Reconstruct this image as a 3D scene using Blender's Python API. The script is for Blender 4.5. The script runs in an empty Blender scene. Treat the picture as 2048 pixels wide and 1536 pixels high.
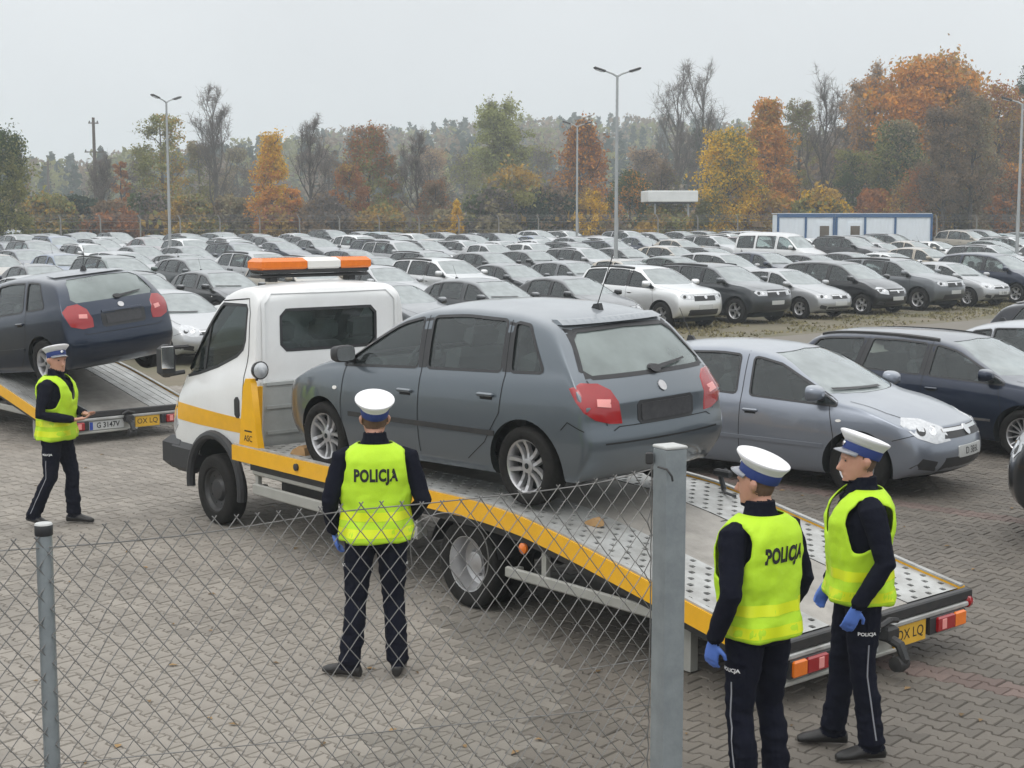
import bpy, bmesh, math, random
import numpy as np
from mathutils import Vector, Matrix, noise
from mathutils.bvhtree import BVHTree
from mathutils.geometry import delaunay_2d_cdt

random.seed(7)
SC = bpy.context.scene
COL = SC.collection
R = math.radians

# ------------------------------------------------------------------ camera
cam_data = bpy.data.cameras.new("camera")
cam = bpy.data.objects.new("camera", cam_data)
COL.objects.link(cam)
cam_data.sensor_width = 36.0
cam_data.lens = 51.5
cam_data.clip_start = 0.1
cam_data.clip_end = 4000
cam.location = (0, 0, 3.0)
cam.rotation_euler = (R(90 - 6.54), 0, 0)
SC.camera = cam

# ------------------------------------------------------------------ overcast sky
SUN_EL, SUN_AZ = 48.0, 215.0
world = bpy.data.worlds.new("World")
SC.world = world
world.use_nodes = True
wn = world.node_tree
wn.nodes.clear()
w_out = wn.nodes.new("ShaderNodeOutputWorld")
w_bg = wn.nodes.new("ShaderNodeBackground")
w_sky = wn.nodes.new("ShaderNodeTexSky")
w_sky.sky_type = 'NISHITA'
w_sky.sun_disc = False
w_sky.sun_elevation = R(SUN_EL)
w_sky.sun_rotation = R(SUN_AZ)
w_sky.air_density = 1.0
w_sky.dust_density = 4.0
w_hs = wn.nodes.new("ShaderNodeHueSaturation")
w_hs.inputs["Saturation"].default_value = 0.15
w_hs.inputs["Value"].default_value = 1.0
w_geo = wn.nodes.new("ShaderNodeTexCoord")
w_sep = wn.nodes.new("ShaderNodeSeparateXYZ")
w_ramp = wn.nodes.new("ShaderNodeValToRGB")
w_ramp.color_ramp.elements[0].position = 0.0
w_ramp.color_ramp.elements[0].color = (0.74, 0.775, 0.81, 1)
w_ramp.color_ramp.elements[1].position = 0.85
w_ramp.color_ramp.elements[1].color = (1.75, 1.75, 1.76, 1)
e = w_ramp.color_ramp.elements.new(0.15)
e.color = (0.78, 0.81, 0.84, 1)
w_mul = wn.nodes.new("ShaderNodeMixRGB")
w_mul.blend_type = 'MULTIPLY'
w_mul.inputs[0].default_value = 1.0
w_mul.inputs[2].default_value = (13.2, 13.2, 13.1, 1)
w_mix = wn.nodes.new("ShaderNodeMixRGB")
w_mix.inputs[0].default_value = 0.86
w_cn = wn.nodes.new("ShaderNodeTexNoise")
w_cn.inputs["Scale"].default_value = 3.2
w_cn.inputs["Detail"].default_value = 4
w_cr = wn.nodes.new("ShaderNodeMapRange")
w_cr.inputs["From Min"].default_value = 0.3
w_cr.inputs["From Max"].default_value = 0.7
w_cr.inputs["To Min"].default_value = 0.94
w_cr.inputs["To Max"].default_value = 1.06
w_m2 = wn.nodes.new("ShaderNodeMixRGB")
w_m2.blend_type = 'MULTIPLY'
w_m2.inputs[0].default_value = 1.0
wl = wn.links
wl.new(w_geo.outputs["Generated"], w_sep.inputs[0])
wl.new(w_sep.outputs["Z"], w_ramp.inputs[0])
wl.new(w_ramp.outputs[0], w_mul.inputs[1])
wl.new(w_geo.outputs["Generated"], w_cn.inputs["Vector"])
wl.new(w_cn.outputs["Fac"], w_cr.inputs["Value"])
wl.new(w_mul.outputs[0], w_m2.inputs[1])
wl.new(w_cr.outputs[0], w_m2.inputs[2])
wl.new(w_sky.outputs[0], w_hs.inputs["Color"])
wl.new(w_hs.outputs[0], w_mix.inputs[1])
wl.new(w_m2.outputs[0], w_mix.inputs[2])
wl.new(w_mix.outputs[0], w_bg.inputs["Color"])
w_bg.inputs["Strength"].default_value = 0.1
wl.new(w_bg.outputs[0], w_out.inputs[0])

sun_data = bpy.data.lights.new("sun", 'SUN')
sun_data.energy = 0.6
sun_data.angle = R(25)
sun_data.color = (1.0, 0.97, 0.93)
sun = bpy.data.objects.new("sun", sun_data)
COL.objects.link(sun)
_az = R(SUN_AZ)
sun.rotation_euler = Vector((math.sin(_az) * math.cos(R(SUN_EL)), math.cos(_az) * math.cos(R(SUN_EL)), math.sin(R(SUN_EL)))).to_track_quat('Z', 'Y').to_euler()

vs = SC.view_settings
vs.view_transform = 'Standard'
vs.look = 'None'
vs.exposure = -0.22
vs.gamma = 1.0
vs.use_curve_mapping = False
SC.render.engine = 'CYCLES'
SC.cycles.use_denoising = True
SC.cycles.max_bounces = 8
SC.cycles.diffuse_bounces = 3
SC.cycles.glossy_bounces = 3
SC.cycles.transparent_max_bounces = 12
SC.cycles.volume_bounces = 2
SC.cycles.sample_clamp_indirect = 4.0

# ------------------------------------------------------------------ materials
MATS = {}


def mat(name, col, rough=0.6, metal=0.0, spec=0.5, coat=0.0, var=0.0, vscale=8.0, var_col=None, bump=0.0, bscale=60.0,
        use_obj=False, island=0.0, trans=0.0, emis=0.0, alpha=1.0, coords='Object', coat_rough=0.05):
    """A procedural Principled material: base colour broken up by noise (towards var_col), fine bump, optional per-object colour."""
    m = bpy.data.materials.new(name)
    m.use_nodes = True
    nt = m.node_tree
    n, l = nt.nodes, nt.links
    b = n["Principled BSDF"]
    b.inputs["Roughness"].default_value = rough
    b.inputs["Metallic"].default_value = metal
    b.inputs["Specular IOR Level"].default_value = spec
    b.inputs["Coat Weight"].default_value = coat
    b.inputs["Coat Roughness"].default_value = coat_rough
    src = None
    if use_obj:
        oi = n.new("ShaderNodeObjectInfo")
        src = oi.outputs["Color"]
    tc = n.new("ShaderNodeTexCoord")
    if var > 0:
        no = n.new("ShaderNodeTexNoise")
        no.inputs["Scale"].default_value = vscale
        no.inputs["Detail"].default_value = 5
        no.inputs["Roughness"].default_value = 0.65
        l.new(tc.outputs[coords], no.inputs["Vector"])
        mr = n.new("ShaderNodeMapRange")
        mr.inputs["From Min"].default_value = 0.35
        mr.inputs["From Max"].default_value = 0.7
        mr.inputs["To Max"].default_value = var
        l.new(no.outputs["Fac"], mr.inputs["Value"])
        mx = n.new("ShaderNodeMixRGB")
        mx.inputs[1].default_value = (*col, 1)
        mx.inputs[2].default_value = (*(var_col or tuple(c * 0.5 for c in col)), 1)
        if src:
            l.new(src, mx.inputs[1])
        l.new(mr.outputs[0], mx.inputs[0])
        src = mx.outputs[0]
    if island > 0:
        ge = n.new("ShaderNodeNewGeometry")
        mr = n.new("ShaderNodeMapRange")
        mr.inputs["To Min"].default_value = 1 - island
        mr.inputs["To Max"].default_value = 1 + island
        l.new(ge.outputs["Random Per Island"], mr.inputs["Value"])
        mm = n.new("ShaderNodeVectorMath")
        mm.operation = 'SCALE'
        if src:
            l.new(src, mm.inputs[0])
        else:
            mm.inputs[0].default_value = col
        l.new(mr.outputs[0], mm.inputs["Scale"])
        src = mm.outputs[0]
    if src:
        l.new(src, b.inputs["Base Color"])
    else:
        b.inputs["Base Color"].default_value = (*col, 1)
    if bump > 0:
        nb = n.new("ShaderNodeTexNoise")
        nb.inputs["Scale"].default_value = bscale
        nb.inputs["Detail"].default_value = 4
        l.new(tc.outputs[coords], nb.inputs["Vector"])
        bp = n.new("ShaderNodeBump")
        bp.inputs["Strength"].default_value = bump
        bp.inputs["Distance"].default_value = 0.01
        l.new(nb.outputs["Fac"], bp.inputs["Height"])
        l.new(bp.outputs[0], b.inputs["Normal"])
    if trans > 0:
        b.inputs["Transmission Weight"].default_value = trans
    MATS[name] = m
    return m


def add_dew(name, amount, col=(0.55, 0.58, 0.61)):
    """A film of dew and dust lying on the level panels (by the panel's own slope, so it stays put), broken up by noise."""
    nt = MATS[name].node_tree
    n, l = nt.nodes, nt.links
    b = n["Principled BSDF"]
    tc = n.new("ShaderNodeTexCoord")
    sp = n.new("ShaderNodeSeparateXYZ")
    l.new(tc.outputs["Normal"], sp.inputs[0])
    mr = n.new("ShaderNodeMapRange")
    mr.interpolation_type = 'SMOOTHSTEP'
    mr.inputs["From Min"].default_value = 0.45
    mr.inputs["From Max"].default_value = 0.97
    mr.inputs["To Max"].default_value = amount
    l.new(sp.outputs["Z"], mr.inputs["Value"])
    no = n.new("ShaderNodeTexNoise")
    no.inputs["Scale"].default_value = 2.5
    no.inputs["Detail"].default_value = 6
    l.new(tc.outputs["Object"], no.inputs["Vector"])
    m2 = n.new("ShaderNodeMapRange")
    m2.inputs["From Min"].default_value = 0.25
    m2.inputs["From Max"].default_value = 0.7
    m2.inputs["To Min"].default_value = 0.55
    l.new(no.outputs["Fac"], m2.inputs["Value"])
    mu = n.new("ShaderNodeMath")
    mu.operation = 'MULTIPLY'
    l.new(mr.outputs[0], mu.inputs[0])
    l.new(m2.outputs[0], mu.inputs[1])
    df = n.new("ShaderNodeBsdfDiffuse")
    df.inputs[0].default_value = (*col, 1)
    mx = n.new("ShaderNodeMixShader")
    l.new(mu.outputs[0], mx.inputs[0])
    l.new(b.outputs[0], mx.inputs[1])
    l.new(df.outputs[0], mx.inputs[2])
    l.new(mx.outputs[0], n["Material Output"].inputs[0])


def leaf_mat(name, c1, c2):
    """Leaves: matt, letting some light through; colour shifts in patches and from leaf to leaf."""
    m = mat(name, c1, rough=0.75, var=0.8, vscale=.55, var_col=c2, island=0.32)
    nt = m.node_tree
    n, l = nt.nodes, nt.links
    b = n["Principled BSDF"]
    b.inputs["Specular IOR Level"].default_value = 0.2
    tl = n.new("ShaderNodeBsdfTranslucent")
    src = b.inputs["Base Color"].links[0].from_socket
    l.new(src, tl.inputs["Color"])
    mx = n.new("ShaderNodeMixShader")
    mx.inputs[0].default_value = 0.4
    l.new(b.outputs[0], mx.inputs[1])
    l.new(tl.outputs[0], mx.inputs[2])
    l.new(mx.outputs[0], n["Material Output"].inputs[0])
    return m


def glass_mat(name, tint, dew, dew_col=(0.36, 0.39, 0.39), rough=0.03):
    """Car glass: Fresnel mirror over a tinted see-through pane with a patchy film of dew and dust."""
    m = bpy.data.materials.new(name)
    m.use_nodes = True
    nt = m.node_tree
    n, l = nt.nodes, nt.links
    n.clear()
    out = n.new("ShaderNodeOutputMaterial")
    tr = n.new("ShaderNodeBsdfTransparent")
    tr.inputs[0].default_value = (*tint, 1)
    gl = n.new("ShaderNodeBsdfGlossy")
    gl.inputs["Roughness"].default_value = rough
    gl.inputs["Color"].default_value = (0.95, 0.98, 1, 1)
    fr = n.new("ShaderNodeFresnel")
    fr.inputs["IOR"].default_value = 1.55
    mx = n.new("ShaderNodeMixShader")
    l.new(fr.outputs[0], mx.inputs[0])
    df = n.new("ShaderNodeBsdfDiffuse")
    df.inputs[0].default_value = (*dew_col, 1)
    tc = n.new("ShaderNodeTexCoord")
    no = n.new("ShaderNodeTexNoise")
    no.inputs["Scale"].default_value = 3.0
    no.inputs["Detail"].default_value = 6
    l.new(tc.outputs["Object"], no.inputs["Vector"])
    mr = n.new("ShaderNodeMapRange")
    mr.inputs["From Min"].default_value = 0.3
    mr.inputs["From Max"].default_value = 0.75
    mr.inputs["To Min"].default_value = dew * 0.75
    mr.inputs["To Max"].default_value = min(1, dew * 1.25)
    l.new(no.outputs["Fac"], mr.inputs["Value"])
    m2 = n.new("ShaderNodeMixShader")
    l.new(mr.outputs[0], m2.inputs[0])
    l.new(tr.outputs[0], m2.inputs[1])
    l.new(df.outputs[0], m2.inputs[2])
    l.new(m2.outputs[0], mx.inputs[1])
    l.new(gl.outputs[0], mx.inputs[2])
    l.new(mx.outputs[0], out.inputs[0])
    MATS[name] = m
    return m


mat("car_paint", (0.3, 0.3, 0.3), rough=0.30, metal=0.6, spec=0.3, coat=0.9, use_obj=True, var=0.03, vscale=4, var_col=(0.16, 0.16, 0.16), coat_rough=0.04)
mat("far_paint", (0.3, 0.3, 0.3), rough=0.38, metal=0.5, coat=1.0, use_obj=True, var=0.08, vscale=3, var_col=(0.2, 0.2, 0.21), coat_rough=0.06)
add_dew("car_paint", 0.34)
add_dew("far_paint", 0.36)
mat("white_paint", (0.78, 0.79, 0.79), rough=0.3, coat=0.5, var=0.16, vscale=3.5, var_col=(0.5, 0.5, 0.47))
mat("dirty_white_panel", (0.42, 0.44, 0.43), rough=0.5, var=0.5, vscale=4, var_col=(0.26, 0.27, 0.26))
mat("yellow_paint", (0.84, 0.44, 0.008), rough=0.4, coat=0.3, var=0.35, vscale=9, var_col=(0.60, 0.30, 0.02))
mat("black_plastic", (0.022, 0.023, 0.026), rough=0.5, var=0.3, vscale=14, var_col=(0.05, 0.05, 0.05))
mat("rubber", (0.010, 0.0098, 0.0095), rough=0.8, spec=0.25, var=0.5, vscale=20, var_col=(0.028, 0.026, 0.023), bump=0.3, bscale=40)
mat("black_gap", (0.006, 0.006, 0.007), rough=0.8)
mat("interior_cloth", (0.075, 0.08, 0.082), rough=0.9, var=0.4, vscale=10)
mat("inner_shell", (0.09, 0.095, 0.095), rough=0.8)
mat("wheel_well", (0.008, 0.012, 0.012), rough=0.95)
mat("alloy", (0.52, 0.52, 0.53), rough=0.32, metal=0.75, var=0.3, vscale=15, var_col=(0.3, 0.29, 0.28))
mat("chrome", (0.7, 0.71, 0.72), rough=0.15, metal=0.95)
mat("dark_metal", (0.045, 0.047, 0.05), rough=0.5, metal=0.5, var=0.4, vscale=12, var_col=(0.09, 0.08, 0.07))
mat("galvanised_steel", (0.36, 0.40, 0.42), rough=0.42, metal=0.55, var=0.6, vscale=9, var_col=(0.22, 0.25, 0.27), bump=0.08, bscale=90)
mat("aluminium", (0.50, 0.51, 0.50), rough=0.5, metal=0.3, var=0.9, vscale=4, var_col=(0.26, 0.255, 0.24), bump=0.1, bscale=120)
mat("aluminium_guard", (0.42, 0.42, 0.39), rough=0.5, metal=0.3, var=0.5, vscale=6, var_col=(0.3, 0.3, 0.27))
mat("deck_plate", (0.37, 0.35, 0.32), rough=0.65, metal=0.1, var=0.75, vscale=4.5, var_col=(0.2, 0.19, 0.17), bump=0.25, bscale=150)
mat("deck_under", (0.03, 0.03, 0.03), rough=0.9)
mat("red_lens", (0.33, 0.004, 0.008), rough=0.12, coat=0.8, var=0.3, vscale=30, var_col=(0.2, 0.005, 0.006))
mat("red_lens_bright", (0.80, 0.30, 0.28), rough=0.15, coat=0.8)
mat("clear_lens", (0.62, 0.64, 0.66), rough=0.12, metal=0.35, coat=1.0, var=0.5, vscale=22, var_col=(0.25, 0.26, 0.28))
mat("amber_lens", (0.85, 0.20, 0.01), rough=0.18, coat=0.7, var=0.3, vscale=25, var_col=(0.6, 0.11, 0.01))
mat("white_lens", (0.82, 0.80, 0.76), rough=0.25, coat=0.5)
mat("plate_white", (0.50, 0.51, 0.50), rough=0.4, var=0.2, vscale=40)
mat("plate_black", (0.03, 0.03, 0.035), rough=0.35, var=0.4, vscale=25, var_col=(0.08, 0.08, 0.08))
mat("plate_yellow", (0.72, 0.43, 0.04), rough=0.45, var=0.4, vscale=15, var_col=(0.5, 0.28, 0.03))
mat("print_black", (0.012, 0.012, 0.014), rough=0.6)
mat("print_white", (0.75, 0.75, 0.75), rough=0.5)
mat("print_blue", (0.02, 0.06, 0.35), rough=0.5)
mat("wood", (0.42, 0.26, 0.12), rough=0.8, var=0.5, vscale=12, var_col=(0.25, 0.14, 0.06))
glass_mat("side_glass", (0.74, 0.82, 0.80), 0.05, (0.46, 0.54, 0.54))
glass_mat("windscreen_glass", (0.60, 0.67, 0.66), 0.46, (0.60, 0.66, 0.66))
glass_mat("rear_glass", (0.55, 0.66, 0.64), 0.38, (0.50, 0.58, 0.56))
glass_mat("cab_glass", (0.72, 0.82, 0.78), 0.05, (0.30, 0.38, 0.36))

# ------------------------------------------------------------------ object helpers


def link(name, me, parent=None, mats=None):
    o = bpy.data.objects.new(name, me)
    COL.objects.link(o)
    if parent is not None:
        o.parent = parent
        CH.setdefault(parent.name, []).append(o)
    if mats:
        for m in mats:
            me.materials.append(MATS[m] if isinstance(m, str) else m)
    return o


def empty(name, loc=(0, 0, 0), rz=0.0, label=None, cat=None, group=None, kind=None):
    o = bpy.data.objects.new(name, None)
    COL.objects.link(o)
    o.location = loc
    o.rotation_euler = (0, 0, rz)
    o.empty_display_size = 0.3
    tag(o, label, cat, group, kind)
    return o


def tag(o, label=None, cat=None, group=None, kind=None):
    if label:
        o["label"] = label
    if cat:
        o["category"] = cat
    if group:
        o["group"] = group
    if kind:
        o["kind"] = kind
    return o


CH = {}


def copy_tree(o, parent=None, col=None):
    """A copy of a thing with copies of its parts and their sub-parts (mesh data shared)."""
    c = o.copy()
    COL.objects.link(c)
    c.parent = parent
    if col:
        c.color = (*col, 1)
    if parent is not None:
        CH.setdefault(parent.name, []).append(c)
    for ch in CH.get(o.name, []):
        copy_tree(ch, c, col)
    return c


def set_color(o, col):
    o.color = (*col, 1)
    for ch in CH.get(o.name, []):
        set_color(ch, col)


def smooth(me, ang=38):
    me.polygons.foreach_set("use_smooth", [True] * len(me.polygons))
    me.set_sharp_from_angle(angle=R(ang))


class MB:
    """Collects simple shapes into one mesh."""

    def __init__(s):
        s.v, s.f, s.m = [], [], []

    def add(s, vs, fs, mi=0):
        o = len(s.v)
        s.v += [tuple(v) for v in vs]
        s.f += [tuple(i + o for i in f) for f in fs]
        s.m += [mi] * len(fs)
        return s

    def box(s, c, d, mi=0, M=None, taper=1.0, bev=0.0):
        x, y, z = d[0] / 2, d[1] / 2, d[2] / 2
        if bev > 0:
            b = min(bev, x * .9, y * .9, z * .9)
            vs, fs = [], []
            for sz in (-1, 1):
                for (ix, iy, iz) in ((b, b, 0), (0, 0, b)) if sz < 0 else ((0, 0, b), (b, b, 0)):
                    for (px, py) in ((-1, -1), (1, -1), (1, 1), (-1, 1)):
                        if ix:
                            vs.append((px * (x - b), py * (y - b), sz * z))
                        else:
                            vs.append((px * x, py * y, sz * (z - b)))
            fs.append((3, 2, 1, 0))
            for k in range(3):
                for i in range(4):
                    fs.append((k * 4 + i, k * 4 + (i + 1) % 4, k * 4 + 4 + (i + 1) % 4, k * 4 + 4 + i))
            fs.append((12, 13, 14, 15))
        else:
            t = taper
            vs = [(-x, -y, -z), (x, -y, -z), (x, y, -z), (-x, y, -z), (-x * t, -y * t, z), (x * t, -y * t, z), (x * t, y * t, z), (-x * t, y * t, z)]
            fs = [(3, 2, 1, 0), (4, 5, 6, 7), (0, 1, 5, 4), (1, 2, 6, 5), (2, 3, 7, 6), (3, 0, 4, 7)]
        if M is not None:
            vs = [M @ Vector(v) for v in vs]
        vs = [(v[0] + c[0], v[1] + c[1], v[2] + c[2]) for v in vs]
        return s.add(vs, fs, mi)

    def tube(s, pts, r, n=8, mi=0, cap=True, ry=None):
        """Round bar along pts; r a number or one per point."""
        pts = [Vector(p) for p in pts]
        rs = r if isinstance(r, (list, tuple)) else [r] * len(pts)
        vs, fs = [], []
        up = Vector((0, 0, 1))
        pu = None
        for i, p in enumerate(pts):
            t = (pts[min(i + 1, len(pts) - 1)] - pts[max(i - 1, 0)])
            if t.length < 1e-9:
                t = Vector((0, 0, 1))
            t.normalize()
            if pu is None:
                a = up if abs(t.z) < 0.95 else Vector((1, 0, 0))
                u = t.cross(a).normalized()
            else:
                u = (pu - t * pu.dot(t))
                u = u.normalized() if u.length > 1e-6 else t.orthogonal().normalized()
            w = t.cross(u)
            pu = u
            for k in range(n):
                a = 2 * math.pi * k / n
                vs.append(p + (u * math.cos(a) + w * math.sin(a)) * rs[i])
        for i in range(len(pts) - 1):
            for k in range(n):
                fs.append((i * n + k, i * n + (k + 1) % n, (i + 1) * n + (k + 1) % n, (i + 1) * n + k))
        if cap:
            fs.append(tuple(range(n - 1, -1, -1)))
            b = (len(pts) - 1) * n
            fs.append(tuple(b + k for k in range(n)))
        return s.add(vs, fs, mi)

    def lathe(s, prof, c=(0, 0, 0), axis='y', n=24, mi=0, closed=False):
        """prof: list of (radius, height along the axis)."""
        vs, fs = [], []
        for (r, h) in prof:
            for k in range(n):
                a = 2 * math.pi * k / n
                u, w = r * math.cos(a), r * math.sin(a)
                p = {'y': (u, h, w), 'z': (u, w, h), 'x': (h, u, w)}[axis]
                vs.append((p[0] + c[0], p[1] + c[1], p[2] + c[2]))
        m = len(prof)
        for i in range(m - 1 + (1 if closed else 0)):
            for k in range(n):
                f = (i * n + k, ((i + 1) % m) * n + k, ((i + 1) % m) * n + (k + 1) % n, i * n + (k + 1) % n)
                fs.append(f if axis == 'y' else f[::-1])
        return s.add(vs, fs, mi)

    def prism(s, poly, a, b, plane='xz', mi=0):
        """Extrude a 2D polygon (in the named plane) from a to b along the third axis."""
        n = len(poly)
        mk = {'xz': lambda p, t: (p[0], t, p[1]), 'xy': lambda p, t: (p[0], p[1], t), 'yz': lambda p, t: (t, p[0], p[1])}[plane]
        vs = [mk(p, a) for p in poly] + [mk(p, b) for p in poly]
        fs = [tuple(range(n)), tuple(range(2 * n - 1, n - 1, -1))]
        for i in range(n):
            fs.append((i, n + i, n + (i + 1) % n, (i + 1) % n))
        return s.add(vs, fs, mi)

    def mesh(s, name, fix=True):
        me = bpy.data.meshes.new(name)
        me.from_pydata(s.v, [], s.f)
        if any(s.m):
            me.polygons.foreach_set("material_index", s.m)
        if fix:
            bm = bmesh.new()
            bm.from_mesh(me)
            bmesh.ops.recalc_face_normals(bm, faces=bm.faces)
            bm.to_mesh(me)
            bm.free()
        me.update()
        return me

    def build(s, name, mats, parent=None, smooth_ang=38, fix=True):
        me = s.mesh(name, fix)
        if smooth_ang:
            smooth(me, smooth_ang)
        return link(name, me, parent, mats if isinstance(mats, (list, tuple)) else [mats])


def eval_mesh(o):
    dg = bpy.context.evaluated_depsgraph_get()
    return bpy.data.meshes.new_from_object(o.evaluated_get(dg), preserve_all_data_layers=True, depsgraph=dg)


def drop(o):
    me = o.data
    bpy.data.objects.remove(o, do_unlink=True)
    if me and me.users == 0:
        bpy.data.meshes.remove(me)


def text_mesh2d(txt, size=1.0, spacing=1.0, bold=0.0):
    """Lettering as flat 2D verts/faces, centred on the origin."""
    cu = bpy.data.curves.new("lettering", 'FONT')
    cu.body = txt
    cu.size = size
    cu.align_x = 'CENTER'
    cu.align_y = 'CENTER'
    cu.space_character = spacing
    cu.offset = bold
    cu.resolution_u = 3
    o = bpy.data.objects.new("lettering", cu)
    COL.objects.link(o)
    me = eval_mesh(o)
    vs = [(v.co.x, v.co.y) for v in me.vertices]
    fs = [tuple(p.vertices) for p in me.polygons]
    bpy.data.objects.remove(o, do_unlink=True)
    bpy.data.curves.remove(cu)
    bpy.data.meshes.remove(me)
    return vs, fs


def text_obj(name, txt, size, parent, m, M, spacing=1.0, bold=0.0, sx=1.0):
    """Flat lettering placed by matrix M (local x along the line, y up)."""
    vs, fs = text_mesh2d(txt, size, spacing, bold)
    mb = MB().add([M @ Vector((v[0] * sx, v[1], 0)) for v in vs], fs)
    return mb.build(name, m, parent, smooth_ang=None, fix=False)


def patch_geo(bvh, poly, frame, off=0.003, depth=0.0, res=0.07, grid=None, faces=None):
    """Lay a 2D polygon (u,v) onto a surface: each point is cast along frame = (origin, udir, vdir, castdir)."""
    o, ud, vd, cd = [Vector(a) for a in frame]
    if grid is None:
        us = [p[0] for p in poly]
        vvs = [p[1] for p in poly]
        pts, edges = [], []
        n = len(poly)
        for i in range(n):
            a, b = Vector(poly[i]), Vector(poly[(i + 1) % n])
            k = max(1, int((b - a).length / res))
            for j in range(k):
                pts.append(a.lerp(b, j / k))
        m = len(pts)
        edges = [(i, (i + 1) % m) for i in range(m)]

        def inside(x, y):
            c = False
            for i in range(n):
                x1, y1 = poly[i]
                x2, y2 = poly[(i + 1) % n]
                if (y1 > y) != (y2 > y) and x < (x2 - x1) * (y - y1) / (y2 - y1) + x1:
                    c = not c
            return c
        uu = np.arange(min(us) + res / 2, max(us), res)
        vv = np.arange(min(vvs) + res / 2, max(vvs), res)
        for x in uu:
            for y in vv:
                if inside(x, y):
                    pts.append(Vector((x, y)))
        r = delaunay_2d_cdt(pts, edges, [], 1, 1e-6)
        v2, fs = r[0], [tuple(f) for f in r[2]]
    else:
        v2, fs = [Vector(g) for g in grid], list(faces)
    vs = []
    for p in v2:
        q = o + ud * p[0] + vd * p[1]
        hit, nrm, idx, d = bvh.ray_cast(q - cd * 3.0, cd)
        if hit is None:
            hit, nrm, idx, d = bvh.find_nearest(q)
            nrm = -cd if nrm.dot(cd) > 0 else nrm
        if nrm.dot(cd) > 0:
            nrm = -nrm
        nn = (nrm - cd).normalized()
        vs.append(hit + nn * off)
    # face winding outwards
    out = []
    for f in fs:
        a, b, c = vs[f[0]], vs[f[1]], vs[f[2]]
        nn = (b - a).cross(c - a)
        out.append(f if nn.dot(cd) < 0 else f[::-1])
    fs = out
    if depth > 0:
        cnt = {}
        for f in fs:
            for i in range(len(f)):
                e = (f[i], f[(i + 1) % len(f)])
                cnt[e] = 1
        base = len(vs)
        mp = {}
        extra = []
        for (a, b) in list(cnt):
            if (b, a) not in cnt:
                for q in (a, b):
                    if q not in mp:
                        mp[q] = len(vs)
                        vs.append(vs[q] + cd * depth)
                extra.append((a, mp[a], mp[b], b))
        fs = fs + extra
    return vs, fs


def patch(name, bvh, poly, frame, m, parent, off=0.003, depth=0.006, res=0.07, ang=45):
    vs, fs = patch_geo(bvh, poly, frame, off, depth, res)
    return MB().add(vs, fs).build(name, m, parent, smooth_ang=ang, fix=False)


def strip_geo(bvh, line, frame, w=0.007, off=0.0015, res=0.06):
    """A narrow ribbon along a 2D polyline laid on a surface."""
    o, ud, vd, cd = [Vector(a) for a in frame]
    pts = []
    for i in range(len(line) - 1):
        a, b = Vector(line[i]), Vector(line[i + 1])
        k = max(1, int((b - a).length / res))
        pts += [a.lerp(b, j / k) for j in range(k)]
    pts.append(Vector(line[-1]))
    g, f = [], []
    for i, p in enumerate(pts):
        t = (pts[min(i + 1, len(pts) - 1)] - pts[max(0, i - 1)]).normalized()
        nn = Vector((-t.y, t.x))
        g += [p + nn * w / 2, p - nn * w / 2]
    for i in range(len(pts) - 1):
        f.append((2 * i, 2 * i + 1, 2 * i + 3, 2 * i + 2))
    return patch_geo(bvh, None, frame, off, 0, grid=g, faces=f)


def SIDE(s):
    """Frame for a side view: u = x, v = z; s = +1 the left side (+y), -1 the right."""
    return (Vector((0, s * 1.2, 0)), Vector((1, 0, 0)), Vector((0, 0, 1)), Vector((0, -s, 0)))


FRONT = (Vector((2.6, 0, 0)), Vector((0, 1, 0)), Vector((0, 0, 1)), Vector((-1, 0, 0)))
REAR = (Vector((-2.6, 0, 0)), Vector((0, 1, 0)), Vector((0, 0, 1)), Vector((1, 0, 0)))
TOP = (Vector((0, 0, 1.0)), Vector((1, 0, 0)), Vector((0, 1, 0)), Vector((0, 0, -1)))


def oblique(x, y, ang):
    """Frame looking in at (x, y) from the horizontal direction ang (degrees, 0 = front, 90 = left)."""
    d = Vector((math.cos(R(ang)), math.sin(R(ang)), 0))
    return (Vector((x, y, 0)), Vector((-d.y, d.x, 0)), Vector((0, 0, 1)), -d)
# ------------------------------------------------------------------ cars


def lerp(a, b, t):
    return a + (b - a) * t


def interp(pts, x):
    """Piecewise-linear value at x of [(x, v)...] sorted by rising x."""
    if x <= pts[0][0]:
        return pts[0][1]
    for (x0, v0), (x1, v1) in zip(pts, pts[1:]):
        if x <= x1:
            return lerp(v0, v1, (x - x0) / (x1 - x0) if x1 > x0 else 0)
    return pts[-1][1]


def densify(pts, step):
    out = []
    for (a, b) in zip(pts, pts[1:]):
        a, b = Vector(a[:2]), Vector(b[:2])
        k = max(1, int(round((b - a).length / step)))
        out += [a.lerp(b, j / k) for j in range(k)]
    out.append(Vector(pts[-1][:2]))
    return out


def half_width(P, x, z):
    hw = P['W'] / 2
    xf, xr = P['xf'], P['xr']
    d = max(0.0, (x - (xf - 1.1)) / 1.1)
    hw -= P.get('taperF', 0.09) * d * d
    d = max(0.0, ((xr + 1.3) - x) / 1.3)
    hw -= P.get('taperR', 0.08) * d * d
    if z < 0.36:
        hw -= 0.07 * ((0.36 - z) / 0.16) ** 2 * 0.6
    bz = interp(P['belt'], x)
    zc = bz - 0.02
    zm = P.get('zmax', .60) * bz / .95
    if z < zc:
        if z > zm:
            hw -= .048 * ((z - zm) / max(.05, zc - zm)) ** 1.8
        else:
            hw -= .030 * ((zm - z) / .35) ** 2 if z > .30 else .030 * ((zm - .30) / .35) ** 2
        if abs(z - (zm - .12)) < .04:
            hw += .006
    else:
        dz = z - zc
        hw -= 0.048 + 0.016 * min(1, dz / 0.04) + P.get('tumble', 0.32) * dz + P.get('tumq', 0.22) * dz * dz
    return hw


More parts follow.
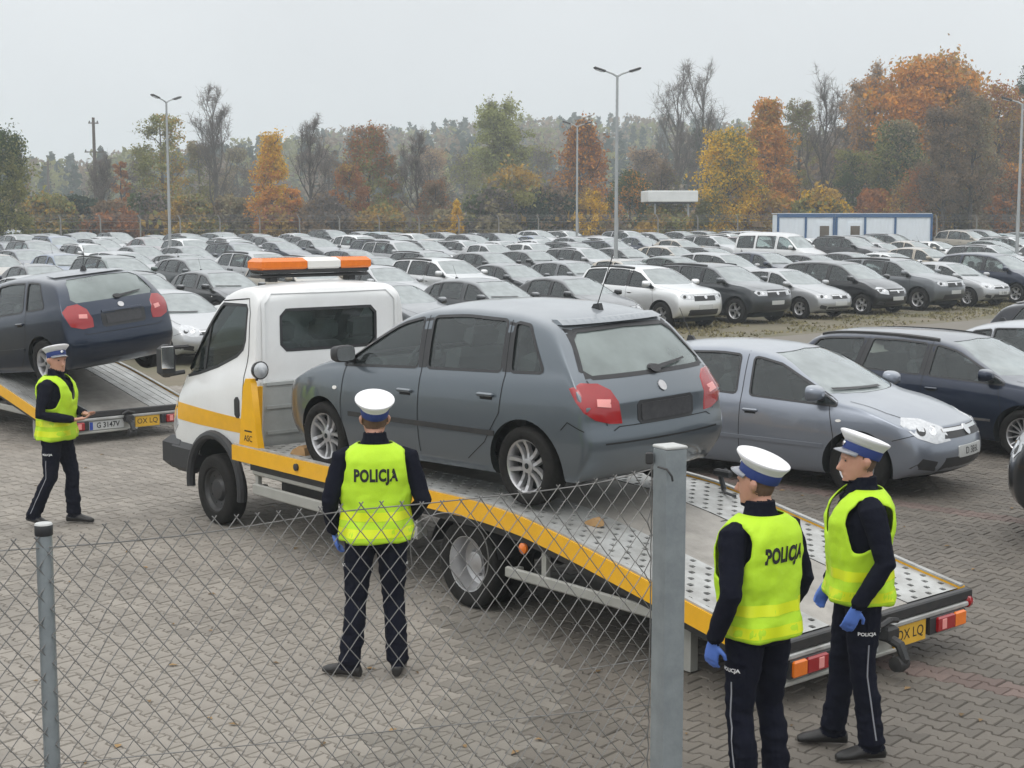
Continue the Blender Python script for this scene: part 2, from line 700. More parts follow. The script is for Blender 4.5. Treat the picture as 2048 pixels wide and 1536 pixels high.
def bow(P, x, y):
    t = min(1.15, abs(y) / (P['W'] / 2))
    xf, xr = P['xf'], P['xr']
    a = min(1, max(0, (x - 0.1) / (xf - 0.1)))
    b = min(1, max(0, (-0.5 - x) / (-0.5 - xr)))
    return x - P.get('bowF', 0.24) * t ** 2.4 * a + P.get('bowR', 0.14) * t ** 2.4 * b


def shell(P, T, F, Rr, zb, inset=0.0, crown=0.05, step=0.15, latn=6):
    """Closed car skin from the side view: T top outline front to rear, F nose outline bottom to top, Rr tail outline bottom to top."""
    T = densify(T, step)
    for _ in range(1):
        T2 = T[:]
        for i in range(1, len(T) - 1):
            T2[i] = T[i] * 0.7 + (T[i - 1] + T[i + 1]) * 0.15
        T = T2
    n = len(T)
    Bx0, Bx1 = F[0][0], Rr[0][0]
    lowf = [0, .1, .3, .55, .8, .94, 1]
    upf = [.12, .35, .6, .82, .95, 1]
    nr = len(lowf) + len(upf)
    ws = [0, .35, .62, .82, .93, 1.0]
    ws = [-w for w in ws[::-1]] + ws[1:]
    nw = len(ws)
    t0, t1 = T[0].x, T[-1].x
    Fz = [(p[1], p[0]) for p in F]
    Rz = [(p[1], p[0]) for p in Rr]
    verts, faces = [], []

    def vid(co):
        verts.append(co)
        return len(verts) - 1
    side = {}
    tops = {}
    for i, tp in enumerate(T):
        u = (t0 - tp.x) / (t0 - t1)
        bx = lerp(Bx0, Bx1, u)
        x = tp.x
        bz = interp(P['belt'], x)
        cr = crown * (1.0 if tp.y > bz + 0.1 else 0.7)
        ze = tp.y - cr
        zs = min(bz, ze - 0.06)
        zbot = zb
        zl = [lerp(zbot, zs, f) for f in lowf] + [lerp(zs, ze, f) for f in upf]
        df = max(0.0, 1 - (t0 - x) / 0.45)
        dr = max(0.0, 1 - (x - t1) / 0.40)
        for j, z in enumerate(zl):
            fz = (z - zbot) / max(1e-6, (ze - zbot))
            xx = lerp(bx, x, fz)
            if df > 0:
                lin = lerp(F[0][0], t0, (z - zb) / (T[0].y - cr - zb))
                xx += (interp(Fz, z) - lin) * df ** 1.5
            if dr > 0:
                lin = lerp(Rr[0][0], t1, (z - zb) / max(1e-6, (T[-1].y - cr - zb)))
                xx += (interp(Rz, z) - lin) * dr ** 1.5
            y = half_width(P, xx, z) - inset
            if j == nr - 1:
                y -= 0.035
            elif j == nr - 2:
                y -= 0.010
            for s in (1, -1):
                side[(i, j, s)] = vid((bow(P, xx, y), s * y, z))
        # top lateral points
        ye = half_width(P, x, ze) - inset - 0.035
        for k, w in enumerate(ws):
            if abs(w) == 1:
                tops[(i, k)] = side[(i, nr - 1, 1 if w > 0 else -1)]
            else:
                y = w * ye
                tops[(i, k)] = vid((bow(P, x, y), y, ze + cr * (1 - abs(w) ** 2.3)))
        # bottom lateral points
        yb = abs(verts[side[(i, 0, 1)]][1])
        for k, w in enumerate(ws):
            if abs(w) == 1:
                side[(i, 'b', k)] = side[(i, 0, 1 if w > 0 else -1)]
            else:
                side[(i, 'b', k)] = vid((bow(P, verts[side[(i, 0, 1)]][0] + P.get('bowF', .24) * 0, w * yb), w * yb, zb))
    for i in range(n - 1):
        for j in range(nr - 1):
            faces.append((side[(i, j, 1)], side[(i, j + 1, 1)], side[(i + 1, j + 1, 1)], side[(i + 1, j, 1)]))
            faces.append((side[(i, j, -1)], side[(i + 1, j, -1)], side[(i + 1, j + 1, -1)], side[(i, j + 1, -1)]))
        for k in range(nw - 1):
            faces.append((tops[(i, k)], tops[(i + 1, k)], tops[(i + 1, k + 1)], tops[(i, k + 1)]))
            faces.append((side[(i, 'b', k)], side[(i, 'b', k + 1)], side[(i + 1, 'b', k + 1)], side[(i + 1, 'b', k)]))
    # end caps
    for (i, sgn) in ((0, 1), (n - 1, -1)):
        cap = {}
        for j in range(nr):
            a = verts[side[(i, j, 1)]]
            x_mid = None
            for k, w in enumerate(ws):
                if abs(w) == 1:
                    cap[(j, k)] = side[(i, j, 1 if w > 0 else -1)]
                elif j == nr - 1:
                    cap[(j, k)] = tops[(i, k)]
                elif j == 0:
                    cap[(j, k)] = side[(i, 'b', k)]
                else:
                    y = w * a[1]
                    # undo the bow at the side point, redo it here
                    x0 = a[0]
                    t_s = min(1.15, abs(a[1]) / (P['W'] / 2)) ** 2.4
                    t_m = min(1.15, abs(y) / (P['W'] / 2)) ** 2.4
                    if sgn > 0:
                        x = x0 + P.get('bowF', .24) * (t_s - t_m)
                    else:
                        x = x0 - P.get('bowR', .14) * (t_s - t_m)
                    zt = a[2]
                    fr = j / (nr - 1)
                    zc = verts[tops[(i, k)]][2] - verts[tops[(i, 0)]][2]
                    cap[(j, k)] = vid((x, y, zt + zc * fr ** 3))
        for j in range(nr - 1):
            for k in range(nw - 1):
                f = (cap[(j, k)], cap[(j, k + 1)], cap[(j + 1, k + 1)], cap[(j + 1, k)])
                faces.append(f if sgn > 0 else f[::-1])
    # fix the front bottom edge: bottom points need the end bow too
    me = bpy.data.meshes.new("skin")
    me.from_pydata(verts, [], faces)
    bm = bmesh.new()
    bm.from_mesh(me)
    bmesh.ops.recalc_face_normals(bm, faces=bm.faces)
    bm.to_mesh(me)
    bm.free()
    return me


def wheel_meshes(r, w, rim_r, style):
    """Tyre and rim around the y axis, outer face towards +y (local), centred."""
    t = MB()
    sh = w / 2
    prof = [(rim_r * 0.98, -sh * .8), (rim_r * 1.03, -sh * .95), (r * .88, -sh), (r * .965, -sh * .86), (r, -sh * .55), (r, sh * .55), (r * .965, sh * .86), (r * .88, sh), (rim_r * 1.03, sh * .95),
            (rim_r * .98, sh * .8)]
    t.lathe(prof, n=36)
    tyre = t.mesh("tyre")
    smooth(tyre, 50)
    m = MB()
    # barrel and lip
    m.lathe([(rim_r * .99, -sh * .8), (rim_r * .90, -sh * .6), (rim_r * .88, sh * .45), (rim_r * .93, sh * .72), (rim_r * 1.03, sh * .86), (rim_r * 1.03, sh * .7)], n=36, mi=0)
    m.lathe([(rim_r * .9, -sh * .2), (0.001, -sh * .2)], n=24, mi=1)
    ho = sh * .55
    if style == 'steel':
        m.lathe([(rim_r * .93, sh * .70), (rim_r * .86, sh * .45), (rim_r * .55, sh * .30), (rim_r * .45, sh * .62), (rim_r * .2, sh * .7), (0.001, sh * .7)], n=30, mi=0)
        for k in range(9):
            a = 2 * math.pi * k / 9
            m.lathe([(0.022, sh * .30), (0.001, sh * .42)], c=(rim_r * .7 * math.cos(a), 0, rim_r * .7 * math.sin(a)), n=8, mi=1)
    else:
        ns, twin = {'twin5': (5, True), 'multi': (14, False), 'five': (5, False), 'seven': (7, False)}[style]
        for k in range(ns):
            a = 2 * math.pi * k / ns + math.pi / 2
            for d in ((-1, 1) if twin else (0,)):
                wi, wo = {'twin5': (.017, .021), 'multi': (.011, .010), 'five': (.034, .042), 'seven': (.024, .028)}[style]
                for seg in range(3):
                    r0, r1 = lerp(rim_r * .18, rim_r * .95, seg / 3), lerp(rim_r * .18, rim_r * .95, (seg + 1) / 3)
                    off = lambda rr: (d * (0.020 + 0.026 * (rr / rim_r)))
                    hh = lambda q: lerp(ho, sh * .75, q) - 0.02 * math.sin(q * 3.1)
                    q0, q1 = seg / 3, (seg + 1) / 3
                    vs = []
                    for (rr, q) in ((r0, q0), (r1, q1)):
                        wd = lerp(wi, wo, q)
                        for (lat, hgt) in ((-wd, hh(q) - .03), (wd, hh(q) - .03), (wd * .7, hh(q)), (-wd * .7, hh(q))):
                            u, v = rr, off(rr) + lat
                            vs.append((u * math.cos(a) - v * math.sin(a), hgt, u * math.sin(a) + v * math.cos(a)))
                    m.add(vs, [(0, 1, 5, 4), (1, 2, 6, 5), (2, 3, 7, 6), (3, 0, 4, 7), (3, 2, 1, 0), (4, 5, 6, 7)], 0)
        m.lathe([(rim_r * .30, ho - .03), (rim_r * .27, ho + .002), (rim_r * .12, ho + .008), (0.001, ho + .008)], n=20, mi=0)
        m.lathe([(rim_r * .11, ho + .010), (0.001, ho + .014)], n=14, mi=1)
    rim = m.mesh("rim")
    smooth(rim, 35)
    return tyre, rim


WHEEL_CACHE = {}


def add_wheel(parent, x, y, r, s, w=0.2, rim_r=None, style='five', rim_mat='alloy', steer=0.0, name="wheel"):
    rim_r = rim_r or r * .66
    key = (round(r, 3), round(w, 3), round(rim_r, 3), style, rim_mat)
    if key not in WHEEL_CACHE:
        t, m = wheel_meshes(r, w, rim_r, style)
        t.materials.append(MATS['rubber'])
        m.materials.append(MATS[rim_mat])
        m.materials.append(MATS['wheel_well'])
        WHEEL_CACHE[key] = (t, m)
    t, m = WHEEL_CACHE[key]
    o = link(name, t, parent)
    o.location = (x, y, r)
    o.rotation_euler = (0, random.uniform(0, 6.28), (0 if s > 0 else math.pi) + steer)
    ri = link("rim", m, o)
    return o


def build_car(P):
    """A prototype car: Empty with body, windows, doors, wheels, lights and the rest as parts."""
    L, W = P['L'], P['W']
    P.setdefault('xf', L / 2)
    P.setdefault('xr', -L / 2)
    T, F, Rr = P['T'], P['F'], P['R']
    root = empty(P['name'])
    # --- skin
    me = shell(P, T, F, Rr, P.get('zb', 0.2), crown=P.get('crown', .05))
    so = link("skin", me)
    md = so.modifiers.new("s", 'SUBSURF')
    md.levels = 1
    me1 = eval_mesh(so)
    drop(so)
    bm = bmesh.new()
    bm.from_mesh(me1)
    bvh = BVHTree.FromBMesh(bm)
    bm.free()
    P['bvh'] = bvh
    so = link("skin", me1, mats=["car_paint"])
    # --- cutters
    cc = bpy.data.collections.new("cut")
    COL.children.link(cc)
    cut = []

    def cutter(me_, m_):
        o = bpy.data.objects.new("cut", me_)
        me_.materials.append(MATS[m_])
        cc.objects.link(o)
        cut.append(o)
    xc, zc = P['cowl']
    xe, ze = P['back']           # foot of the rear glass
    Ti = [p for p in T if xe <= p[0] <= xc]
    Ti = [(xc - .12, zc - .1)] + [(p[0] - (.05 if p[0] > .2 else -.04 if p[0] < -.8 else 0), p[1] - .055) for p in Ti if p[1] > max(zc, ze) + .03] + [(xe + .14, ze - .08)]
    Pi = dict(P)
    cav = shell(Pi, Ti, [(xc - .16, .3), (xc - .12, zc - .13)], [(xe + .22, .34), (xe + .14, ze - .12)], .3, inset=.06, crown=.045, step=.3)
    cutter(cav, "inner_shell")
    wins = P['side_windows']
    for poly in wins:
        cutter(MB().prism(poly, -1.4, 1.4, 'xz').mesh("w"), "black_gap")
    ws = P['windscreen']
    cutter(MB().prism(ws, 0.0 if P.get('ws0') is None else P['ws0'], xc + .6, 'yz').mesh("w"), "black_gap")
    bs = P.get('rear_screen')
    if bs:
        cutter(MB().prism(bs, P['xr'] - .3, P.get('bs1', -.9), 'yz').mesh("w"), "black_gap")
    wr = P['wr']
    for x in (P['wx_f'], P['wx_r']):
        for s in (1, -1):
            m = MB()
            a = wr + P.get('arch', .055)
            yo, yi = s * (W / 2 + .2), s * (W / 2 - .30)
            ring0 = [(x + a * math.cos(2 * math.pi * k / 40), yo, wr + a * math.sin(2 * math.pi * k / 40)) for k in range(40)]
            ring1 = [(p[0], yi, p[2]) for p in ring0]
            fs = [tuple(range(40)), tuple(range(79, 39, -1))] + [(k, 40 + k, 40 + (k + 1) % 40, (k + 1) % 40) for k in range(40)]
            m.add(ring0 + ring1, fs)
            cutter(m.mesh("c"), "wheel_well")
    for extra in P.get('extra_cuts', []):
        cutter(extra[0], extra[1])
    md = so.modifiers.new("b", 'BOOLEAN')
    md.operation = 'DIFFERENCE'
    md.operand_type = 'COLLECTION'
    md.collection = cc
    md.solver = 'EXACT'
    md.material_mode = 'TRANSFER'
    bme = eval_mesh(so)
    drop(so)
    for o in cut:
        drop(o)
    bpy.data.collections.remove(cc)
    smooth(bme, 32)
    body = link("body", bme, root)
    # --- glass
    for poly in wins:
        for s in (1, -1):
            wo_ = patch("window", bvh, poly, SIDE(s), "side_glass", root, off=-.010, depth=0, res=.16)
            if P.get('seals', True):
                vs, fs = strip_geo(bvh, poly + [poly[0]], SIDE(s), w=.022, off=.0025, res=.08)
                MB().add(vs, fs).build("window_seal", "black_plastic", wo_, 60, fix=False)
    patch("windscreen", bvh, ws, FRONT, "windscreen_glass", root, off=-.006, depth=0, res=.14)
    if bs:
        wo_ = patch("rear_window", bvh, bs, REAR, "rear_glass", root, off=-.006, depth=0, res=.14)
        if P.get('rear_seal'):
            k_ = P['rear_seal']
            big = [(u * (1 + k_ / abs(u) if abs(u) > .1 else 1), v) for u, v in bs]
            g_ = MB()
            vs, fs = strip_geo(bvh, bs + [bs[0]], REAR, w=.03, off=.0025, res=.06)
            g_.add(vs, fs)
            for s_ in (1, -1):
                side_ = [(u, v) for u, v in bs if u * s_ > .3]
                side_.sort(key=lambda q: q[1])
                lo, hi = side_[0], side_[-1]
                pl = [(s_ * (abs(lo[0]) - .02), lo[1] - .005), (s_ * (abs(lo[0]) + k_), lo[1] - .005), (s_ * (abs(hi[0]) + k_ + .03), hi[1] + .02), (s_ * (abs(hi[0]) + .0), hi[1] + .02)]
                mid_ = [(u, v) for u, v in side_[1:-1]][::-1]
                pl2 = [(s_ * (abs(lo[0]) + k_), lo[1] - .005), (s_ * (abs(hi[0]) + k_ + .02), hi[1] + .02)] + [(hi[0], hi[1])] + mid_ + [(lo[0], lo[1])]
                vs, fs = patch_geo(bvh, pl2, REAR, .003, .004, .06)
                g_.add(vs, fs)
            g_.build("window_surround", "black_plastic", wo_, 60, fix=False)
    # --- dark pillar covers
    for poly in P.get('pillars', []):
        for s in (1, -1):
            patch("pillar_trim", bvh, poly, SIDE(s), "black_plastic", root, off=.002, depth=.008, res=.1)
    # --- doors
    for (seam, hx, hz) in P.get('doors', []):
        for s in (1, -1):
            vs, fs = strip_geo(bvh, seam, SIDE(s), w=.007, off=.0025, res=.04)
            d = MB().add(vs, fs).build("door", "black_gap", root, fix=False)
            hit = bvh.ray_cast(Vector((hx, s * 2, hz)), Vector((0, -s, 0)))[0]
            hy = abs(hit.y) if hit else W / 2
            m = MB()
            m.box((hx, s * (hy + .012), hz), (.17, .03, .030), 0, bev=.010)
            m.box((hx, s * (hy + .001), hz - .012), (.13, .012, .05), 1)
            m.build("handle", ["car_paint" if P.get('paint_handles', True) else "black_plastic", "black_gap"], d)
    # --- panel gaps (bonnet, tailgate, bumpers)
    for (line, fr) in P.get('gaps', []):
        frs = fr if isinstance(fr, list) else [fr]
        for f_ in frs:
            vs, fs = strip_geo(bvh, line, f_, w=.007, off=.0035, res=.035)
            MB().add(vs, fs).build("panel_gap", "black_gap", root, fix=False)
    # --- surface pieces: (name, poly, frame, material, off, depth)
    for it in P.get('pieces', []):
        nm, poly, fr, m_, off, dep = it[:6]
        patch(nm, bvh, poly, fr, m_, root, off=off, depth=dep, res=it[6] if len(it) > 6 else .06)
    # --- mirrors
    mx, mz = P.get('mirror', (xc - .25, zc + .08))
    for s in (1, -1):
        hit = bvh.ray_cast(Vector((mx, s * 2, mz)), Vector((0, -s, 0)))[0]
        my = abs(hit.y)
        k = P.get('mirror_k', 1.0)
        m2 = MB()
        rings = []
        for (dx, hw_, hh_) in ((-.075, .098, .066), (-.065, .108, .076), (-.02, .108, .077), (.03, .092, .066), (.065, .062, .046), (.08, .03, .024)):
            rings.append((dx, hw_ * k, hh_ * k))
        vs, fs = [], []
        nn = 16
        for (dx, hw_, hh_) in rings:
            for q in range(nn):
                a_ = 2 * math.pi * q / nn
                ca, sa = math.cos(a_), math.sin(a_)
                ex = .55
                vs.append((mx + dx - .25 * (dx > 0) * 0, s * (my + .125 + hw_ * abs(ca) ** ex * (1 if ca > 0 else -1)), mz + .065 + hh_ * abs(sa) ** ex * (1 if sa > 0 else -1)))
        for i_ in range(len(rings) - 1):
            for q in range(nn):
                fs.append((i_ * nn + q, i_ * nn + (q + 1) % nn, (i_ + 1) * nn + (q + 1) % nn, (i_ + 1) * nn + q))
        m2.add(vs, fs, 0)
        m2.add(vs[:nn], [tuple(range(nn))], 2)
        m2.add(vs[-nn:], [tuple(range(nn))], 0)
        m2.tube([(mx, s * (my - .03), mz - .01), (mx, s * (my + .09), mz + .015)], .026, 6, 1)
        m2.build("mirror", [P.get('mirror_mat', "car_paint"), "black_plastic", "chrome"], root)
    # --- wheels
    st = P.get('rim', 'five')
    for x in (P['wx_f'], P['wx_r']):
        for s in (1, -1):
            add_wheel(root, x, s * (W / 2 - P.get('tw', .2) / 2 - .025), wr, s, w=P.get('tw', .2), rim_r=P.get('rr', wr * .67), style=st, rim_mat=P.get('rim_mat', 'alloy'), steer=P.get('steer', 0) if x > 0 else 0)
    # --- underbody
    MB().box((0, 0, .26), (L * .8, W * .7, .14)).build("underbody", "wheel_well", root)
    # --- seats and wheel
    if P.get('seats', True):
        cx = P.get('seat_x', .0)
        rows = [(cx, (.36, -.36), .5), (cx - .85, (0,), 1.25)]
        for (sx, ys, wd) in rows:
            for y in ys:
                m = MB()
                m.box((sx + .05, y, .50), (.52, wd, .18), bev=.05)
                Mx = Matrix.Rotation(R(-16), 4, 'Y')
                m.box((sx - .28, y, .82), (.15, wd, .62), M=Mx, bev=.05)
                for hy in ((0,) if wd < 1 else (-.38, .38)):
                    m.box((sx - .40, y + hy, 1.20 if P['H'] > 1.42 else 1.14), (.10, .27, .17), M=Mx, bev=.04)
                m.build("seat", "interior_cloth", root)
        m = MB()
        m.box((xc - .36, 0, zc - .10), (.34, W - .34, .16), bev=.06)
        vs = MB()
        st_c = Vector((xc - .68, .36, zc - .06))
        vs_pts = []
        for k in range(17):
            a = 2 * math.pi * k / 16
            vs_pts.append(st_c + Vector((-.07 * math.sin(a), .185 * math.cos(a), .17 * math.sin(a))))
        m.tube(vs_pts, .016, 6, cap=False)
        m.tube([st_c + Vector((.12, 0, -.06)), st_c], .04, 6)
        m.box(tuple(st_c), (.03, .34, .05))
        m.build("dashboard", "interior_cloth", root)
    return root


def stretch(root, k):
    """Lengthen a car along x without turning its wheels into ovals."""
    for c in CH.get(root.name, []):
        if c.name.split('.')[0] == "wheel":
            c.location.x *= k
        else:
            c.data.transform(Matrix.Diagonal((k, 1, 1, 1)))
            for d in CH.get(c.name, []):
                d.data.transform(Matrix.Diagonal((k, 1, 1, 1)))


def build_simple(root, name):
    """One mesh out of a prototype, for cars too small in the picture to show their parts."""
    verts, faces, mi, mats, sm = [], [], [], [], []
    dgm = []

    def walk(o, M):
        Mo = M @ o.matrix_basis
        if o.type == 'MESH':
            me = o.data
            idx = []
            for m in me.materials:
                m = MATS["far_paint"] if m == MATS["car_paint"] else m
                if m not in mats:
                    mats.append(m)
                idx.append(mats.index(m))
            b = len(verts)
            verts.extend([tuple(Mo @ v.co) for v in me.vertices])
            for p in me.polygons:
                faces.append(tuple(v + b for v in p.vertices))
                mi.append(idx[p.material_index] if idx else 0)
        for c in CH.get(o.name, []):
            walk(c, Mo)
    for c in CH.get(root.name, []):
        if c.name.split('.')[0] not in ("underbody", "panel_gap", "dashboard"):
            walk(c, Matrix.Identity(4))
    me = bpy.data.meshes.new(name)
    me.from_pydata(verts, [], faces)
    for m in mats:
        me.materials.append(m)
    me.polygons.foreach_set("material_index", mi)
    smooth(me, 32)
    return me


def ellipse(cx, cy, rx, ry, n=12):
    return [(cx + rx * math.cos(2 * math.pi * k / n), cy + ry * math.sin(2 * math.pi * k / n)) for k in range(n)]


def rect(cx, cy, w, h, r=0.0):
    x, y = w / 2, h / 2
    if r <= 0:
        return [(cx - x, cy - y), (cx + x, cy - y), (cx + x, cy + y), (cx - x, cy + y)]
    return [(cx - x + r, cy - y), (cx + x - r, cy - y), (cx + x, cy - y + r), (cx + x, cy + y - r), (cx + x - r, cy + y), (cx - x + r, cy + y), (cx - x, cy + y - r), (cx - x, cy - y + r)]


def mir(poly):
    return [(-u, v) for (u, v) in poly][::-1]


def front_kit(P, lamp, grille, lamp_ang=38, chrome_bar=True, intake=None, plate_z=.48, lamp_x=None, fog=True):
    """Headlamps, grille, intake, fog lamps and plate for a car front. lamp/grille: polygons in (y, z) seen from the front (lamp on the left, +y)."""
    out = []
    # lamps are given in the frame looking from lamp_ang: u = along the face, v = z
    lx = lamp_x or (P['xf'] - .1)
    for s in (1, -1):
        fr = oblique(lx, s * .60, s * lamp_ang)
        pl = lamp if s > 0 else mir(lamp)
        out.append(("headlight", pl, fr, "clear_lens", .006, .02))
        cu = sum(p[0] for p in pl) / len(pl)
        cv = sum(p[1] for p in pl) / len(pl)
        out.append(("reflector", ellipse(cu + s * .06, cv, .05, .045), fr, "dark_metal", .0085, .004))
        out.append(("reflector", ellipse(cu - s * .07, cv - .005, .045, .042), fr, "chrome", .0085, .004))
    out.append(("grille", grille, FRONT, "black_plastic", .005, .012))
    if chrome_bar:
        us = [p[0] for p in grille]
        vs_ = [p[1] for p in grille]
        vm, hh = max(vs_), max(vs_) - min(vs_)
        out.append(("grille_bar", rect(0, vm - .022, (max(us) - min(us)) * .96, .030), FRONT, "chrome", .013, .012))
        out.append(("emblem", ellipse(0, vm - hh * .42, .055, .05), FRONT, "chrome", .02, .015, .03))
    if intake:
        out.append(("air_intake", intake, FRONT, "black_plastic", .004, .01))
    if fog:
        for s in (1, -1):
            out.append(("fog_lamp_recess", [(s * u, v) for (u, v) in ((.52, .30), (.76, .34), (.70, .44), (.54, .40))][::s], FRONT, "black_plastic", .004, .008))
    out.append(("number_plate", rect(0, plate_z, .52, .115, .012), FRONT, "plate_white", .014, .02, .13))
    return out
# ------------------------------------------------------------------ the kinds of car


def side_win(P, front, rear, off=.105, sill=.025, minh=.03):
    """Side window between two slanted edges ((x at the sill, x at the roof) each); front None = it runs into the A-pillar."""
    Ts = sorted([(p[0], p[1]) for p in P['T']])

    def top(x):
        return interp(Ts, x) - off

    def bot(x):
        return interp(P['belt'], x) + sill
    xs = np.linspace(P['cowl'][0] + .3, P['xr'], 160)
    pts_top, pts_bot = [], []

    def edge(e, z, x):
        b, t = bot(e[0]), top(e[1])
        return lerp(e[0], e[1], min(1, max(0, (z - b) / (t - b))))
    for x in xs:
        zt, zb = top(x), bot(x)
        if zt < zb + minh:
            continue
        if (front is None or x <= edge(front, zt, x)) and x >= edge(rear, zt, x):
            pts_top.append((x, zt))
        if (front is None or x <= front[0]) and x >= rear[0]:
            pts_bot.append((x, zb))
    if front is not None:
        pts_top = [(front[1], top(front[1]))] + pts_top
        pts_bot = [(front[0], bot(front[0]))] + pts_bot
    if top(rear[1]) > bot(rear[1]) + minh:
        pts_top.append((rear[1], top(rear[1])))
    pts_bot.append((rear[0], bot(rear[0])))

    def thin(p):
        q = [p[0]]
        for a in p[1:-1]:
            if math.hypot(a[0] - q[-1][0], a[1] - q[-1][1]) > .09:
                q.append(a)
        if math.hypot(p[-1][0] - q[-1][0], p[-1][1] - q[-1][1]) < .03 and len(q) > 1:
            q.pop()
        q.append(p[-1])
        return q
    pts_top, pts_bot = thin(pts_top), thin(pts_bot)
    poly = pts_top + pts_bot[::-1]
    # soften the corners
    out = []
    n = len(poly)
    for i in range(n):
        a, b, c = Vector(poly[i - 1]), Vector(poly[i]), Vector(poly[(i + 1) % n])
        ab, cb = (a - b), (c - b)
        if ab.length > 1e-5 and cb.length > 1e-5 and abs(ab.angle(cb)) < 2.4:
            k = min(.035, ab.length * .4, cb.length * .4)
            out += [tuple(b + ab.normalized() * k), tuple(b + (ab.normalized() + cb.normalized()) * k * .3), tuple(b + cb.normalized() * k)]
        else:
            out.append(tuple(b))
    return out


def screens(P, wtop, wbot_hw, wtop_hw, rz0=None, rz1=None, r_hw=.56, rt_hw=.48):
    zc = P['cowl'][1] + .01
    P['windscreen'] = [(-wbot_hw, zc), (-wbot_hw * .5, zc - .01), (wbot_hw * .5, zc - .01), (wbot_hw, zc), (lerp(wbot_hw, wtop_hw, .5) + .02, (zc + wtop) / 2), (wtop_hw + .02, wtop - .06), (wtop_hw - .05, wtop), (0, wtop + .02), (-wtop_hw + .05, wtop),
                       (-wtop_hw - .02, wtop - .06), (-lerp(wbot_hw, wtop_hw, .5) - .02, (zc + wtop) / 2)]
    if rz0:
        P['rear_screen'] = [(-r_hw + .05, rz0), (r_hw - .05, rz0), (r_hw, rz0 + .05), (rt_hw + .02, rz1 - .05), (rt_hw - .05, rz1), (0, rz1 + .015), (-rt_hw + .05, rz1), (-rt_hw - .02, rz1 - .05), (-r_hw, rz0 + .05)]


def tail_kit(P, lamp, plate=(0, .76), ang=145, lx=None, plate_mat="plate_black", bright=True):
    out = []
    for s in (1, -1):
        fr = oblique(lx or (P['xr'] + .12), s * .62, s * ang)
        pl = lamp if s > 0 else mir(lamp)
        out.append(("tail_light", pl, fr, "red_lens", .008, .02))
        if bright:
            cu = sum(p[0] for p in pl) / len(pl)
            cv = sum(p[1] for p in pl) / len(pl)
            out.append(("reversing_lamp", [(cu + s * .0, cv - .02), (cu + s * .10, cv - .035), (cu + s * .10, cv + .02), (cu + s * .0, cv + .03)][::s], fr, "red_lens_bright", .0105, .004))
    out.append(("number_plate", rect(plate[0], plate[1], .53, .125, .012), REAR, plate_mat, .010, .014, .13))
    return out


def std_gaps(P, hood_hw=.66, bonnet=True, tailgate=None):
    g = []
    xc, zc = P['cowl']
    xf = P['xf']
    if bonnet:
        for s in (1, -1):
            g.append(([(xc + .02, s * hood_hw), (xc + .4, s * (hood_hw - .01)), (xf - .35, s * (hood_hw - .10)), (xf - .22, s * .45)], TOP))
    if tailgate:
        g.append((tailgate, REAR))
    return g


def hatch_T():
    pass


PROTO = {}

# --- small grey hatchback on the first tow truck -------------------------------------------------
P = dict(name="hatchback", L=4.0, W=1.64, H=1.49, xf=2.04, xr=-1.96, wx_f=1.23, wx_r=-1.23, wr=.298, rr=.205, tw=.195, rim='twin5',
         cowl=(1.02, 1.01), back=(-1.80, .95), belt=[(-2.3, .99), (-1.2, .965), (0, .94), (1.05, .905), (2.1, .86)], bowF=.30, bowR=.14, taperF=.10, taperR=.07, tumble=.27,
         T=[(1.90, .79), (1.72, .89), (1.38, .975), (1.02, 1.02), (.62, 1.24), (.30, 1.40), (.02, 1.462), (-.45, 1.485), (-.95, 1.462), (-1.22, 1.425), (-1.44, 1.37), (-1.54, 1.27), (-1.81, .985), (-1.91, .80)],
         F=[(1.80, .2), (1.98, .30), (2.04, .50), (2.0, .66), (1.90, .80)],
         R=[(-1.80, .30), (-1.94, .38), (-1.96, .54), (-1.91, .61), (-1.91, .80)], mirror=(.83, .98), mirror_k=.92, mirror_mat="black_plastic", rear_seal=.055, steer=R(2), seat_x=.05)
P['side_windows'] = [side_win(P, None, (-.03, .03)), side_win(P, (-.14, -.08), (-.98, -.93)), side_win(P, (-1.07, -1.01), (-1.40, -1.17))]
P['pillars'] = [[(-.04, .965), (.015, 1.345), (-.07, 1.355), (-.13, .97)], [(-.99, .985), (-.945, 1.35), (-1.01, 1.34), (-1.07, .985)]]
screens(P, 1.385, .66, .52, .965, 1.285, .625, .51)
P['bs1'] = -1.30
dz = lambda z: z
P['doors'] = [([(-.07, .30), (-.085, .93), (-.02, 1.37)], .08, .78), ([(-.07, .30), (-.08, .62), (-1.0, .36), (-.66, .30)][:1] + [(-.62, .30), (-.86, .45), (-1.0, .66), (-1.04, .98), (-.97, 1.395)], -.88, .835), ([(.90, .30), (.93, .6), (.90, .95)], .70, .80)]
P['doors'][1] = ([(-.63, .30), (-.84, .45), (-1.0, .68), (-1.03, .96), (-.97, 1.36)], -.86, .81)
P['doors'] = P['doors'][:2]
P['gaps'] = std_gaps(P, .62, True, [(-.52, .59), (-.47, .615), (.47, .615), (.52, .59)]) + [
    ([(.905, .30), (.93, .62), (.90, .95)], [SIDE(1), SIDE(-1)]),
    ([(-1.80, .60), (-1.66, .66), (-1.60, .60)], [SIDE(1), SIDE(-1)]),
    ([(-.57, .63), (-.60, .75), (-.63, .95)], REAR), ([(.57, .63), (.60, .75), (.63, .95)], REAR)]
P['pieces'] = tail_kit(P, [(-.20, .90), (-.12, .935), (0, .925), (.09, .875), (.145, .79), (.165, .635), (.08, .640), (-.03, .675), (-.11, .735), (-.16, .81)], plate=(0, .70), ang=138, lx=-1.83)
P['pieces'] += [("plate_recess", rect(0, .70, .60, .17, .03), REAR, "black_plastic", .004, .004)]
P['pieces'] += [("bumper_strip", rect(0, .50, 1.2, .012), REAR, "black_gap", .003, .003)]
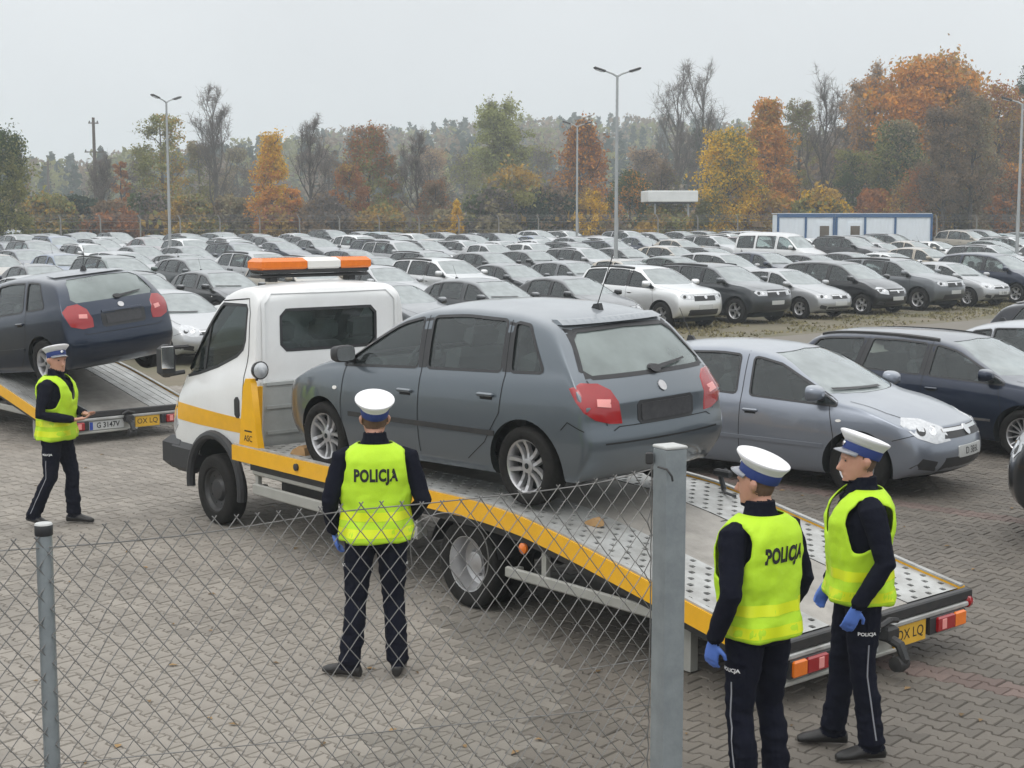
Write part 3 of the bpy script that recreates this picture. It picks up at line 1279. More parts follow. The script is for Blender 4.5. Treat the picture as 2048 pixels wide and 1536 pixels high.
P['pieces'] += [("side_moulding", [(-.95, .505), (.82, .515), (.82, .555), (-.95, .545)], SIDE(s), "dark_metal", .008, .01) for s in (1, -1)]
P['pieces'] += [("spoiler", [(-.53, 1.315), (.53, 1.315), (.51, 1.350), (-.51, 1.350)], REAR, "car_paint", .03, .06)]
P['pieces'] += [("wiper", [(-.03, .975), (-.02, 1.0), (-.38, 1.03), (-.38, 1.02)], REAR, "black_plastic", .022, .012), ("wiper", ellipse(.0, .985, .055, .028), REAR, "black_plastic", .025, .03)]
P['pieces'] += [("emblem", ellipse(0, .865, .038, .036), REAR, "alloy", .010, .008, .03)]
P['pieces'] += [("indicator", ellipse(1.02, .74, .03, .016), SIDE(s), "white_lens", .006, .005, .03) for s in (1, -1)]
P['pieces'] += [("fuel_flap", [], None, None, 0, 0)][:0]
P['pieces'] += front_kit(P, [(-.20, .64), (.16, .70), (.20, .80), (.0, .82), (-.18, .76)], [(-.40, .66), (.40, .66), (.36, .78), (-.36, .78)], intake=rect(0, .36, 1.0, .16, .04), plate_z=.52)
P_FABIA = P

# --- silver grey hatchback parked behind the officers ------------------------------------------
P = dict(name="hatchback", L=4.25, W=1.76, H=1.46, xf=2.17, xr=-2.08, wx_f=1.31, wx_r=-1.31, wr=.312, rr=.205, tw=.2, rim='twin5', steer=R(-4),
         cowl=(1.13, 1.0), back=(-1.85, .98), belt=[(-2.1, 1.0), (-1.2, .96), (0, .915), (1.1, .87), (2.2, .80)], bowF=.36, bowR=.2, taperF=.12, taperR=.08, tumble=.34,
         T=[(1.98, .755), (1.8, .85), (1.45, .945), (1.13, 1.0), (.70, 1.215), (.36, 1.375), (.08, 1.43), (-.4, 1.46), (-.9, 1.44), (-1.35, 1.375), (-1.62, 1.27), (-1.9, 1.02), (-2.02, .86)],
         F=[(1.90, .18), (2.10, .27), (2.17, .46), (2.12, .62), (1.98, .755)],
         R=[(-1.92, .28), (-2.07, .40), (-2.08, .58), (-2.04, .70), (-2.02, .86)], mirror=(.88, .96), mirror_k=1.05, seat_x=.0)
P['side_windows'] = [side_win(P, None, (.06, .02)), side_win(P, (-.10, -.14), (-.95, -.95)), side_win(P, (-1.0, -1.0), (-1.38, -1.30))]
screens(P, 1.37, .70, .545, 1.02, 1.31, .58, .47)
P['bs1'] = -1.35
P['doors'] = [([(-.02, .28), (-.03, .9), (-.06, 1.38)], .10, .79), ([(-.70, .28), (-.88, .45), (-.99, .7), (-1.0, .95), (-.96, 1.38)], -.86, .83)]
P['gaps'] = std_gaps(P, .68) + [([(1.03, .28), (1.06, .6), (.98, .90)], [SIDE(1), SIDE(-1)]), ([(1.66, .60), (1.85, .66), (1.95, .70)], [SIDE(1), SIDE(-1)]), ([(-.55, .685), (.55, .685)], FRONT)]
P['pieces'] = front_kit(P, [(-.25, .595), (-.05, .575), (.15, .640), (.275, .755), (.22, .815), (.02, .80), (-.18, .725)], [(-.43, .615), (.43, .615), (.40, .715), (-.40, .715)], intake=[(-.50, .25), (.50, .25), (.44, .43), (-.44, .43)], plate_z=.475, lamp_ang=40, lamp_x=1.98)
P['pieces'] += [("side_moulding", [(-.90, .485), (.95, .475), (.95, .515), (-.90, .525)], SIDE(s), "car_paint", .010, .012) for s in (1, -1)]
P['pieces'] += [("wiper", [(-.62, 1.035), (.10, 1.02), (.10, 1.035), (-.62, 1.05)], FRONT, "black_plastic", .02, .012), ("indicator", ellipse(1.10, .76, .03, .014), SIDE(-1), "white_lens", .006, .005, .03)]
P['pieces'] += tail_kit(P, [(-.2, .82), (.1, .84), (.16, .70), (-.1, .70)], plate=(0, .62), ang=142)
P_ASTRA = P

# --- long dark estate ---------------------------------------------------------------------------
P = dict(name="estate_car", L=4.6, W=1.80, H=1.5, xf=2.28, xr=-2.32, wx_f=1.36, wx_r=-1.36, wr=.318, rr=.22, tw=.21, rim='multi',
         cowl=(1.15, 1.01), back=(-2.15, 1.0), belt=[(-2.3, 1.0), (-1.2, .965), (0, .93), (1.1, .885), (2.2, .83)], bowF=.36, bowR=.16, taperF=.11, taperR=.07, tumble=.32,
         T=[(2.08, .78), (1.85, .88), (1.5, .96), (1.15, 1.01), (.70, 1.22), (.36, 1.385), (.05, 1.45), (-.5, 1.48), (-1.1, 1.475), (-1.6, 1.45), (-1.92, 1.39), (-2.05, 1.28), (-2.2, 1.03), (-2.26, .86)],
         F=[(2.0, .18), (2.2, .27), (2.28, .46), (2.22, .64), (2.08, .78)],
         R=[(-2.15, .30), (-2.31, .42), (-2.32, .6), (-2.27, .70), (-2.26, .86)], mirror=(.90, .965), seat_x=.0)
P['side_windows'] = [side_win(P, None, (.02, .04)), side_win(P, (-.10, -.08), (-.98, -.90)), side_win(P, (-1.10, -1.02), (-1.98, -1.75))]
P['pillars'] = [[(.01, .95), (.03, 1.345), (-.07, 1.35), (-.09, .955)], [(-.99, .98), (-.91, 1.37), (-1.01, 1.37), (-1.09, .985)]]
screens(P, 1.385, .71, .55, 1.03, 1.36, .62, .50)
P['bs1'] = -1.8
P['doors'] = [([(-.04, .28), (-.05, .9), (-.02, 1.38)], .10, .80), ([(-.76, .28), (-.92, .45), (-1.03, .7), (-1.05, .95), (-.96, 1.40)], -.90, .84)]
P['gaps'] = std_gaps(P, .68) + [([(1.05, .28), (1.08, .6), (1.0, .90)], [SIDE(1), SIDE(-1)])]
P['pieces'] = front_kit(P, [(-.22, .62), (.10, .66), (.24, .76), (.18, .80), (-.02, .79), (-.20, .73)], [(-.42, .62), (.42, .62), (.40, .74), (-.40, .74)], intake=rect(0, .36, 1.04, .14, .04), plate_z=.48, lamp_ang=38, lamp_x=2.1)
P['pieces'] += [("side_moulding", [(-.9, .46), (.95, .455), (.95, .485), (-.9, .49)], SIDE(s), "chrome", .008, .01) for s in (1, -1)]
P['pieces'] += [("roof_rail", [(-1.75, s * .56), (.05, s * .585), (.05, s * .61), (-1.75, s * .59)], TOP, "dark_metal", .03, .03) for s in (1, -1)]
P['pieces'] += tail_kit(P, [(-.2, .95), (.08, .97), (.14, .72), (-.1, .72)], plate=(0, .78), ang=142)
P_ESTATE = P

# --- navy hatchback on the second tow truck ------------------------------------------------------
P = dict(name="hatchback", L=4.25, W=1.76, H=1.51, xf=2.12, xr=-2.10, wx_f=1.30, wx_r=-1.30, wr=.315, rr=.21, tw=.2, rim='seven',
         cowl=(1.10, 1.04), back=(-1.93, 1.02), belt=[(-2.1, 1.04), (-1.2, 1.0), (0, .96), (1.1, .915), (2.2, .85)], bowF=.34, bowR=.2, taperF=.11, taperR=.07, tumble=.30,
         T=[(1.95, .79), (1.78, .89), (1.42, .99), (1.10, 1.045), (.66, 1.27), (.34, 1.425), (.05, 1.485), (-.4, 1.51), (-.95, 1.495), (-1.40, 1.44), (-1.66, 1.385), (-1.78, 1.29), (-1.97, 1.05), (-2.04, .90)],
         F=[(1.86, .18), (2.05, .28), (2.12, .48), (2.08, .65), (1.95, .79)],
         R=[(-1.94, .28), (-2.09, .40), (-2.10, .60), (-2.05, .70), (-2.04, .90)], mirror=(.88, 1.0))
P['side_windows'] = [side_win(P, None, (.02, .06)), side_win(P, (-.10, -.06), (-.88, -.80)), side_win(P, (-.96, -.88), (-1.42, -1.20))]
P['pillars'] = [[(.01, .985), (.05, 1.38), (-.05, 1.385), (-.09, .99)]]
screens(P, 1.42, .70, .55, 1.055, 1.37, .62, .52)
P['bs1'] = -1.45
P['doors'] = [([(-.04, .28), (-.05, .9), (.0, 1.40)], .10, .82), ([(-.70, .28), (-.87, .45), (-.97, .7), (-.98, .97), (-.86, 1.42)], -.84, .86)]
P['gaps'] = std_gaps(P, .66) + [([(-.60, .66), (-.55, .635), (.55, .635), (.60, .66)], REAR), ([(1.0, .28), (1.03, .6), (.96, .92)], [SIDE(1), SIDE(-1)])]
P['pieces'] = tail_kit(P, [(-.21, .96), (-.14, 1.03), (-.02, 1.04), (.09, .96), (.15, .83), (.15, .72), (.02, .71), (-.12, .76)], plate=(0, .80), ang=140)
P['pieces'] += [("emblem", ellipse(0, .965, .045, .035), REAR, "alloy", .010, .008, .03), ("wiper", [(-.03, 1.06), (-.02, 1.09), (-.40, 1.12), (-.40, 1.11)], REAR, "black_plastic", .022, .012), ("wiper", ellipse(0, 1.075, .055, .028), REAR, "black_plastic", .025, .03),
                ("plate_recess", rect(0, .80, .66, .20, .03), REAR, "black_plastic", .004, .004), ("plate_handle", rect(0, .905, .62, .025), REAR, "car_paint", .018, .02),
                ("spoiler", [(-.54, 1.40), (.54, 1.40), (.52, 1.43), (-.52, 1.43)], REAR, "car_paint", .03, .05)]
P['pieces'] += [("side_moulding", [(-.9, .50), (.9, .49), (.9, .525), (-.9, .535)], SIDE(s), "car_paint", .008, .012) for s in (1, -1)]
P_NAVY = P

# --- saloon --------------------------------------------------------------------------------------
P = dict(name="saloon_car", L=4.55, W=1.74, H=1.44, xf=2.22, xr=-2.33, wx_f=1.30, wx_r=-1.30, wr=.31, rr=.20, rim='five',
         cowl=(1.08, .99), back=(-1.66, .98), belt=[(-2.3, .97), (-1.2, .945), (0, .92), (1.1, .88), (2.2, .80)], bowF=.32, bowR=.22, taperF=.11, taperR=.09, tumble=.34,
         T=[(2.04, .75), (1.85, .84), (1.45, .93), (1.08, .99), (.66, 1.2), (.34, 1.355), (.05, 1.415), (-.4, 1.44), (-.85, 1.41), (-1.2, 1.29), (-1.66, 1.02), (-1.95, .985), (-2.2, .945)],
         F=[(1.96, .18), (2.15, .27), (2.22, .46), (2.17, .62), (2.04, .75)],
         R=[(-2.14, .28), (-2.32, .42), (-2.33, .6), (-2.28, .75), (-2.2, .945)], mirror=(.86, .95))
P['side_windows'] = [side_win(P, None, (.02, .0)), side_win(P, (-.08, -.10), (-.95, -.88))]
screens(P, 1.35, .69, .54, 1.04, 1.33, .55, .47)
P['bs1'] = -.95
P['doors'] = [([(-.03, .28), (-.04, .9), (-.06, 1.36)], .1, .79), ([(-.70, .28), (-.87, .45), (-.98, .7), (-1.0, .94)], -.86, .82)]
P['gaps'] = std_gaps(P, .66) + [([(1.02, .28), (1.05, .6), (.96, .90)], [SIDE(1), SIDE(-1)])]
P['pieces'] = front_kit(P, [(-.20, .60), (.10, .61), (.22, .70), (.18, .75), (-.18, .72)], [(-.34, .60), (.34, .60), (.31, .725), (-.31, .725)], intake=rect(0, .32, 1.0, .13, .03), plate_z=.47, lamp_ang=34, lamp_x=2.06)
P['pieces'] += tail_kit(P, [(-.15, .88), (.14, .88), (.14, .70), (-.12, .70)], plate=(0, .78), ang=145, plate_mat="plate_white")
P_SALOON = P

# --- four-by-four ----------------------------------------------------------------------------------
P = dict(name="off_road_car", L=4.5, W=1.84, H=1.68, xf=2.2, xr=-2.3, wx_f=1.33, wx_r=-1.33, wr=.36, rr=.23, tw=.23, rim='five', zb=.28, arch=.065,
         cowl=(1.08, 1.17), back=(-2.15, 1.15), belt=[(-2.3, 1.14), (-1.2, 1.11), (0, 1.08), (1.1, 1.04), (2.2, .98)], bowF=.26, bowR=.16, taperF=.08, taperR=.06, tumble=.26,
         T=[(2.06, .98), (1.88, 1.06), (1.45, 1.13), (1.08, 1.175), (.68, 1.39), (.36, 1.56), (.05, 1.63), (-.5, 1.66), (-1.1, 1.655), (-1.6, 1.63), (-1.98, 1.57), (-2.1, 1.4), (-2.22, 1.18), (-2.26, 1.0)],
         F=[(1.96, .28), (2.14, .36), (2.2, .58), (2.17, .8), (2.06, .98)],
         R=[(-2.12, .36), (-2.29, .5), (-2.3, .7), (-2.26, .8), (-2.26, 1.0)], mirror=(.86, 1.13), mirror_k=1.1)
P['side_windows'] = [side_win(P, None, (.02, .04)), side_win(P, (-.09, -.07), (-.95, -.90)), side_win(P, (-1.05, -1.0), (-1.95, -1.78))]
P['pillars'] = [[(.01, 1.10), (.03, 1.52), (-.06, 1.53), (-.08, 1.105)]]
screens(P, 1.55, .73, .58, 1.19, 1.52, .64, .54)
P['bs1'] = -1.85
P['doors'] = [([(-.03, .36), (-.04, 1.05), (-.02, 1.55)], .1, .95), ([(-.70, .36), (-.9, .55), (-1.0, .8), (-1.0, 1.1)], -.86, .98)]
P['gaps'] = std_gaps(P, .70) + [([(1.02, .36), (1.05, .75), (.98, 1.06)], [SIDE(1), SIDE(-1)])]
P['pieces'] = front_kit(P, [(-.19, .80), (.10, .80), (.22, .88), (.18, .95), (-.18, .94)], [(-.40, .76), (.40, .76), (.38, .93), (-.38, .93)], intake=rect(0, .45, 1.1, .16, .03), plate_z=.60, lamp_ang=30, lamp_x=2.08, fog=False)
P['pieces'] += [("sill_cladding", [(-.95, .30), (.95, .30), (.95, .40), (-.95, .40)], SIDE(s), "black_plastic", .012, .02) for s in (1, -1)]
P['pieces'] += [("roof_rail", [(-1.75, s * .60), (.05, s * .61), (.05, s * .645), (-1.75, s * .635)], TOP, "dark_metal", .04, .04) for s in (1, -1)]
P['pieces'] += tail_kit(P, [(-.1, 1.12), (.1, 1.12), (.1, .8), (-.08, .8)], plate=(0, .85), ang=145)
P_SUV = P

# --- people carrier ---------------------------------------------------------------------------------
P = dict(name="people_carrier", L=4.4, W=1.8, H=1.62, xf=2.15, xr=-2.25, wx_f=1.36, wx_r=-1.34, wr=.315, rr=.21, rim='five',
         cowl=(1.28, 1.08), back=(-2.1, 1.08), belt=[(-2.3, 1.07), (-1.2, 1.04), (0, 1.0), (1.2, .95), (2.2, .86)], bowF=.36, bowR=.18, taperF=.11, taperR=.07, tumble=.27,
         T=[(1.98, .82), (1.82, .92), (1.55, 1.02), (1.28, 1.085), (.82, 1.32), (.42, 1.51), (.1, 1.58), (-.5, 1.62), (-1.1, 1.61), (-1.6, 1.56), (-1.92, 1.49), (-2.05, 1.35), (-2.16, 1.1), (-2.2, .95)],
         F=[(1.9, .2), (2.08, .3), (2.15, .5), (2.1, .67), (1.98, .82)],
         R=[(-2.08, .3), (-2.24, .45), (-2.25, .65), (-2.2, .75), (-2.2, .95)], mirror=(1.0, 1.04))
P['side_windows'] = [side_win(P, (.92, .72), (.04, .06)), side_win(P, (-.07, -.05), (-.92, -.88)), side_win(P, (-1.02, -.98), (-1.92, -1.7))]
P['pillars'] = [[(.03, 1.02), (.05, 1.47), (-.05, 1.48), (-.07, 1.025)]]
screens(P, 1.50, .72, .57, 1.11, 1.44, .62, .53)
P['bs1'] = -1.8
P['doors'] = [([(-.02, .3), (-.02, 1.0), (0, 1.5)], .12, .88), ([(-.72, .3), (-.9, .5), (-1.0, .75), (-1.0, 1.05)], -.85, .92)]
P['gaps'] = std_gaps(P, .66) + [([(1.05, .3), (1.08, .6), (1.0, .95)], [SIDE(1), SIDE(-1)])]
P['pieces'] = front_kit(P, [(-.20, .62), (.08, .66), (.24, .80), (.18, .86), (0, .84), (-.18, .74)], [(-.36, .64), (.36, .64), (.33, .76), (-.33, .76)], intake=rect(0, .34, 1.05, .15, .03), plate_z=.50, lamp_ang=40, lamp_x=1.98)
P['pieces'] += tail_kit(P, [(-.1, 1.1), (.1, 1.1), (.1, .75), (-.08, .75)], plate=(0, .85), ang=145)
P_MPV = P

# --- minibus ------------------------------------------------------------------------------------------
P = dict(name="minibus", L=4.9, W=1.9, H=2.05, xf=2.4, xr=-2.5, wx_f=1.5, wx_r=-1.5, wr=.33, rr=.21, rim='steel', zb=.26,
         cowl=(1.55, 1.25), back=(-2.4, 1.2), belt=[(-2.5, 1.2), (0, 1.18), (1.6, 1.12), (2.4, 1.0)], bowF=.2, bowR=.1, taperF=.08, taperR=.04, tumble=.16, crown=.06,
         T=[(2.25, 1.0), (1.95, 1.14), (1.55, 1.26), (1.15, 1.62), (.85, 1.86), (.55, 1.97), (0, 2.02), (-1, 2.03), (-1.8, 2.02), (-2.25, 1.99), (-2.38, 1.9), (-2.45, 1.2), (-2.47, 1.0)],
         F=[(2.2, .26), (2.36, .35), (2.4, .6), (2.35, .8), (2.25, 1.0)],
         R=[(-2.4, .3), (-2.5, .45), (-2.5, .7), (-2.48, .8), (-2.47, 1.0)], mirror=(1.2, 1.22), mirror_k=1.3)
P['side_windows'] = [side_win(P, None, (.28, .3), off=.2), side_win(P, (.12, .12), (-1.0, -1.0), off=.2), side_win(P, (-1.15, -1.15), (-2.2, -2.15), off=.2)]
screens(P, 1.80, .78, .68, 1.22, 1.82, .72, .68)
P['bs1'] = -2.2
P['doors'] = [([(.2, .3), (.2, 1.0), (.2, 1.8)], .35, 1.0)]
P['pieces'] = front_kit(P, [(-.16, .78), (.16, .80), (.16, .98), (-.16, .96)], [(-.45, .78), (.45, .78), (.45, .93), (-.45, .93)], intake=rect(0, .42, 1.1, .16, .03), plate_z=.58, lamp_ang=25, lamp_x=2.3, fog=False)
P['pieces'] += tail_kit(P, [(-.05, 1.15), (.05, 1.15), (.05, .8), (-.05, .8)], plate=(0, .85), ang=150)
P_VAN = P

for key, P in (("fabia", P_FABIA), ("astra", P_ASTRA), ("estate", P_ESTATE), ("navy", P_NAVY), ("saloon", P_SALOON), ("suv", P_SUV), ("mpv", P_MPV), ("van", P_VAN)):
    PROTO[key] = build_car(P)
    PROTO[key]['P'] = key
stretch(PROTO['fabia'], 1.05)
PDEF = dict(fabia=P_FABIA, astra=P_ASTRA, estate=P_ESTATE, navy=P_NAVY, saloon=P_SALOON, suv=P_SUV, mpv=P_MPV, van=P_VAN)
# ------------------------------------------------------------------ tow truck (x forward from the front axle, y left)
DECK = [(-.80, .865), (-4.25, .865), (-4.7, .835), (-5.25, .75), (-6.0, .605), (-6.6, .485), (-7.05, .40)]
DECKF = sorted(DECK)
HWD = 1.06


def deck_z(x):
    return interp(DECKF, x)


def deck_strip(mb, y0, y1, dz0, dz1, xs, mi=0):
    """A bar that follows the bent deck, y0..y1 wide, from dz0 to dz1 above it."""
    vs, fs = [], []
    for x in xs:
        z = deck_z(x)
        vs += [(x, y0, z + dz0), (x, y1, z + dz0), (x, y1, z + dz1), (x, y0, z + dz1)]
    n = len(xs)
    for i in range(n - 1):
        a, b = i * 4, i * 4 + 4
        for k in range(4):
            fs.append((a + k, a + (k + 1) % 4, b + (k + 1) % 4, b + k))
    fs += [(3, 2, 1, 0), (4 * n - 4, 4 * n - 3, 4 * n - 2, 4 * n - 1)]
    mb.add(vs, fs, mi)


def deck_xs(x0, x1, step=.25):
    n = max(2, int(abs(x1 - x0) / step) + 1)
    return [lerp(x0, x1, i / (n - 1)) for i in range(n)]


def build_tow_truck(name, label, style, plate="GH4 14K"):
    root = empty(name, label=label, cat="tow truck", group="tow trucks carrying cars")
    # ---------------- cab
    P = dict(L=1.75, W=1.86, H=2.38, xf=1.01, xr=-.74, belt=[(-.8, 1.62), (-.4, 1.60), (.4, 1.40), (.97, 1.22)], bowF=.12, bowR=.03, taperF=.05, taperR=.0, tumble=.0, tumq=.10, zmax=.75)
    Tt = [(.94, 1.16), (.88, 1.30), (.80, 1.42), (.60, 1.64), (.30, 1.97), (.05, 2.22), (-.13, 2.32), (-.34, 2.37), (-.56, 2.385), (-.68, 2.36), (-.735, 2.27)]
    F = [(.92, .62), (1.0, .74), (1.01, .92), (.99, 1.05), (.94, 1.16)]
    Rr = [(-.74, .62), (-.74, 1.0), (-.74, 1.6), (-.74, 2.0), (-.735, 2.26)]
    me = shell(P, Tt, F, Rr, .62, crown=.05, step=.10)
    so = link("skin", me)
    md = so.modifiers.new("s", 'SUBSURF')
    md.levels = 1
    me1 = eval_mesh(so)
    drop(so)
    bm = bmesh.new()
    bm.from_mesh(me1)
    bvh = BVHTree.FromBMesh(bm)
    bm.free()
    so = link("skin", me1, mats=["white_paint"])
    cc = bpy.data.collections.new("cut")
    COL.children.link(cc)
    cut = []

    def cutter(me_, m_):
        o = bpy.data.objects.new("cut", me_)
        me_.materials.append(MATS[m_])
        cc.objects.link(o)
        cut.append(o)
    win = [(.66, 1.46), (.30, 1.51), (-.10, 1.60), (-.44, 1.70), (-.52, 1.76), (-.55, 1.84), (-.56, 2.12), (-.53, 2.16), (-.16, 2.15), (-.12, 2.13), (.10, 1.93), (.58, 1.49)]
    win = [(.74, 1.39), (.36, 1.46), (-.02, 1.555), (-.38, 1.68), (-.49, 1.75), (-.53, 1.84), (-.545, 2.13), (-.52, 2.165), (-.06, 2.16), (.00, 2.12), (.26, 1.87), (.62, 1.50), (.76, 1.415)]
    cutter(MB().prism(win, -1.3, 1.3, 'xz').mesh("w"), "black_gap")
    rw = rect(.05, 1.93, 1.08, .38, .06)
    cutter(MB().prism(rw, -1.0, -.60, 'yz').mesh("w"), "black_gap")
    wsc = [(-.74, 1.47), (.74, 1.47), (.70, 1.85), (.62, 2.20), (.55, 2.24), (-.55, 2.24), (-.62, 2.20), (-.70, 1.85)]
    cutter(MB().prism(wsc, -.25, 1.2, 'yz').mesh("w"), "black_gap")
    Pi = dict(P)
    cav = shell(Pi, [(.66, 1.34), (.48, 1.62), (.20, 1.93), (-.03, 2.15), (-.28, 2.27), (-.62, 2.29), (-.68, 2.20)], [(.62, .8), (.64, 1.25)], [(-.68, .8), (-.68, 2.05)], .8, inset=.06, crown=.04, step=.2)
    cutter(cav, "inner_shell")
    for s in (1, -1):
        m = MB()
        a, wr_ = .475, .345
        r0 = [(a * math.cos(2 * math.pi * k / 40), s * 1.3, wr_ + .04 + a * math.sin(2 * math.pi * k / 40)) for k in range(40)]
        r1 = [(p[0], s * .5, p[2]) for p in r0]
        m.add(r0 + r1, [tuple(range(40)), tuple(range(79, 39, -1))] + [(k, 40 + k, 40 + (k + 1) % 40, (k + 1) % 40) for k in range(40)])
        cutter(m.mesh("c"), "wheel_well")
    md = so.modifiers.new("b", 'BOOLEAN')
    md.operation, md.operand_type, md.collection, md.solver, md.material_mode = 'DIFFERENCE', 'COLLECTION', cc, 'EXACT', 'TRANSFER'
    bme = eval_mesh(so)
    drop(so)
    for o in cut:
        drop(o)
    bpy.data.collections.remove(cc)
    smooth(bme, 30)
    cab = link("cab", bme, root)
    for s in (1, -1):
        patch("window", bvh, win, SIDE(s), "cab_glass", cab, off=-.012, depth=0, res=.12)
        patch("window_divider", bvh, [(.30, 1.475), (.26, 1.48), (.14, 1.97), (.18, 1.95)], SIDE(s), "black_plastic", cab, off=-.004, depth=.02)
        # rubber seal round the side window
        g = MB()
        vs, fs = strip_geo(bvh, win + [win[0]], SIDE(s), w=.030, off=.002, res=.05)
        g.add(vs, fs)
        g.build("window_seal", "black_plastic", cab, fix=False)
        # door seam
        vs, fs = strip_geo(bvh, [(.80, .90), (.82, 1.20), (.84, 1.36), (.62, 1.57), (.06, 2.18), (-.56, 2.23), (-.60, 2.10), (-.60, 1.75), (-.565, 1.5), (-.565, .95), (-.50, .72)], SIDE(s), w=.012, off=.002, res=.05)
        d = MB().add(vs, fs).build("door", "black_gap", cab, fix=False)
        vs, fs = patch_geo(bvh, rect(-.47, 1.20, .085, .20, .03), SIDE(s), .012, .02, res=.05)
        MB().add(vs, fs).build("handle", "black_plastic", d, fix=False)
    patch("windscreen", bvh, wsc, FRONT, "cab_glass", cab, off=-.01, depth=0, res=.14)
    patch("rear_window", bvh, rw, REAR, "cab_glass", cab, off=-.012, depth=0, res=.15)
    g = MB()
    vs, fs = strip_geo(bvh, rw + [rw[0]], REAR, w=.03, off=.003, res=.05)
    g.add(vs, fs)
    g.build("window_seal", "black_plastic", cab, fix=False)
    # pressed swage round the rear wall
    for (y0, z0, w_, h_) in ((0.02, 1.80, 1.52, .98),):
        vs, fs = strip_geo(bvh, rect(y0, z0, w_, h_, .10) + [rect(y0, z0, w_, h_, .10)[0]], REAR, w=.035, off=.012, res=.06)
        MB().add(vs, fs).build("pressed_rib", "white_paint", cab, fix=False)
    # yellow band
    for s in (1, -1):
        patch("stripe", bvh, [(-.72, .955), (.40, .955), (1.0, .965), (1.0, 1.135), (.40, 1.125), (-.72, 1.095)], SIDE(s), "yellow_paint", cab, off=.003, depth=.002)
    # grey lower panel on the rear wall with its shelf lines
    m = MB()
    m.box((-.76, 0, 1.15), (.05, 1.66, .62), 0, bev=.01)
    for z in (.98, 1.22, 1.44):
        m.box((-.79, 0, z), (.02, 1.6, .03), 0)
    m.build("bulkhead", "dirty_white_panel", root)
    # interior
    for y in (.45, -.05, -.5):
        m = MB()
        m.box((-.12, y, 1.12), (.5, .42, .2), bev=.05)
        m.box((-.42, y, 1.48), (.16, .42, .62), M=Matrix.Rotation(R(-8), 4, 'Y'), bev=.05)
        m.box((-.47, y, 1.90), (.11, .27, .2), M=Matrix.Rotation(R(-8), 4, 'Y'), bev=.04)
        m.build("seat", "interior_cloth", cab)
    m = MB()
    m.box((.36, 0, 1.34), (.36, 1.5, .22), bev=.06)
    c = Vector((.06, .45, 1.52))
    m.tube([c + Vector((-.09 * math.sin(2 * math.pi * k / 16), .21 * math.cos(2 * math.pi * k / 16), .19 * math.sin(2 * math.pi * k / 16))) for k in range(17)], .018, 6, cap=False)
    m.tube([c + Vector((.2, 0, -.15)), c], .04, 6)
    m.box(tuple(c), (.03, .36, .05))
    m.build("dashboard", "interior_cloth", cab)
    # front end
    m = MB()
    m.box((.90, 0, .60), (.36, 1.84, .34), bev=.07)
    m.box((1.05, 0, .52), (.08, 1.5, .14), bev=.03)
    for s in (1, -1):
        m.box((.66, s * .86, .58), (.40, .15, .30), bev=.05)
    m.build("bumper", "black_plastic", root)
    fk = [("grille", rect(0, .97, 1.0, .24, .05), FRONT, "black_plastic", .006, .01)]
    for s in (1, -1):
        pl = [(-.20, .80), (.12, .80), (.20, .90), (.18, 1.06), (.05, 1.08), (-.16, 1.0)]
        fk.append(("headlight", pl if s > 0 else mir(pl), oblique(.85, s * .68, s * 42), "clear_lens", .007, .02))
    for nm, poly, fr, mm, off, dep in fk:
        patch(nm, bvh, poly, fr, mm, cab, off, dep)
    # mirrors
    for s in (1, -1):
        m = MB()
        m.box((.74, s * 1.03, 1.56), (.13, .14, .33), bev=.045)
        m.tube([(.72, s * .84, 1.44), (.74, s * 1.02, 1.42)], .025, 6)
        m.tube([(.66, s * .82, 1.70), (.74, s * 1.02, 1.69)], .022, 6)
        m.box((.665, s * 1.05, 1.60), (.012, .13, .22), 1, bev=.004)
        m.build("mirror", ["black_plastic", "chrome"], root)
    # arch lips
    for s in (1, -1):
        m = MB()
        pts = [(.50 * math.cos(R(a)), s * .915, .385 + .50 * math.sin(R(a))) for a in range(-8, 196, 9)]
        m.tube(pts, .045, 8)
        m.build("wheel_arch", "black_plastic", root)
    # light bar
    bar = MB().box((-.34, 0, 2.425), (.16, 1.26, .03), bev=.01).box((-.34, .45, 2.40), (.10, .08, .06)).box((-.34, -.45, 2.40), (.10, .08, .06)).box((-.34, 0, 2.475), (.235, 1.22, .05), bev=.015)
    lb = bar.build("light_bar", "dark_metal", root)
    for (y0, y1, mm, nm) in ((.63, .12, "amber_lens", "amber_lamp"), (.115, -.265, "white_lens", "white_panel"), (-.27, -.63, "amber_lens", "amber_lamp")):
        MB().box((-.34, (y0 + y1) / 2, 2.535), (.26, abs(y0 - y1), .13), bev=.035).build(nm, mm, lb)
    # ---------------- chassis
    m = MB()
    for s in (1, -1):
        m.box((-2.75, s * .40, .62), (5.3, .09, .20))
        m.box((-6.1, s * .40, .36), (1.5, .07, .10), M=Matrix.Rotation(R(-11), 4, 'Y'))
    for x in (-.9, -2.0, -3.2, -4.6, -5.3):
        m.box((x, 0, .62), (.09, .9, .14))
    m.box((-1.5, .66, .55), (.7, .42, .36), bev=.05)
    m.box((-2.4, -.66, .55), (.9, .42, .36), bev=.05)
    m.tube([(-4.0, .7, .345), (-4.0, -.7, .345)], .07, 10)
    m.lathe([(0.001, -.16), (.12, -.13), (.16, 0), (.12, .13), (.001, .16)], c=(-4.0, 0, .345), n=12)
    m.build("chassis", "dark_metal", root)
    # ---------------- wheels: single in front, twins behind
    for s in (1, -1):
        add_wheel(root, 0, s * .84, .345, s, w=.20, rim_r=.215, style='steel', rim_mat='dark_metal', name="wheel")
        o = add_wheel(root, -4.0, s * .66, .345, s, w=.185, rim_r=.215, style='steel', rim_mat='dark_metal')
    # the outer rear wheels are dished inwards
    key = "dish"
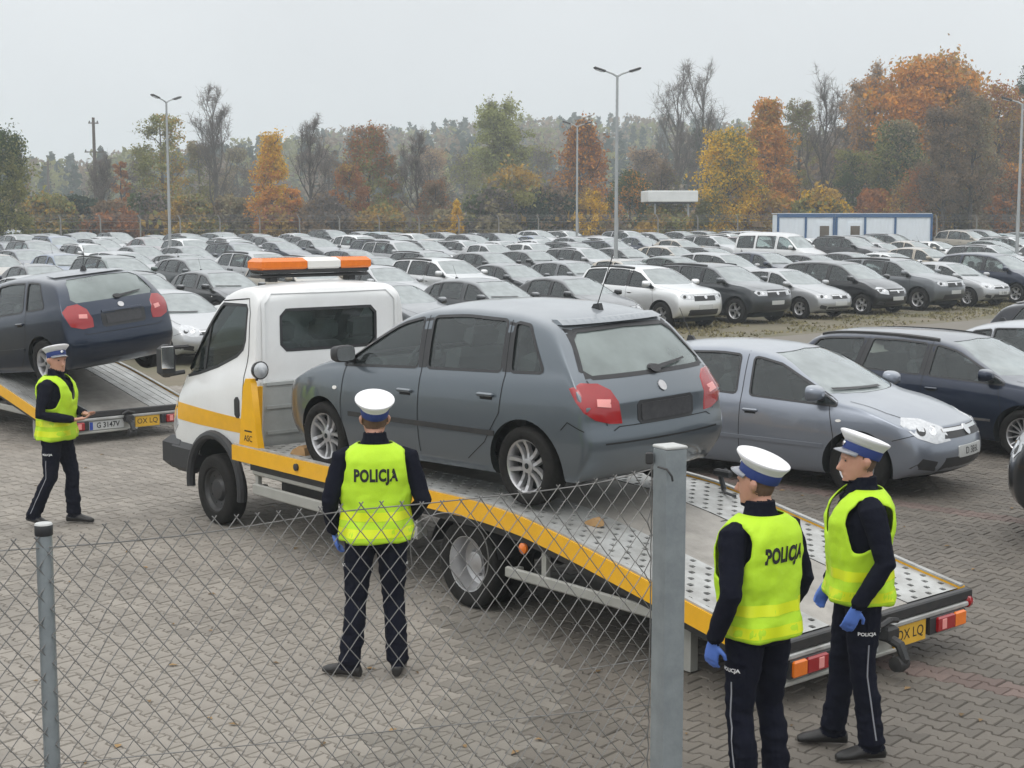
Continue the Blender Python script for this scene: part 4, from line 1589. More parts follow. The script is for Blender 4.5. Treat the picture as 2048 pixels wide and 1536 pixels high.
    if key not in WHEEL_CACHE:
        t, _ = wheel_meshes(.345, .19, .215, 'steel')
        t.materials.append(MATS['rubber'])
        m = MB()
        rr, sh = .215, .095
        m.lathe([(rr * 1.03, sh * .7), (rr * 1.04, sh * .9), (rr * .97, sh * .86), (rr * .93, sh * .5), (rr * .86, sh * .1), (rr * .84, -sh * .5), (rr * .60, -sh * .7), (rr * .42, -sh * .66), (rr * .38, sh * .05), (rr * .16, sh * .15), (0.001, sh * .15)], n=32)
        for k in range(6):
            a = 2 * math.pi * k / 6
            m.lathe([(.014, -sh * .66), (.014, -sh * .35), (.001, -sh * .35)], c=(rr * .5 * math.cos(a), 0, rr * .5 * math.sin(a)), n=6)
        rm = m.mesh("rim")
        smooth(rm, 35)
        rm.materials.append(MATS['alloy'])
        WHEEL_CACHE[key] = (t, rm)
    t, rm = WHEEL_CACHE[key]
    for s in (1, -1):
        o = link("wheel", t, root)
        o.location = (-4.0, s * .895, .345)
        o.rotation_euler = (0, .4, 0 if s > 0 else math.pi)
        link("rim", rm, o)
        m = MB()
        pts = [(-4.0 + .43 * math.cos(R(a)), 0, .345 + .43 * math.sin(R(a))) for a in range(15, 166, 10)]
        vs = []
        fs = []
        for p in pts:
            vs += [(p[0], s * .56, p[2]), (p[0], s * 1.01, p[2])]
        for i in range(len(pts) - 1):
            fs.append((2 * i, 2 * i + 1, 2 * i + 3, 2 * i + 2))
        m.add(vs, fs).build("mudguard", "black_plastic", root, fix=False)
    # ---------------- deck
    m = MB()
    deck_strip(m, -HWD + .04, HWD - .04, -.09, -.045, deck_xs(-.80, -7.04))
    dk = m.build("deck", "deck_under", root)
    m = MB()
    deck_strip(m, -.42, .42, -.045, -.004, deck_xs(-.82, -7.0))
    mid = m.build("middle_plate", "deck_plate", dk)
    # perforated runways: a real hole in every cell
    for s in (1, -1):
        m = MB()
        y0, y1 = .425, HWD - .035
        nx, ny = 84, 7
        L0, L1 = -.84, -7.0
        for i in range(nx):
            for j in range(ny):
                xa, xb = lerp(L0, L1, i / nx), lerp(L0, L1, (i + 1) / nx)
                ya, yb = lerp(y0, y1, j / ny), lerp(y0, y1, (j + 1) / ny)
                cx = (xa + xb) / 2
                cy = (ya + yb) / 2
                if style == 'planks':
                    continue
                off = .0
                hole = ((i + j) % 2 == 0)
                cor = [(xa, ya), (xb, ya), (xb, yb), (xa, yb)]
                if not hole:
                    vs = [(x, s * y, deck_z(x)) for x, y in cor]
                    m.add(vs, [(0, 1, 2, 3) if s < 0 else (3, 2, 1, 0)])
                else:
                    rx, ry = abs(xb - xa) * .30, abs(yb - ya) * .28
                    ring = [(cx + rx * math.cos(R(a)) * -1, cy + ry * math.sin(R(a))) for a in (225, 270, 315, 0, 45, 90, 135, 180)]
                    ring = [(cx - rx * .8, cy - ry * .8), (cx, cy - ry), (cx + rx * .8, cy - ry * .8), (cx + rx, cy), (cx + rx * .8, cy + ry * .8), (cx, cy + ry), (cx - rx * .8, cy + ry * .8), (cx - rx, cy)]
                    co = [(xb, ya), (xa, ya), (xa, yb), (xb, yb)]
                    vs = [(x, s * y, deck_z(x)) for x, y in co] + [(x, s * y, deck_z(x)) for x, y in ring] + [(x, s * y, deck_z(x) - .012) for x, y in ring]
                    fs = [(0, 1, 6, 5, 4), (1, 2, 8, 7, 6), (2, 3, 10, 9, 8), (3, 0, 4, 11, 10)]
                    for k in range(8):
                        fs.append((4 + k, 4 + (k + 1) % 8, 12 + (k + 1) % 8, 12 + k))
                    m.add(vs, fs if s > 0 else [f[::-1] for f in fs])
        if style == 'planks':
            for k in range(5):
                ya, yb = lerp(y0, y1, k / 5) + .006, lerp(y0, y1, (k + 1) / 5) - .006
                mm = MB()
                deck_strip(mm, s * min(ya, yb), s * max(ya, yb), -.045, 0.0, deck_xs(L0, L1))
                mm.build("plank", "aluminium", dk)
        else:
            bm = bmesh.new()
            me_ = m.mesh("runway", fix=False)
            bm.from_mesh(me_)
            bmesh.ops.remove_doubles(bm, verts=bm.verts, dist=1e-5)
            bm.to_mesh(me_)
            bm.free()
            link("runway", me_, dk, ["aluminium"])
    # side rails, yellow, with a bright top edge
    for s in (1, -1):
        m = MB()
        xs = deck_xs(-.62, -7.02, .2)
        vs, fs = [], []
        deck_strip(m, min(s * (HWD - .03), s * (HWD + .02)), max(s * (HWD - .03), s * (HWD + .02)), -.125, .015, xs, 0)
        rl = m.build("side_rail", "yellow_paint", dk)
        m = MB()
        deck_strip(m, min(s * (HWD - .035), s * (HWD + .005)), max(s * (HWD - .035), s * (HWD + .005)), .016, .030, xs, 0)
        m.build("rail_edge", "aluminium", rl)
        for x in (-1.75, -3.4):
            MB().lathe([(.032, 0), (.032, .02), (.02, .024), (.001, .024)], c=(x, s * (HWD + .02), deck_z(x) - .05), axis='y', n=14).build("stake_socket", "dark_metal", rl)
        # low far-side lip
        m = MB()
        # under-rail channel
        deck_strip(m, min(s * .90, s * 1.02), max(s * .90, s * 1.02), -.20, -.118, deck_xs(-.85, -6.9), 0)
        m.build("deck_frame", "dark_metal", dk)
    # headboard posts with lettering
    for s in (1, -1):
        m = MB()
        m.prism([(-.73, .88), (-1.08, .88), (-1.04, 1.02), (-.965, 1.48), (-.93, 1.52), (-.87, 1.52), (-.82, 1.44)], s * (HWD - .06), s * (HWD + .004), 'xz')
        m.prism([(-.80, .92), (-.86, 1.44), (-.90, 1.44), (-.86, .92)], s * (HWD - .16), s * (HWD - .05), 'xz')
        hb = m.build("headboard_post", "yellow_paint", dk)
        M = Matrix(((-s, 0, 0, -.90), (0, 0, s, s * (HWD + .006)), (0, 1, 0, .965), (0, 0, 0, 1)))
        text_obj("lettering", "ASC", .08, hb, "print_black", M, bold=.001)
        MB().box((-.90, s * (HWD + .005), 1.035), (.13, .002, .014)).build("lettering_line", "print_black", hb)
        # round work lamp on top
        m = MB()
        m.lathe([(.001, .0), (.05, .0), (.078, .03), (.085, .07), (.075, .075)], c=(-.93, s * .98, 1.60), axis='x', n=18, mi=0)
        m.lathe([(.075, .072), (.06, .082), (.001, .086)], c=(-.93, s * .98, 1.60), axis='x', n=18, mi=1)
        m2 = MB()
        m2.v = [(-.93 - (v[0] + .93), v[1], v[2]) for v in m.v]
        m2.f, m2.m = m.f, m.m
        m2.tube([(-.93, s * .98, 1.5), (-.93, s * .98, 1.56)], .015, 6)
        m2.build("work_lamp", ["black_plastic", "clear_lens"], root)
    # winch behind the cab
    m = MB()
    m.box((-.95, 0, .95), (.16, .5, .14), bev=.02)
    m.lathe([(.06, -.16), (.045, -.13), (.045, .13), (.06, .16)], c=(-.97, 0, 1.0), n=14)
    m.build("winch", "dark_metal", root)
    # side guards
    for s in (1, -1):
        for (x0, x1, z, h) in ((-.88, -3.42, .675, .105), (-.88, -3.42, .49, .105), (-4.50, -6.75, .385, .085)):
            m = MB()
            m.box(((x0 + x1) / 2, s * 1.00, z), (abs(x1 - x0), .035, h), bev=.012)
            for x in (x0 - .05, x1 + .05):
                m.box((x, s * .95, z), (.05, .10, h * .7))
            m.build("side_guard", "aluminium_guard", root)
        m = MB()
        for (x, z0, z1) in ((-.91, .44, .75), (-3.36, .44, .75), (-4.9, .34, .62), (-6.0, .34, .52)):
            m.box((x, s * .97, (z0 + z1) / 2), (.05, .04, z1 - z0))
        m.build("guard_bracket", "aluminium_guard", root)
        MB().box((-1.15, s * 1.02, .752), (.09, .02, .035), bev=.008).build("marker_lamp", "amber_lens", root)
        MB().lathe([(.04, 0), (.042, .02), (.025, .034), (.001, .036)], c=(-4.72, s * 1.02, .60), axis='y', n=14).build("marker_lamp", "amber_lens", root)
        # storage stubs under the deck
        MB().box((-5.4, s * .62, .44), (.7, .3, .24), bev=.03).build("tool_box", "dark_metal", root)
    # ---------------- tail
    m = MB()
    m.box((-7.07, 0, .385), (.06, 2.10, .075), bev=.01)
    m.build("tail_edge", "dark_metal", root)
    m = MB()
    m.box((-7.085, 0, .325), (.05, 2.12, .035), bev=.008)
    tb = m.build("rear_beam", "aluminium", root)
    m = MB()
    m.box((-7.06, 0, .235), (.03, 2.0, .17), bev=.006)
    m.box((-7.07, .42, .150), (.05, 1.2, .03), bev=.008)
    bb = m.build("lamp_board", "aluminium_guard", root)
    for s in (1, -1):
        y = s * .74
        cl = MB().box((-7.092, y, .245), (.04, .42, .125), bev=.01).build("rear_lamp", "black_plastic", root)
        MB().box((-7.118, y - s * .04, .245), (.03, .20, .108), bev=.012).build("red_lens", "red_lens", cl)
        MB().box((-7.121, y - s * .07, .245), (.03, .05, .085), bev=.01).build("stop_lens", "red_lens_bright", cl)
        MB().box((-7.117, y + s * .13, .245), (.03, .125, .108), bev=.012).build("amber_lens", "amber_lens", cl)
        MB().lathe([(.03, 0), (.045, .02), (.045, .05), (.03, .06), (.001, .062)], c=(-7.08, s * 1.05, .335), axis='y', n=12).build("end_marker", "red_lens", root)
    pl = MB().box((-7.085, .27, .235), (.012, .50, .115), bev=.004).build("number_plate", "plate_white", root)
    M = Matrix(((0, 0, -1, -7.093), (-1, 0, 0, .25), (0, 1, 0, .235), (0, 0, 0, 1)))
    text_obj("plate_lettering", plate, .10, pl, "print_black", M, bold=.002, sx=.92)
    MB().box((-7.0925, .49, .235), (.002, .045, .105)).build("plate_band", "print_blue", pl)
    yp = MB().box((-7.085, -.33, .235), (.012, .36, .15), bev=.004).build("yellow_plate", "plate_yellow", root)
    M = Matrix(((0, 0, -1, -7.093), (-1, 0, 0, -.33), (0, 1, 0, .235), (0, 0, 0, 1)))
    text_obj("plate_lettering", "OX LQ", .10, yp, "print_black", M)
    # tow hitch in the middle
    m = MB()
    m.box((-7.12, -.03, .30), (.10, .12, .10), bev=.02)
    m.tube([(-7.10, -.03, .28), (-7.22, -.03, .24), (-7.26, -.03, .16), (-7.22, -.03, .10)], .035, 8)
    m.lathe([(.001, -.06), (.05, -.05), (.06, 0), (.05, .05), (.001, .06)], c=(-7.22, -.03, .12), n=12)
    m.tube([(-7.13, .06, .36), (-7.16, .0, .40), (-7.13, -.12, .37)], .02, 6)
    m.build("tow_hitch", "dark_metal", root)
    # legs under the tail
    for s in (1, -1):
        MB().box((-6.2, s * .85, .19), (.07, .07, .36)).build("support_leg", "aluminium_guard", root)
    return root


def place(o, x, y, heading, z=0.0, pitch=0.0, roll=0.0):
    """Stand a thing at (x, y) facing heading degrees left of straight ahead; pitch > 0 lifts the nose."""
    o.rotation_mode = 'ZYX'
    o.location = (x, y, z)
    o.rotation_euler = (R(roll), R(-pitch), R(90 + heading))


TR1 = (-2.2, 14.7, 40.5)
TR2 = (-9.95, 24.8, 42.0)


def on_truck(tr, x, l):
    th = R(tr[2])
    return (tr[0] - math.sin(th) * x - math.cos(th) * l, tr[1] + math.cos(th) * x - math.sin(th) * l)
# ------------------------------------------------------------------ people (local: facing +y, left is -x)
mat("skin", (0.50, 0.27, 0.19), rough=0.55, var=0.4, vscale=18, var_col=(0.42, 0.19, 0.13))
mat("navy_jacket", (0.006, 0.007, 0.014), rough=0.9, spec=0.12, var=0.4, vscale=9, var_col=(0.011, 0.013, 0.023), bump=0.35, bscale=45)
mat("navy_trousers", (0.006, 0.007, 0.014), rough=0.9, spec=0.12, var=0.4, vscale=7, var_col=(0.012, 0.014, 0.027), bump=0.35, bscale=45)
mat("black_leather", (0.016, 0.015, 0.015), rough=0.45, var=0.3, vscale=15)
mat("blue_glove", (0.09, 0.19, 0.58), rough=0.5, var=0.4, vscale=22, var_col=(0.06, 0.12, 0.42))
mat("vest_cloth", (0.50, 0.78, 0.02), rough=0.7, var=0.35, vscale=5, var_col=(0.38, 0.66, 0.02), bump=0.6, bscale=16)
mat("vest_band", (0.72, 0.83, 0.01), rough=0.4, var=0.3, vscale=12, var_col=(0.60, 0.74, 0.02))
mat("cap_white", (0.80, 0.80, 0.82), rough=0.7, var=0.2, vscale=10, var_col=(0.70, 0.70, 0.74))
mat("cap_blue", (0.018, 0.04, 0.17), rough=0.75)
mat("hair_dark", (0.10, 0.06, 0.035), rough=0.9, var=0.5, vscale=60, var_col=(0.17, 0.10, 0.07))
mat("visor_grey", (0.25, 0.26, 0.29), rough=0.2, coat=0.6)
mat("paper", (0.78, 0.77, 0.76), rough=0.7)


def loft(mb, rings, n=16, mi=0):
    """rings: (centre, u-vector, v-vector) ellipses joined in order and capped."""
    vs, fs = [], []
    for (c, u, v) in rings:
        c, u, v = Vector(c), Vector(u), Vector(v)
        for k in range(n):
            a = 2 * math.pi * k / n
            vs.append(c + u * math.cos(a) + v * math.sin(a))
    m = len(rings)
    for i in range(m - 1):
        for k in range(n):
            fs.append((i * n + k, i * n + (k + 1) % n, (i + 1) * n + (k + 1) % n, (i + 1) * n + k))
    fs.append(tuple(range(n - 1, -1, -1)))
    fs.append(tuple((m - 1) * n + k for k in range(n)))
    mb.add(vs, fs, mi)


def limb(mb, pts, flat=1.0):
    """Tapered limb: pts = (x, y, z, r); rounded ends."""
    P_ = [Vector(p[:3]) for p in pts]
    rings = []
    n = len(pts)
    pu = None
    for i in range(n):
        t = (P_[min(i + 1, n - 1)] - P_[max(i - 1, 0)]).normalized()
        if pu is None:
            u = t.cross(Vector((0, 1, 0)))
            u = u.normalized() if u.length > .1 else Vector((1, 0, 0))
        else:
            u = (pu - t * pu.dot(t)).normalized()
        v = t.cross(u)
        pu = u
        r = pts[i][3]
        if i == 0:
            rings.append((P_[0] - t * r * .75, u * r * .45, v * r * .45 * flat))
        rings.append((P_[i], u * r, v * r * flat))
        if i == n - 1:
            rings.append((P_[i] + t * r * .75, u * r * .45, v * r * .45 * flat))
    loft(mb, rings, 14)


def hand(mb, w, d, palm_n, s):
    """A relaxed hand at wrist w pointing along d; palm_n the way the palm faces, s = +1 when the thumb lies towards +side."""
    d = d.normalized()
    pn = (palm_n - d * palm_n.dot(d)).normalized()
    side = d.cross(pn).normalized() * s
    loft(mb, [(w - d * .01, side * .026, pn * .019), (w + d * .03, side * .036, pn * .017), (w + d * .07, side * .041, pn * .016), (w + d * .095, side * .040, pn * .013)], 12)
    for k, (o, ln) in enumerate(((.030, .068), (.010, .078), (-.011, .073), (-.031, .056))):
        b = w + d * .085 + side * o
        k1 = b + d * ln * .45 + pn * .006
        k2 = k1 + (d * .8 + pn * .55).normalized() * ln * .33
        k3 = k2 + (d * .35 + pn * .9).normalized() * ln * .26
        mb.tube([b, k1, k2, k3], [.0095, .0092, .0085, .007], 8)
    b = w + d * .03 + side * .032
    k1 = b + (d * .6 + side * .75 + pn * .2).normalized() * .038
    k2 = k1 + (d * .9 + side * .25 + pn * .25).normalized() * .032
    mb.tube([b, k1, k2], [.013, .011, .009], 8)


def build_person(name, label, pose):
    root = empty(name, label=label, cat="person", group="traffic police officers in yellow vests")
    V = Vector
    mb = MB()
    segs = []       # (kind, a, b, r)

    def L_(kind, pts, flat=1.0):
        limb(mb, pts, flat)
        for a, b in zip(pts, pts[1:]):
            segs.append((kind, V(a[:3]), V(b[:3]), (a[3] + b[3]) / 2))
    lean = pose.get('lean', (0, 0))
    hipw = .095
    hip = V((pose.get('hipx', 0), pose.get('hipy', 0), .94))
    # torso as stacked ellipses
    tz = [(.86, .165, .115, 0), (.93, .175, .125, 0), (1.02, .165, .118, .0), (1.12, .165, .115, .005), (1.24, .185, .125, .01), (1.34, .198, .128, .008), (1.42, .192, .115, -.005), (1.475, .150, .090, -.012), (1.515, .085, .072, -.01), (1.56, .066, .068, .0)]
    rings = []
    for (z, a, b, y) in tz:
        f = (z - .94)
        c = V((hip.x + lean[0] * f, hip.y + y + lean[1] * f, z))
        rings.append((c, V((a, 0, 0)), V((0, b, 0))))
    loft(mb, rings, 24)
    segs.append(("jacket", rings[1][0], rings[6][0], .16))
    segs.append(("jacket", rings[6][0], rings[9][0], .09))
    neck = rings[9][0]
    # collar
    # head
    hr = Matrix.Rotation(R(pose.get('head_yaw', 0)), 3, 'Z') @ Matrix.Rotation(R(pose.get('head_pitch', 0)), 3, 'X')
    hc = neck + V((0, .012, .10))
    hm = MB()
    hz = [(-.115, .030, .034, .050), (-.105, .046, .052, .040), (-.075, .058, .072, .020), (-.03, .068, .086, .008), (.02, .073, .094, .0), (.06, .074, .096, -.004), (.10, .064, .084, -.006), (.128, .036, .048, -.006)]
    loft(hm, [(V((0, y, z)), V((a, 0, 0)), V((0, b, 0))) for (z, a, b, y) in hz], 20)
    # nose, brow, lips, chin, ears
    hm.tube([(0, .088, .022), (0, .104, -.012), (0, .116, -.030), (0, .100, -.042)], [.009, .012, .015, .010], 8)
    hm.tube([(-.045, .080, .035), (0, .094, .037), (.045, .080, .035)], .009, 6)
    hm.tube([(-.022, .083, -.066), (0, .092, -.064), (.022, .083, -.066)], .0085, 6)
    hm.tube([(-.012, .080, -.102), (.012, .080, -.102)], .017, 8)
    for s in (1, -1):
        loft(hm, [(V((s * .070, -.012, -.030)), V((.010, 0, 0)), V((0, .010, .0))), (V((s * .082, -.014, -.012)), V((.010, 0, 0)), V((0, .017, 0))), (V((s * .086, -.018, .012)), V((.011, 0, 0)), V((0, .021, 0))), (V((s * .080, -.016, .030)), V((.009, 0, 0)), V((0, .012, 0)))], 10)
    mb.add([hc + hr @ V(v) for v in hm.v], hm.f)
    segs.append(("skin", hc + hr @ V((0, 0, -.06)), hc + hr @ V((0, 0, .08)), .09))
    loft(mb, [(neck + V((0, -.006, -.06)), V((.058, 0, 0)), V((0, .062, 0))), (neck + V((0, .0, .02)), V((.055, 0, 0)), V((0, .060, 0))), (hc + V((0, -.008, -.06)), V((.052, 0, 0)), V((0, .060, 0)))], 16)
    segs.append(("neck", neck + V((0, 0, .02)), hc + V((0, 0, -.06)), .058))
    # legs
    for s, key in ((-1, 'left'), (1, 'right')):
        lg = pose['leg_' + key]
        h = hip + V((s * hipw, 0, -.04))
        k, a = V(lg['knee']), V(lg['ankle'])
        m1 = h.lerp(k, .45)
        c1 = k.lerp(a, .35) + V((0, -.012, 0))
        L_("trousers", [(*h, .098), (*m1, .088), (*k, .066), (*c1, .068), (*k.lerp(a, .8), .066), (a.x, a.y, a.z + .01, .070)])
        # shoe
        fd = V((math.sin(R(lg.get('toe', 0))), math.cos(R(lg.get('toe', 0))), 0))
        fs_ = V((fd.y, -fd.x, 0))
        b = V((a.x, a.y, a.z - .09))
        pit = lg.get('pitch', 0.0)
        up = V((0, 0, 1))
        rr = []
        for (q, w_, hh) in ((-.075, .026, .03), (-.055, .036, .050), (.0, .038, .056), (.06, .042, .043), (.12, .047, .032), (.165, .042, .026), (.195, .022, .018)):
            c = b + fd * q + up * (hh + max(0, -q + .12) * pit)
            rr.append((c, fs_ * w_, up * hh))
        loft(mb, rr, 12)
        segs.append(("shoe", b + fd * -.05 + up * .03, b + fd * .17 + up * .03, .04))
        # trouser hem falls over the shoe
    # arms
    gl = pose.get('gloves', True)
    for s, key in ((-1, 'left'), (1, 'right')):
        ar = pose['arm_' + key]
        sh = V((hip.x + s * .192 + lean[0] * .5, hip.y - .005 + lean[1] * .5, 1.425))
        el, wr = V(ar['elbow']), V(ar['wrist'])
        L_("jacket", [(sh.x - s * .035, sh.y, sh.z + .005, .066), (*sh, .070), (*sh.lerp(el, .5), .061), (*el, .053), (*el.lerp(wr, .45), .050), (*el.lerp(wr, .93), .042)])
        d = (wr - el).normalized()
        if 'hand_dir' in ar:
            d = V(ar['hand_dir']).normalized()
        hand(mb, wr, d, V(ar.get('palm', (-s, 0, 0))), 1 if ar.get('thumb', 1) > 0 else -1)
        segs.append(("hand", wr + d * .02, wr + d * .16, .04))
    me = mb.mesh("body", fix=False)
    o = link("body", me, root)
    md = o.modifiers.new("r", 'REMESH')
    md.mode = 'VOXEL'
    md.voxel_size = .0075
    md.adaptivity = 0.0
    me2 = eval_mesh(o)
    o.data = me2
    o.modifiers.clear()
    bpy.data.meshes.remove(me)
    for m_ in ("navy_jacket", "skin", "navy_trousers", "black_leather", "blue_glove", "hair_dark"):
        me2.materials.append(MATS[m_])
    n = len(me2.vertices)
    co = np.empty(n * 3)
    me2.vertices.foreach_get("co", co)
    co = co.reshape(-1, 3)
    # material by the nearest limb
    best = np.full(n, 1e9)
    kind = np.zeros(n, int)
    kmap = {"jacket": 0, "skin": 1, "neck": 0, "trousers": 2, "shoe": 3, "hand": 4 if gl else 1}
    for (kd, a, b, r) in segs:
        a_, b_ = np.array(a), np.array(b)
        ab = b_ - a_
        t = np.clip(((co - a_) @ ab) / max(1e-9, ab @ ab), 0, 1)
        dist = np.linalg.norm(co - (a_ + t[:, None] * ab), axis=1) - r
        w = dist < best
        best[w] = dist[w]
        kind[w] = kmap[kd]
    neck_z = neck.z + .028
    # collar up to the neck, hair round the back of the head
    loc = (co - np.array(hc)) @ np.array(hr)
    head = (kind == 1) & (np.linalg.norm(loc * np.array([1, .8, .75]), axis=1) < .16)
    hair = head & (loc[:, 1] < -.005 + loc[:, 2] * .35) & (loc[:, 2] > -.045 + np.clip(loc[:, 1], -1, 0) * .1) & (np.abs(loc[:, 0]) < .0765)
    kind[hair] = 5
    # folds in the cloth
    nor = np.empty(n * 3)
    me2.vertices.foreach_get("normal", nor)
    nor = nor.reshape(-1, 3)
    amp = np.where(kind == 2, .0075, np.where(kind == 0, .0055, 0.0))
    hem = np.where((kind == 2) & (co[:, 2] < .30), 1.6, 1.0)
    idx = np.nonzero(amp > 0)[0]
    sd = pose.get('seed', 1) * 7.3
    dsp = np.zeros(n)
    for i in idx:
        p = co[i]
        dsp[i] = noise.noise((p[0] * 9 + sd, p[1] * 9, p[2] * 17 + p[0] * 5)) + .5 * noise.noise((p[0] * 22, p[1] * 22 + sd, p[2] * 34))
    co2 = co + nor * (dsp * amp * hem)[:, None]
    me2.vertices.foreach_set("co", co2.ravel())
    pv = np.empty(len(me2.loops), int)
    me2.loops.foreach_get("vertex_index", pv)
    ls = np.empty(len(me2.polygons), int)
    me2.polygons.foreach_get("loop_start", ls)
    me2.polygons.foreach_set("material_index", kind[pv[ls]].astype(np.int32))
    me2.polygons.foreach_set("use_smooth", [True] * len(me2.polygons))
    me2.update()
    bm = bmesh.new()
    bm.from_mesh(me2)
    bvh = BVHTree.FromBMesh(bm)
    bm.free()
    # ---- vest: an open shell round the torso with armholes and a collar opening
    rows = 44
    cols = 72
    z0, z1 = pose.get('hem', .90), 1.515
    prof_z = [.86, .93, 1.02, 1.12, 1.24, 1.34, 1.42, 1.475, 1.515]
    pa = [.198, .205, .195, .192, .212, .222, .212, .168, .105]
    pb = [.150, .158, .150, .148, .158, .162, .150, .122, .092]
    py = [0, 0, 0, .004, .008, .006, -.004, -.012, -.012]
    grid = {}
    vs = []
    for r_ in range(rows + 1):
        z = lerp(z0, z1, r_ / rows)
        a, b, y = np.interp(z, prof_z, pa), np.interp(z, prof_z, pb), np.interp(z, prof_z, py)
        f = z - .94
        loose = .012 * (1 - (z - z0) / (z1 - z0))
        for c_ in range(cols):
            t = 2 * math.pi * c_ / cols
            ct, st = math.cos(t), math.sin(t)
            e = .82
            px = (a + loose) * abs(ct) ** e * (1 if ct >= 0 else -1)
            py_ = (b + loose) * abs(st) ** e * (1 if st >= 0 else -1)
            nz = noise.noise((ct * 2.4 + sd, st * 2.4, z * 7)) * .019 * (1.25 - (z - z0) / (z1 - z0)) + noise.noise((ct * 6 + sd, st * 6, z * 9)) * .008 + noise.noise((ct * 3 + sd, st * 3 + z * 12, z * 22)) * .004
            q = 1 + nz / .18
            grid[(r_, c_)] = len(vs)
            vs.append(V((hip.x + lean[0] * f + px * q, hip.y + y + lean[1] * f + py_ * q, z + .012 * noise.noise((ct * 2, st * 2, sd)) * (1 if r_ == 0 else 0))))
    fs = []
    bands = []
    for r_ in range(rows):
        for c_ in range(cols):
            ids = (grid[(r_, c_)], grid[(r_, (c_ + 1) % cols)], grid[(r_ + 1, (c_ + 1) % cols)], grid[(r_ + 1, c_)])
            ctr = sum((vs[i] for i in ids), V()) / 4
            x = ctr.x - hip.x - lean[0] * (ctr.z - .94)
            zz = ctr.z
            # armhole: cut where the shoulder leaves
            if zz > 1.20:
                k = (zz - 1.20) / .30
                xa = .216 - .045 * min(1, k * 1.5) ** .7
                yy = ctr.y - hip.y
                if abs(x) > xa - .012 * (yy > 0):
                    continue
            # V neck in front
            yy = ctr.y - hip.y
            if yy > 0 and zz > 1.22 and abs(x) < (zz - 1.22) * .30:
                continue
            if yy > 0 and abs(x) < .008:
                continue
            fs.append(ids)
    vm = MB().add(vs, fs)
    me = vm.mesh("vest", fix=False)
    bm = bmesh.new()
    bm.from_mesh(me)
    bmesh.ops.delete(bm, geom=[v for v in bm.verts if not v.link_faces], context='VERTS')
    bmesh.ops.recalc_face_normals(bm, faces=bm.faces)
    for _ in range(3):
        bd = [v for v in bm.verts if v.is_boundary and v.co.z > z0 + .03]
        newp = {}
        for v in bd:
            nb = [e_.other_vert(v).co for e_ in v.link_edges if e_.is_boundary]
            if len(nb) == 2:
                newp[v] = v.co * .5 + (nb[0] + nb[1]) * .25
        for v, p in newp.items():
            v.co = p
    bm.to_mesh(me)
    vb = BVHTree.FromBMesh(bm)
    bm.free()
    vest = link("vest", me, root, ["vest_cloth"])
    md = vest.modifiers.new("s", 'SOLIDIFY')
    md.thickness = .006
    md.offset = 1
    smooth(me, 60)
    # reflective bands follow the vest
    for zc_ in pose.get('bands', (.985, 1.085)):
        g, f = [], []
        for c_ in range(cols + 1):
            t = 2 * math.pi * c_ / cols
            for dz_ in (-.028, .028):
                d = V((math.cos(t), math.sin(t), 0))
                c0 = V((hip.x + lean[0] * (zc_ - .94), hip.y + lean[1] * (zc_ - .94), zc_ + dz_))
                h_, nn, ii, dd = vb.ray_cast(c0 + d * .6, -d)
                g.append((h_ if h_ else c0 + d * .2) + d * .0085)
        for c_ in range(cols):
            if math.sin(2 * math.pi * (c_ + .5) / cols) > .97:
                continue
            f.append((2 * c_, 2 * c_ + 2, 2 * c_ + 3, 2 * c_ + 1))
        MB().add(g, f).build("reflective_band", "vest_band", vest, 60, fix=False)
    # edging tape along the armholes would be hidden by the sleeve; lettering on the back
    tv, tf = text_mesh2d("POLICJA", .094, 1.08, .0042)
    g = []
    zt = pose.get('text_z', 1.33)
    for (u, v) in tv:
        p0 = V((hip.x + lean[0] * .4 - u * -.70, hip.y - .8, zt + v * 1.12))
        h_, nn, ii, dd = vb.ray_cast(p0, V((0, 1, 0)))
        g.append((h_ if h_ else p0 + V((0, .65, 0))) + V((0, -.0095, 0)))
    MB().add(g, tf).build("lettering", "print_black", vest, None, fix=False)
    # ---- trouser stripe and small pocket print
    for s, key in ((-1, 'left'), (1, 'right')):
        lg = pose['leg_' + key]
        k, a = V(lg['knee']), V(lg['ankle'])
        h = hip + V((s * hipw, 0, -.04))
        pts = [h.lerp(k, q) for q in (.55, .7, .85, 1)] + [k.lerp(a, q) for q in (.15, .3, .45, .6, .75, .9)]
        g, f = [], []
        for p in pts:
            for dy in (-.004, .004):
                q = p + V((s * .5, dy - .01, 0))
                h_, nn, ii, dd = bvh.ray_cast(q, V((-s, 0, 0)))
                g.append((h_ if h_ else p + V((s * .07, 0, 0))) + V((s * .006, 0, 0)))
        for i in range(len(pts) - 1):
            f.append((2 * i, 2 * i + 1, 2 * i + 3, 2 * i + 2))
        MB().add(g, f).build("piping", "visor_grey", o, None, fix=False)
        tv, tf = text_mesh2d("POLICJA", .026, 1.0, .0008)
        g = []
        p = h.lerp(k, .40)
        for (u, v) in tv:
            q = V((p.x + s * .5, p.y - s * u * -1 * 1.0, p.z + v))
            q.y = p.y + (u if s > 0 else -u)
            h_, nn, ii, dd = bvh.ray_cast(q, V((-s, 0, 0)))
            g.append((h_ if h_ else p + V((s * .09, 0, 0))) + V((s * .007, 0, 0)))
        MB().add(g, tf).build("pocket_lettering", "print_white", o, None, fix=False)
    # belt
    # ---- cap
    cp = MB()
    prof = [(.078, 0.0, .098, .0), (.082, .012, .103, .0), (.085, .048, .106, .0)]
    rings = [(V((0, yo, z)), V((a, 0, 0)), V((0, b, 0))) for (a, z, b, yo) in ((.080, -.002, .101, 0), (.083, .010, .104, 0), (.085, .044, .106, 0), (.084, .048, .105, 0))]
    tilt = Matrix.Rotation(R(pose.get('cap_tilt', 13)), 3, 'X')
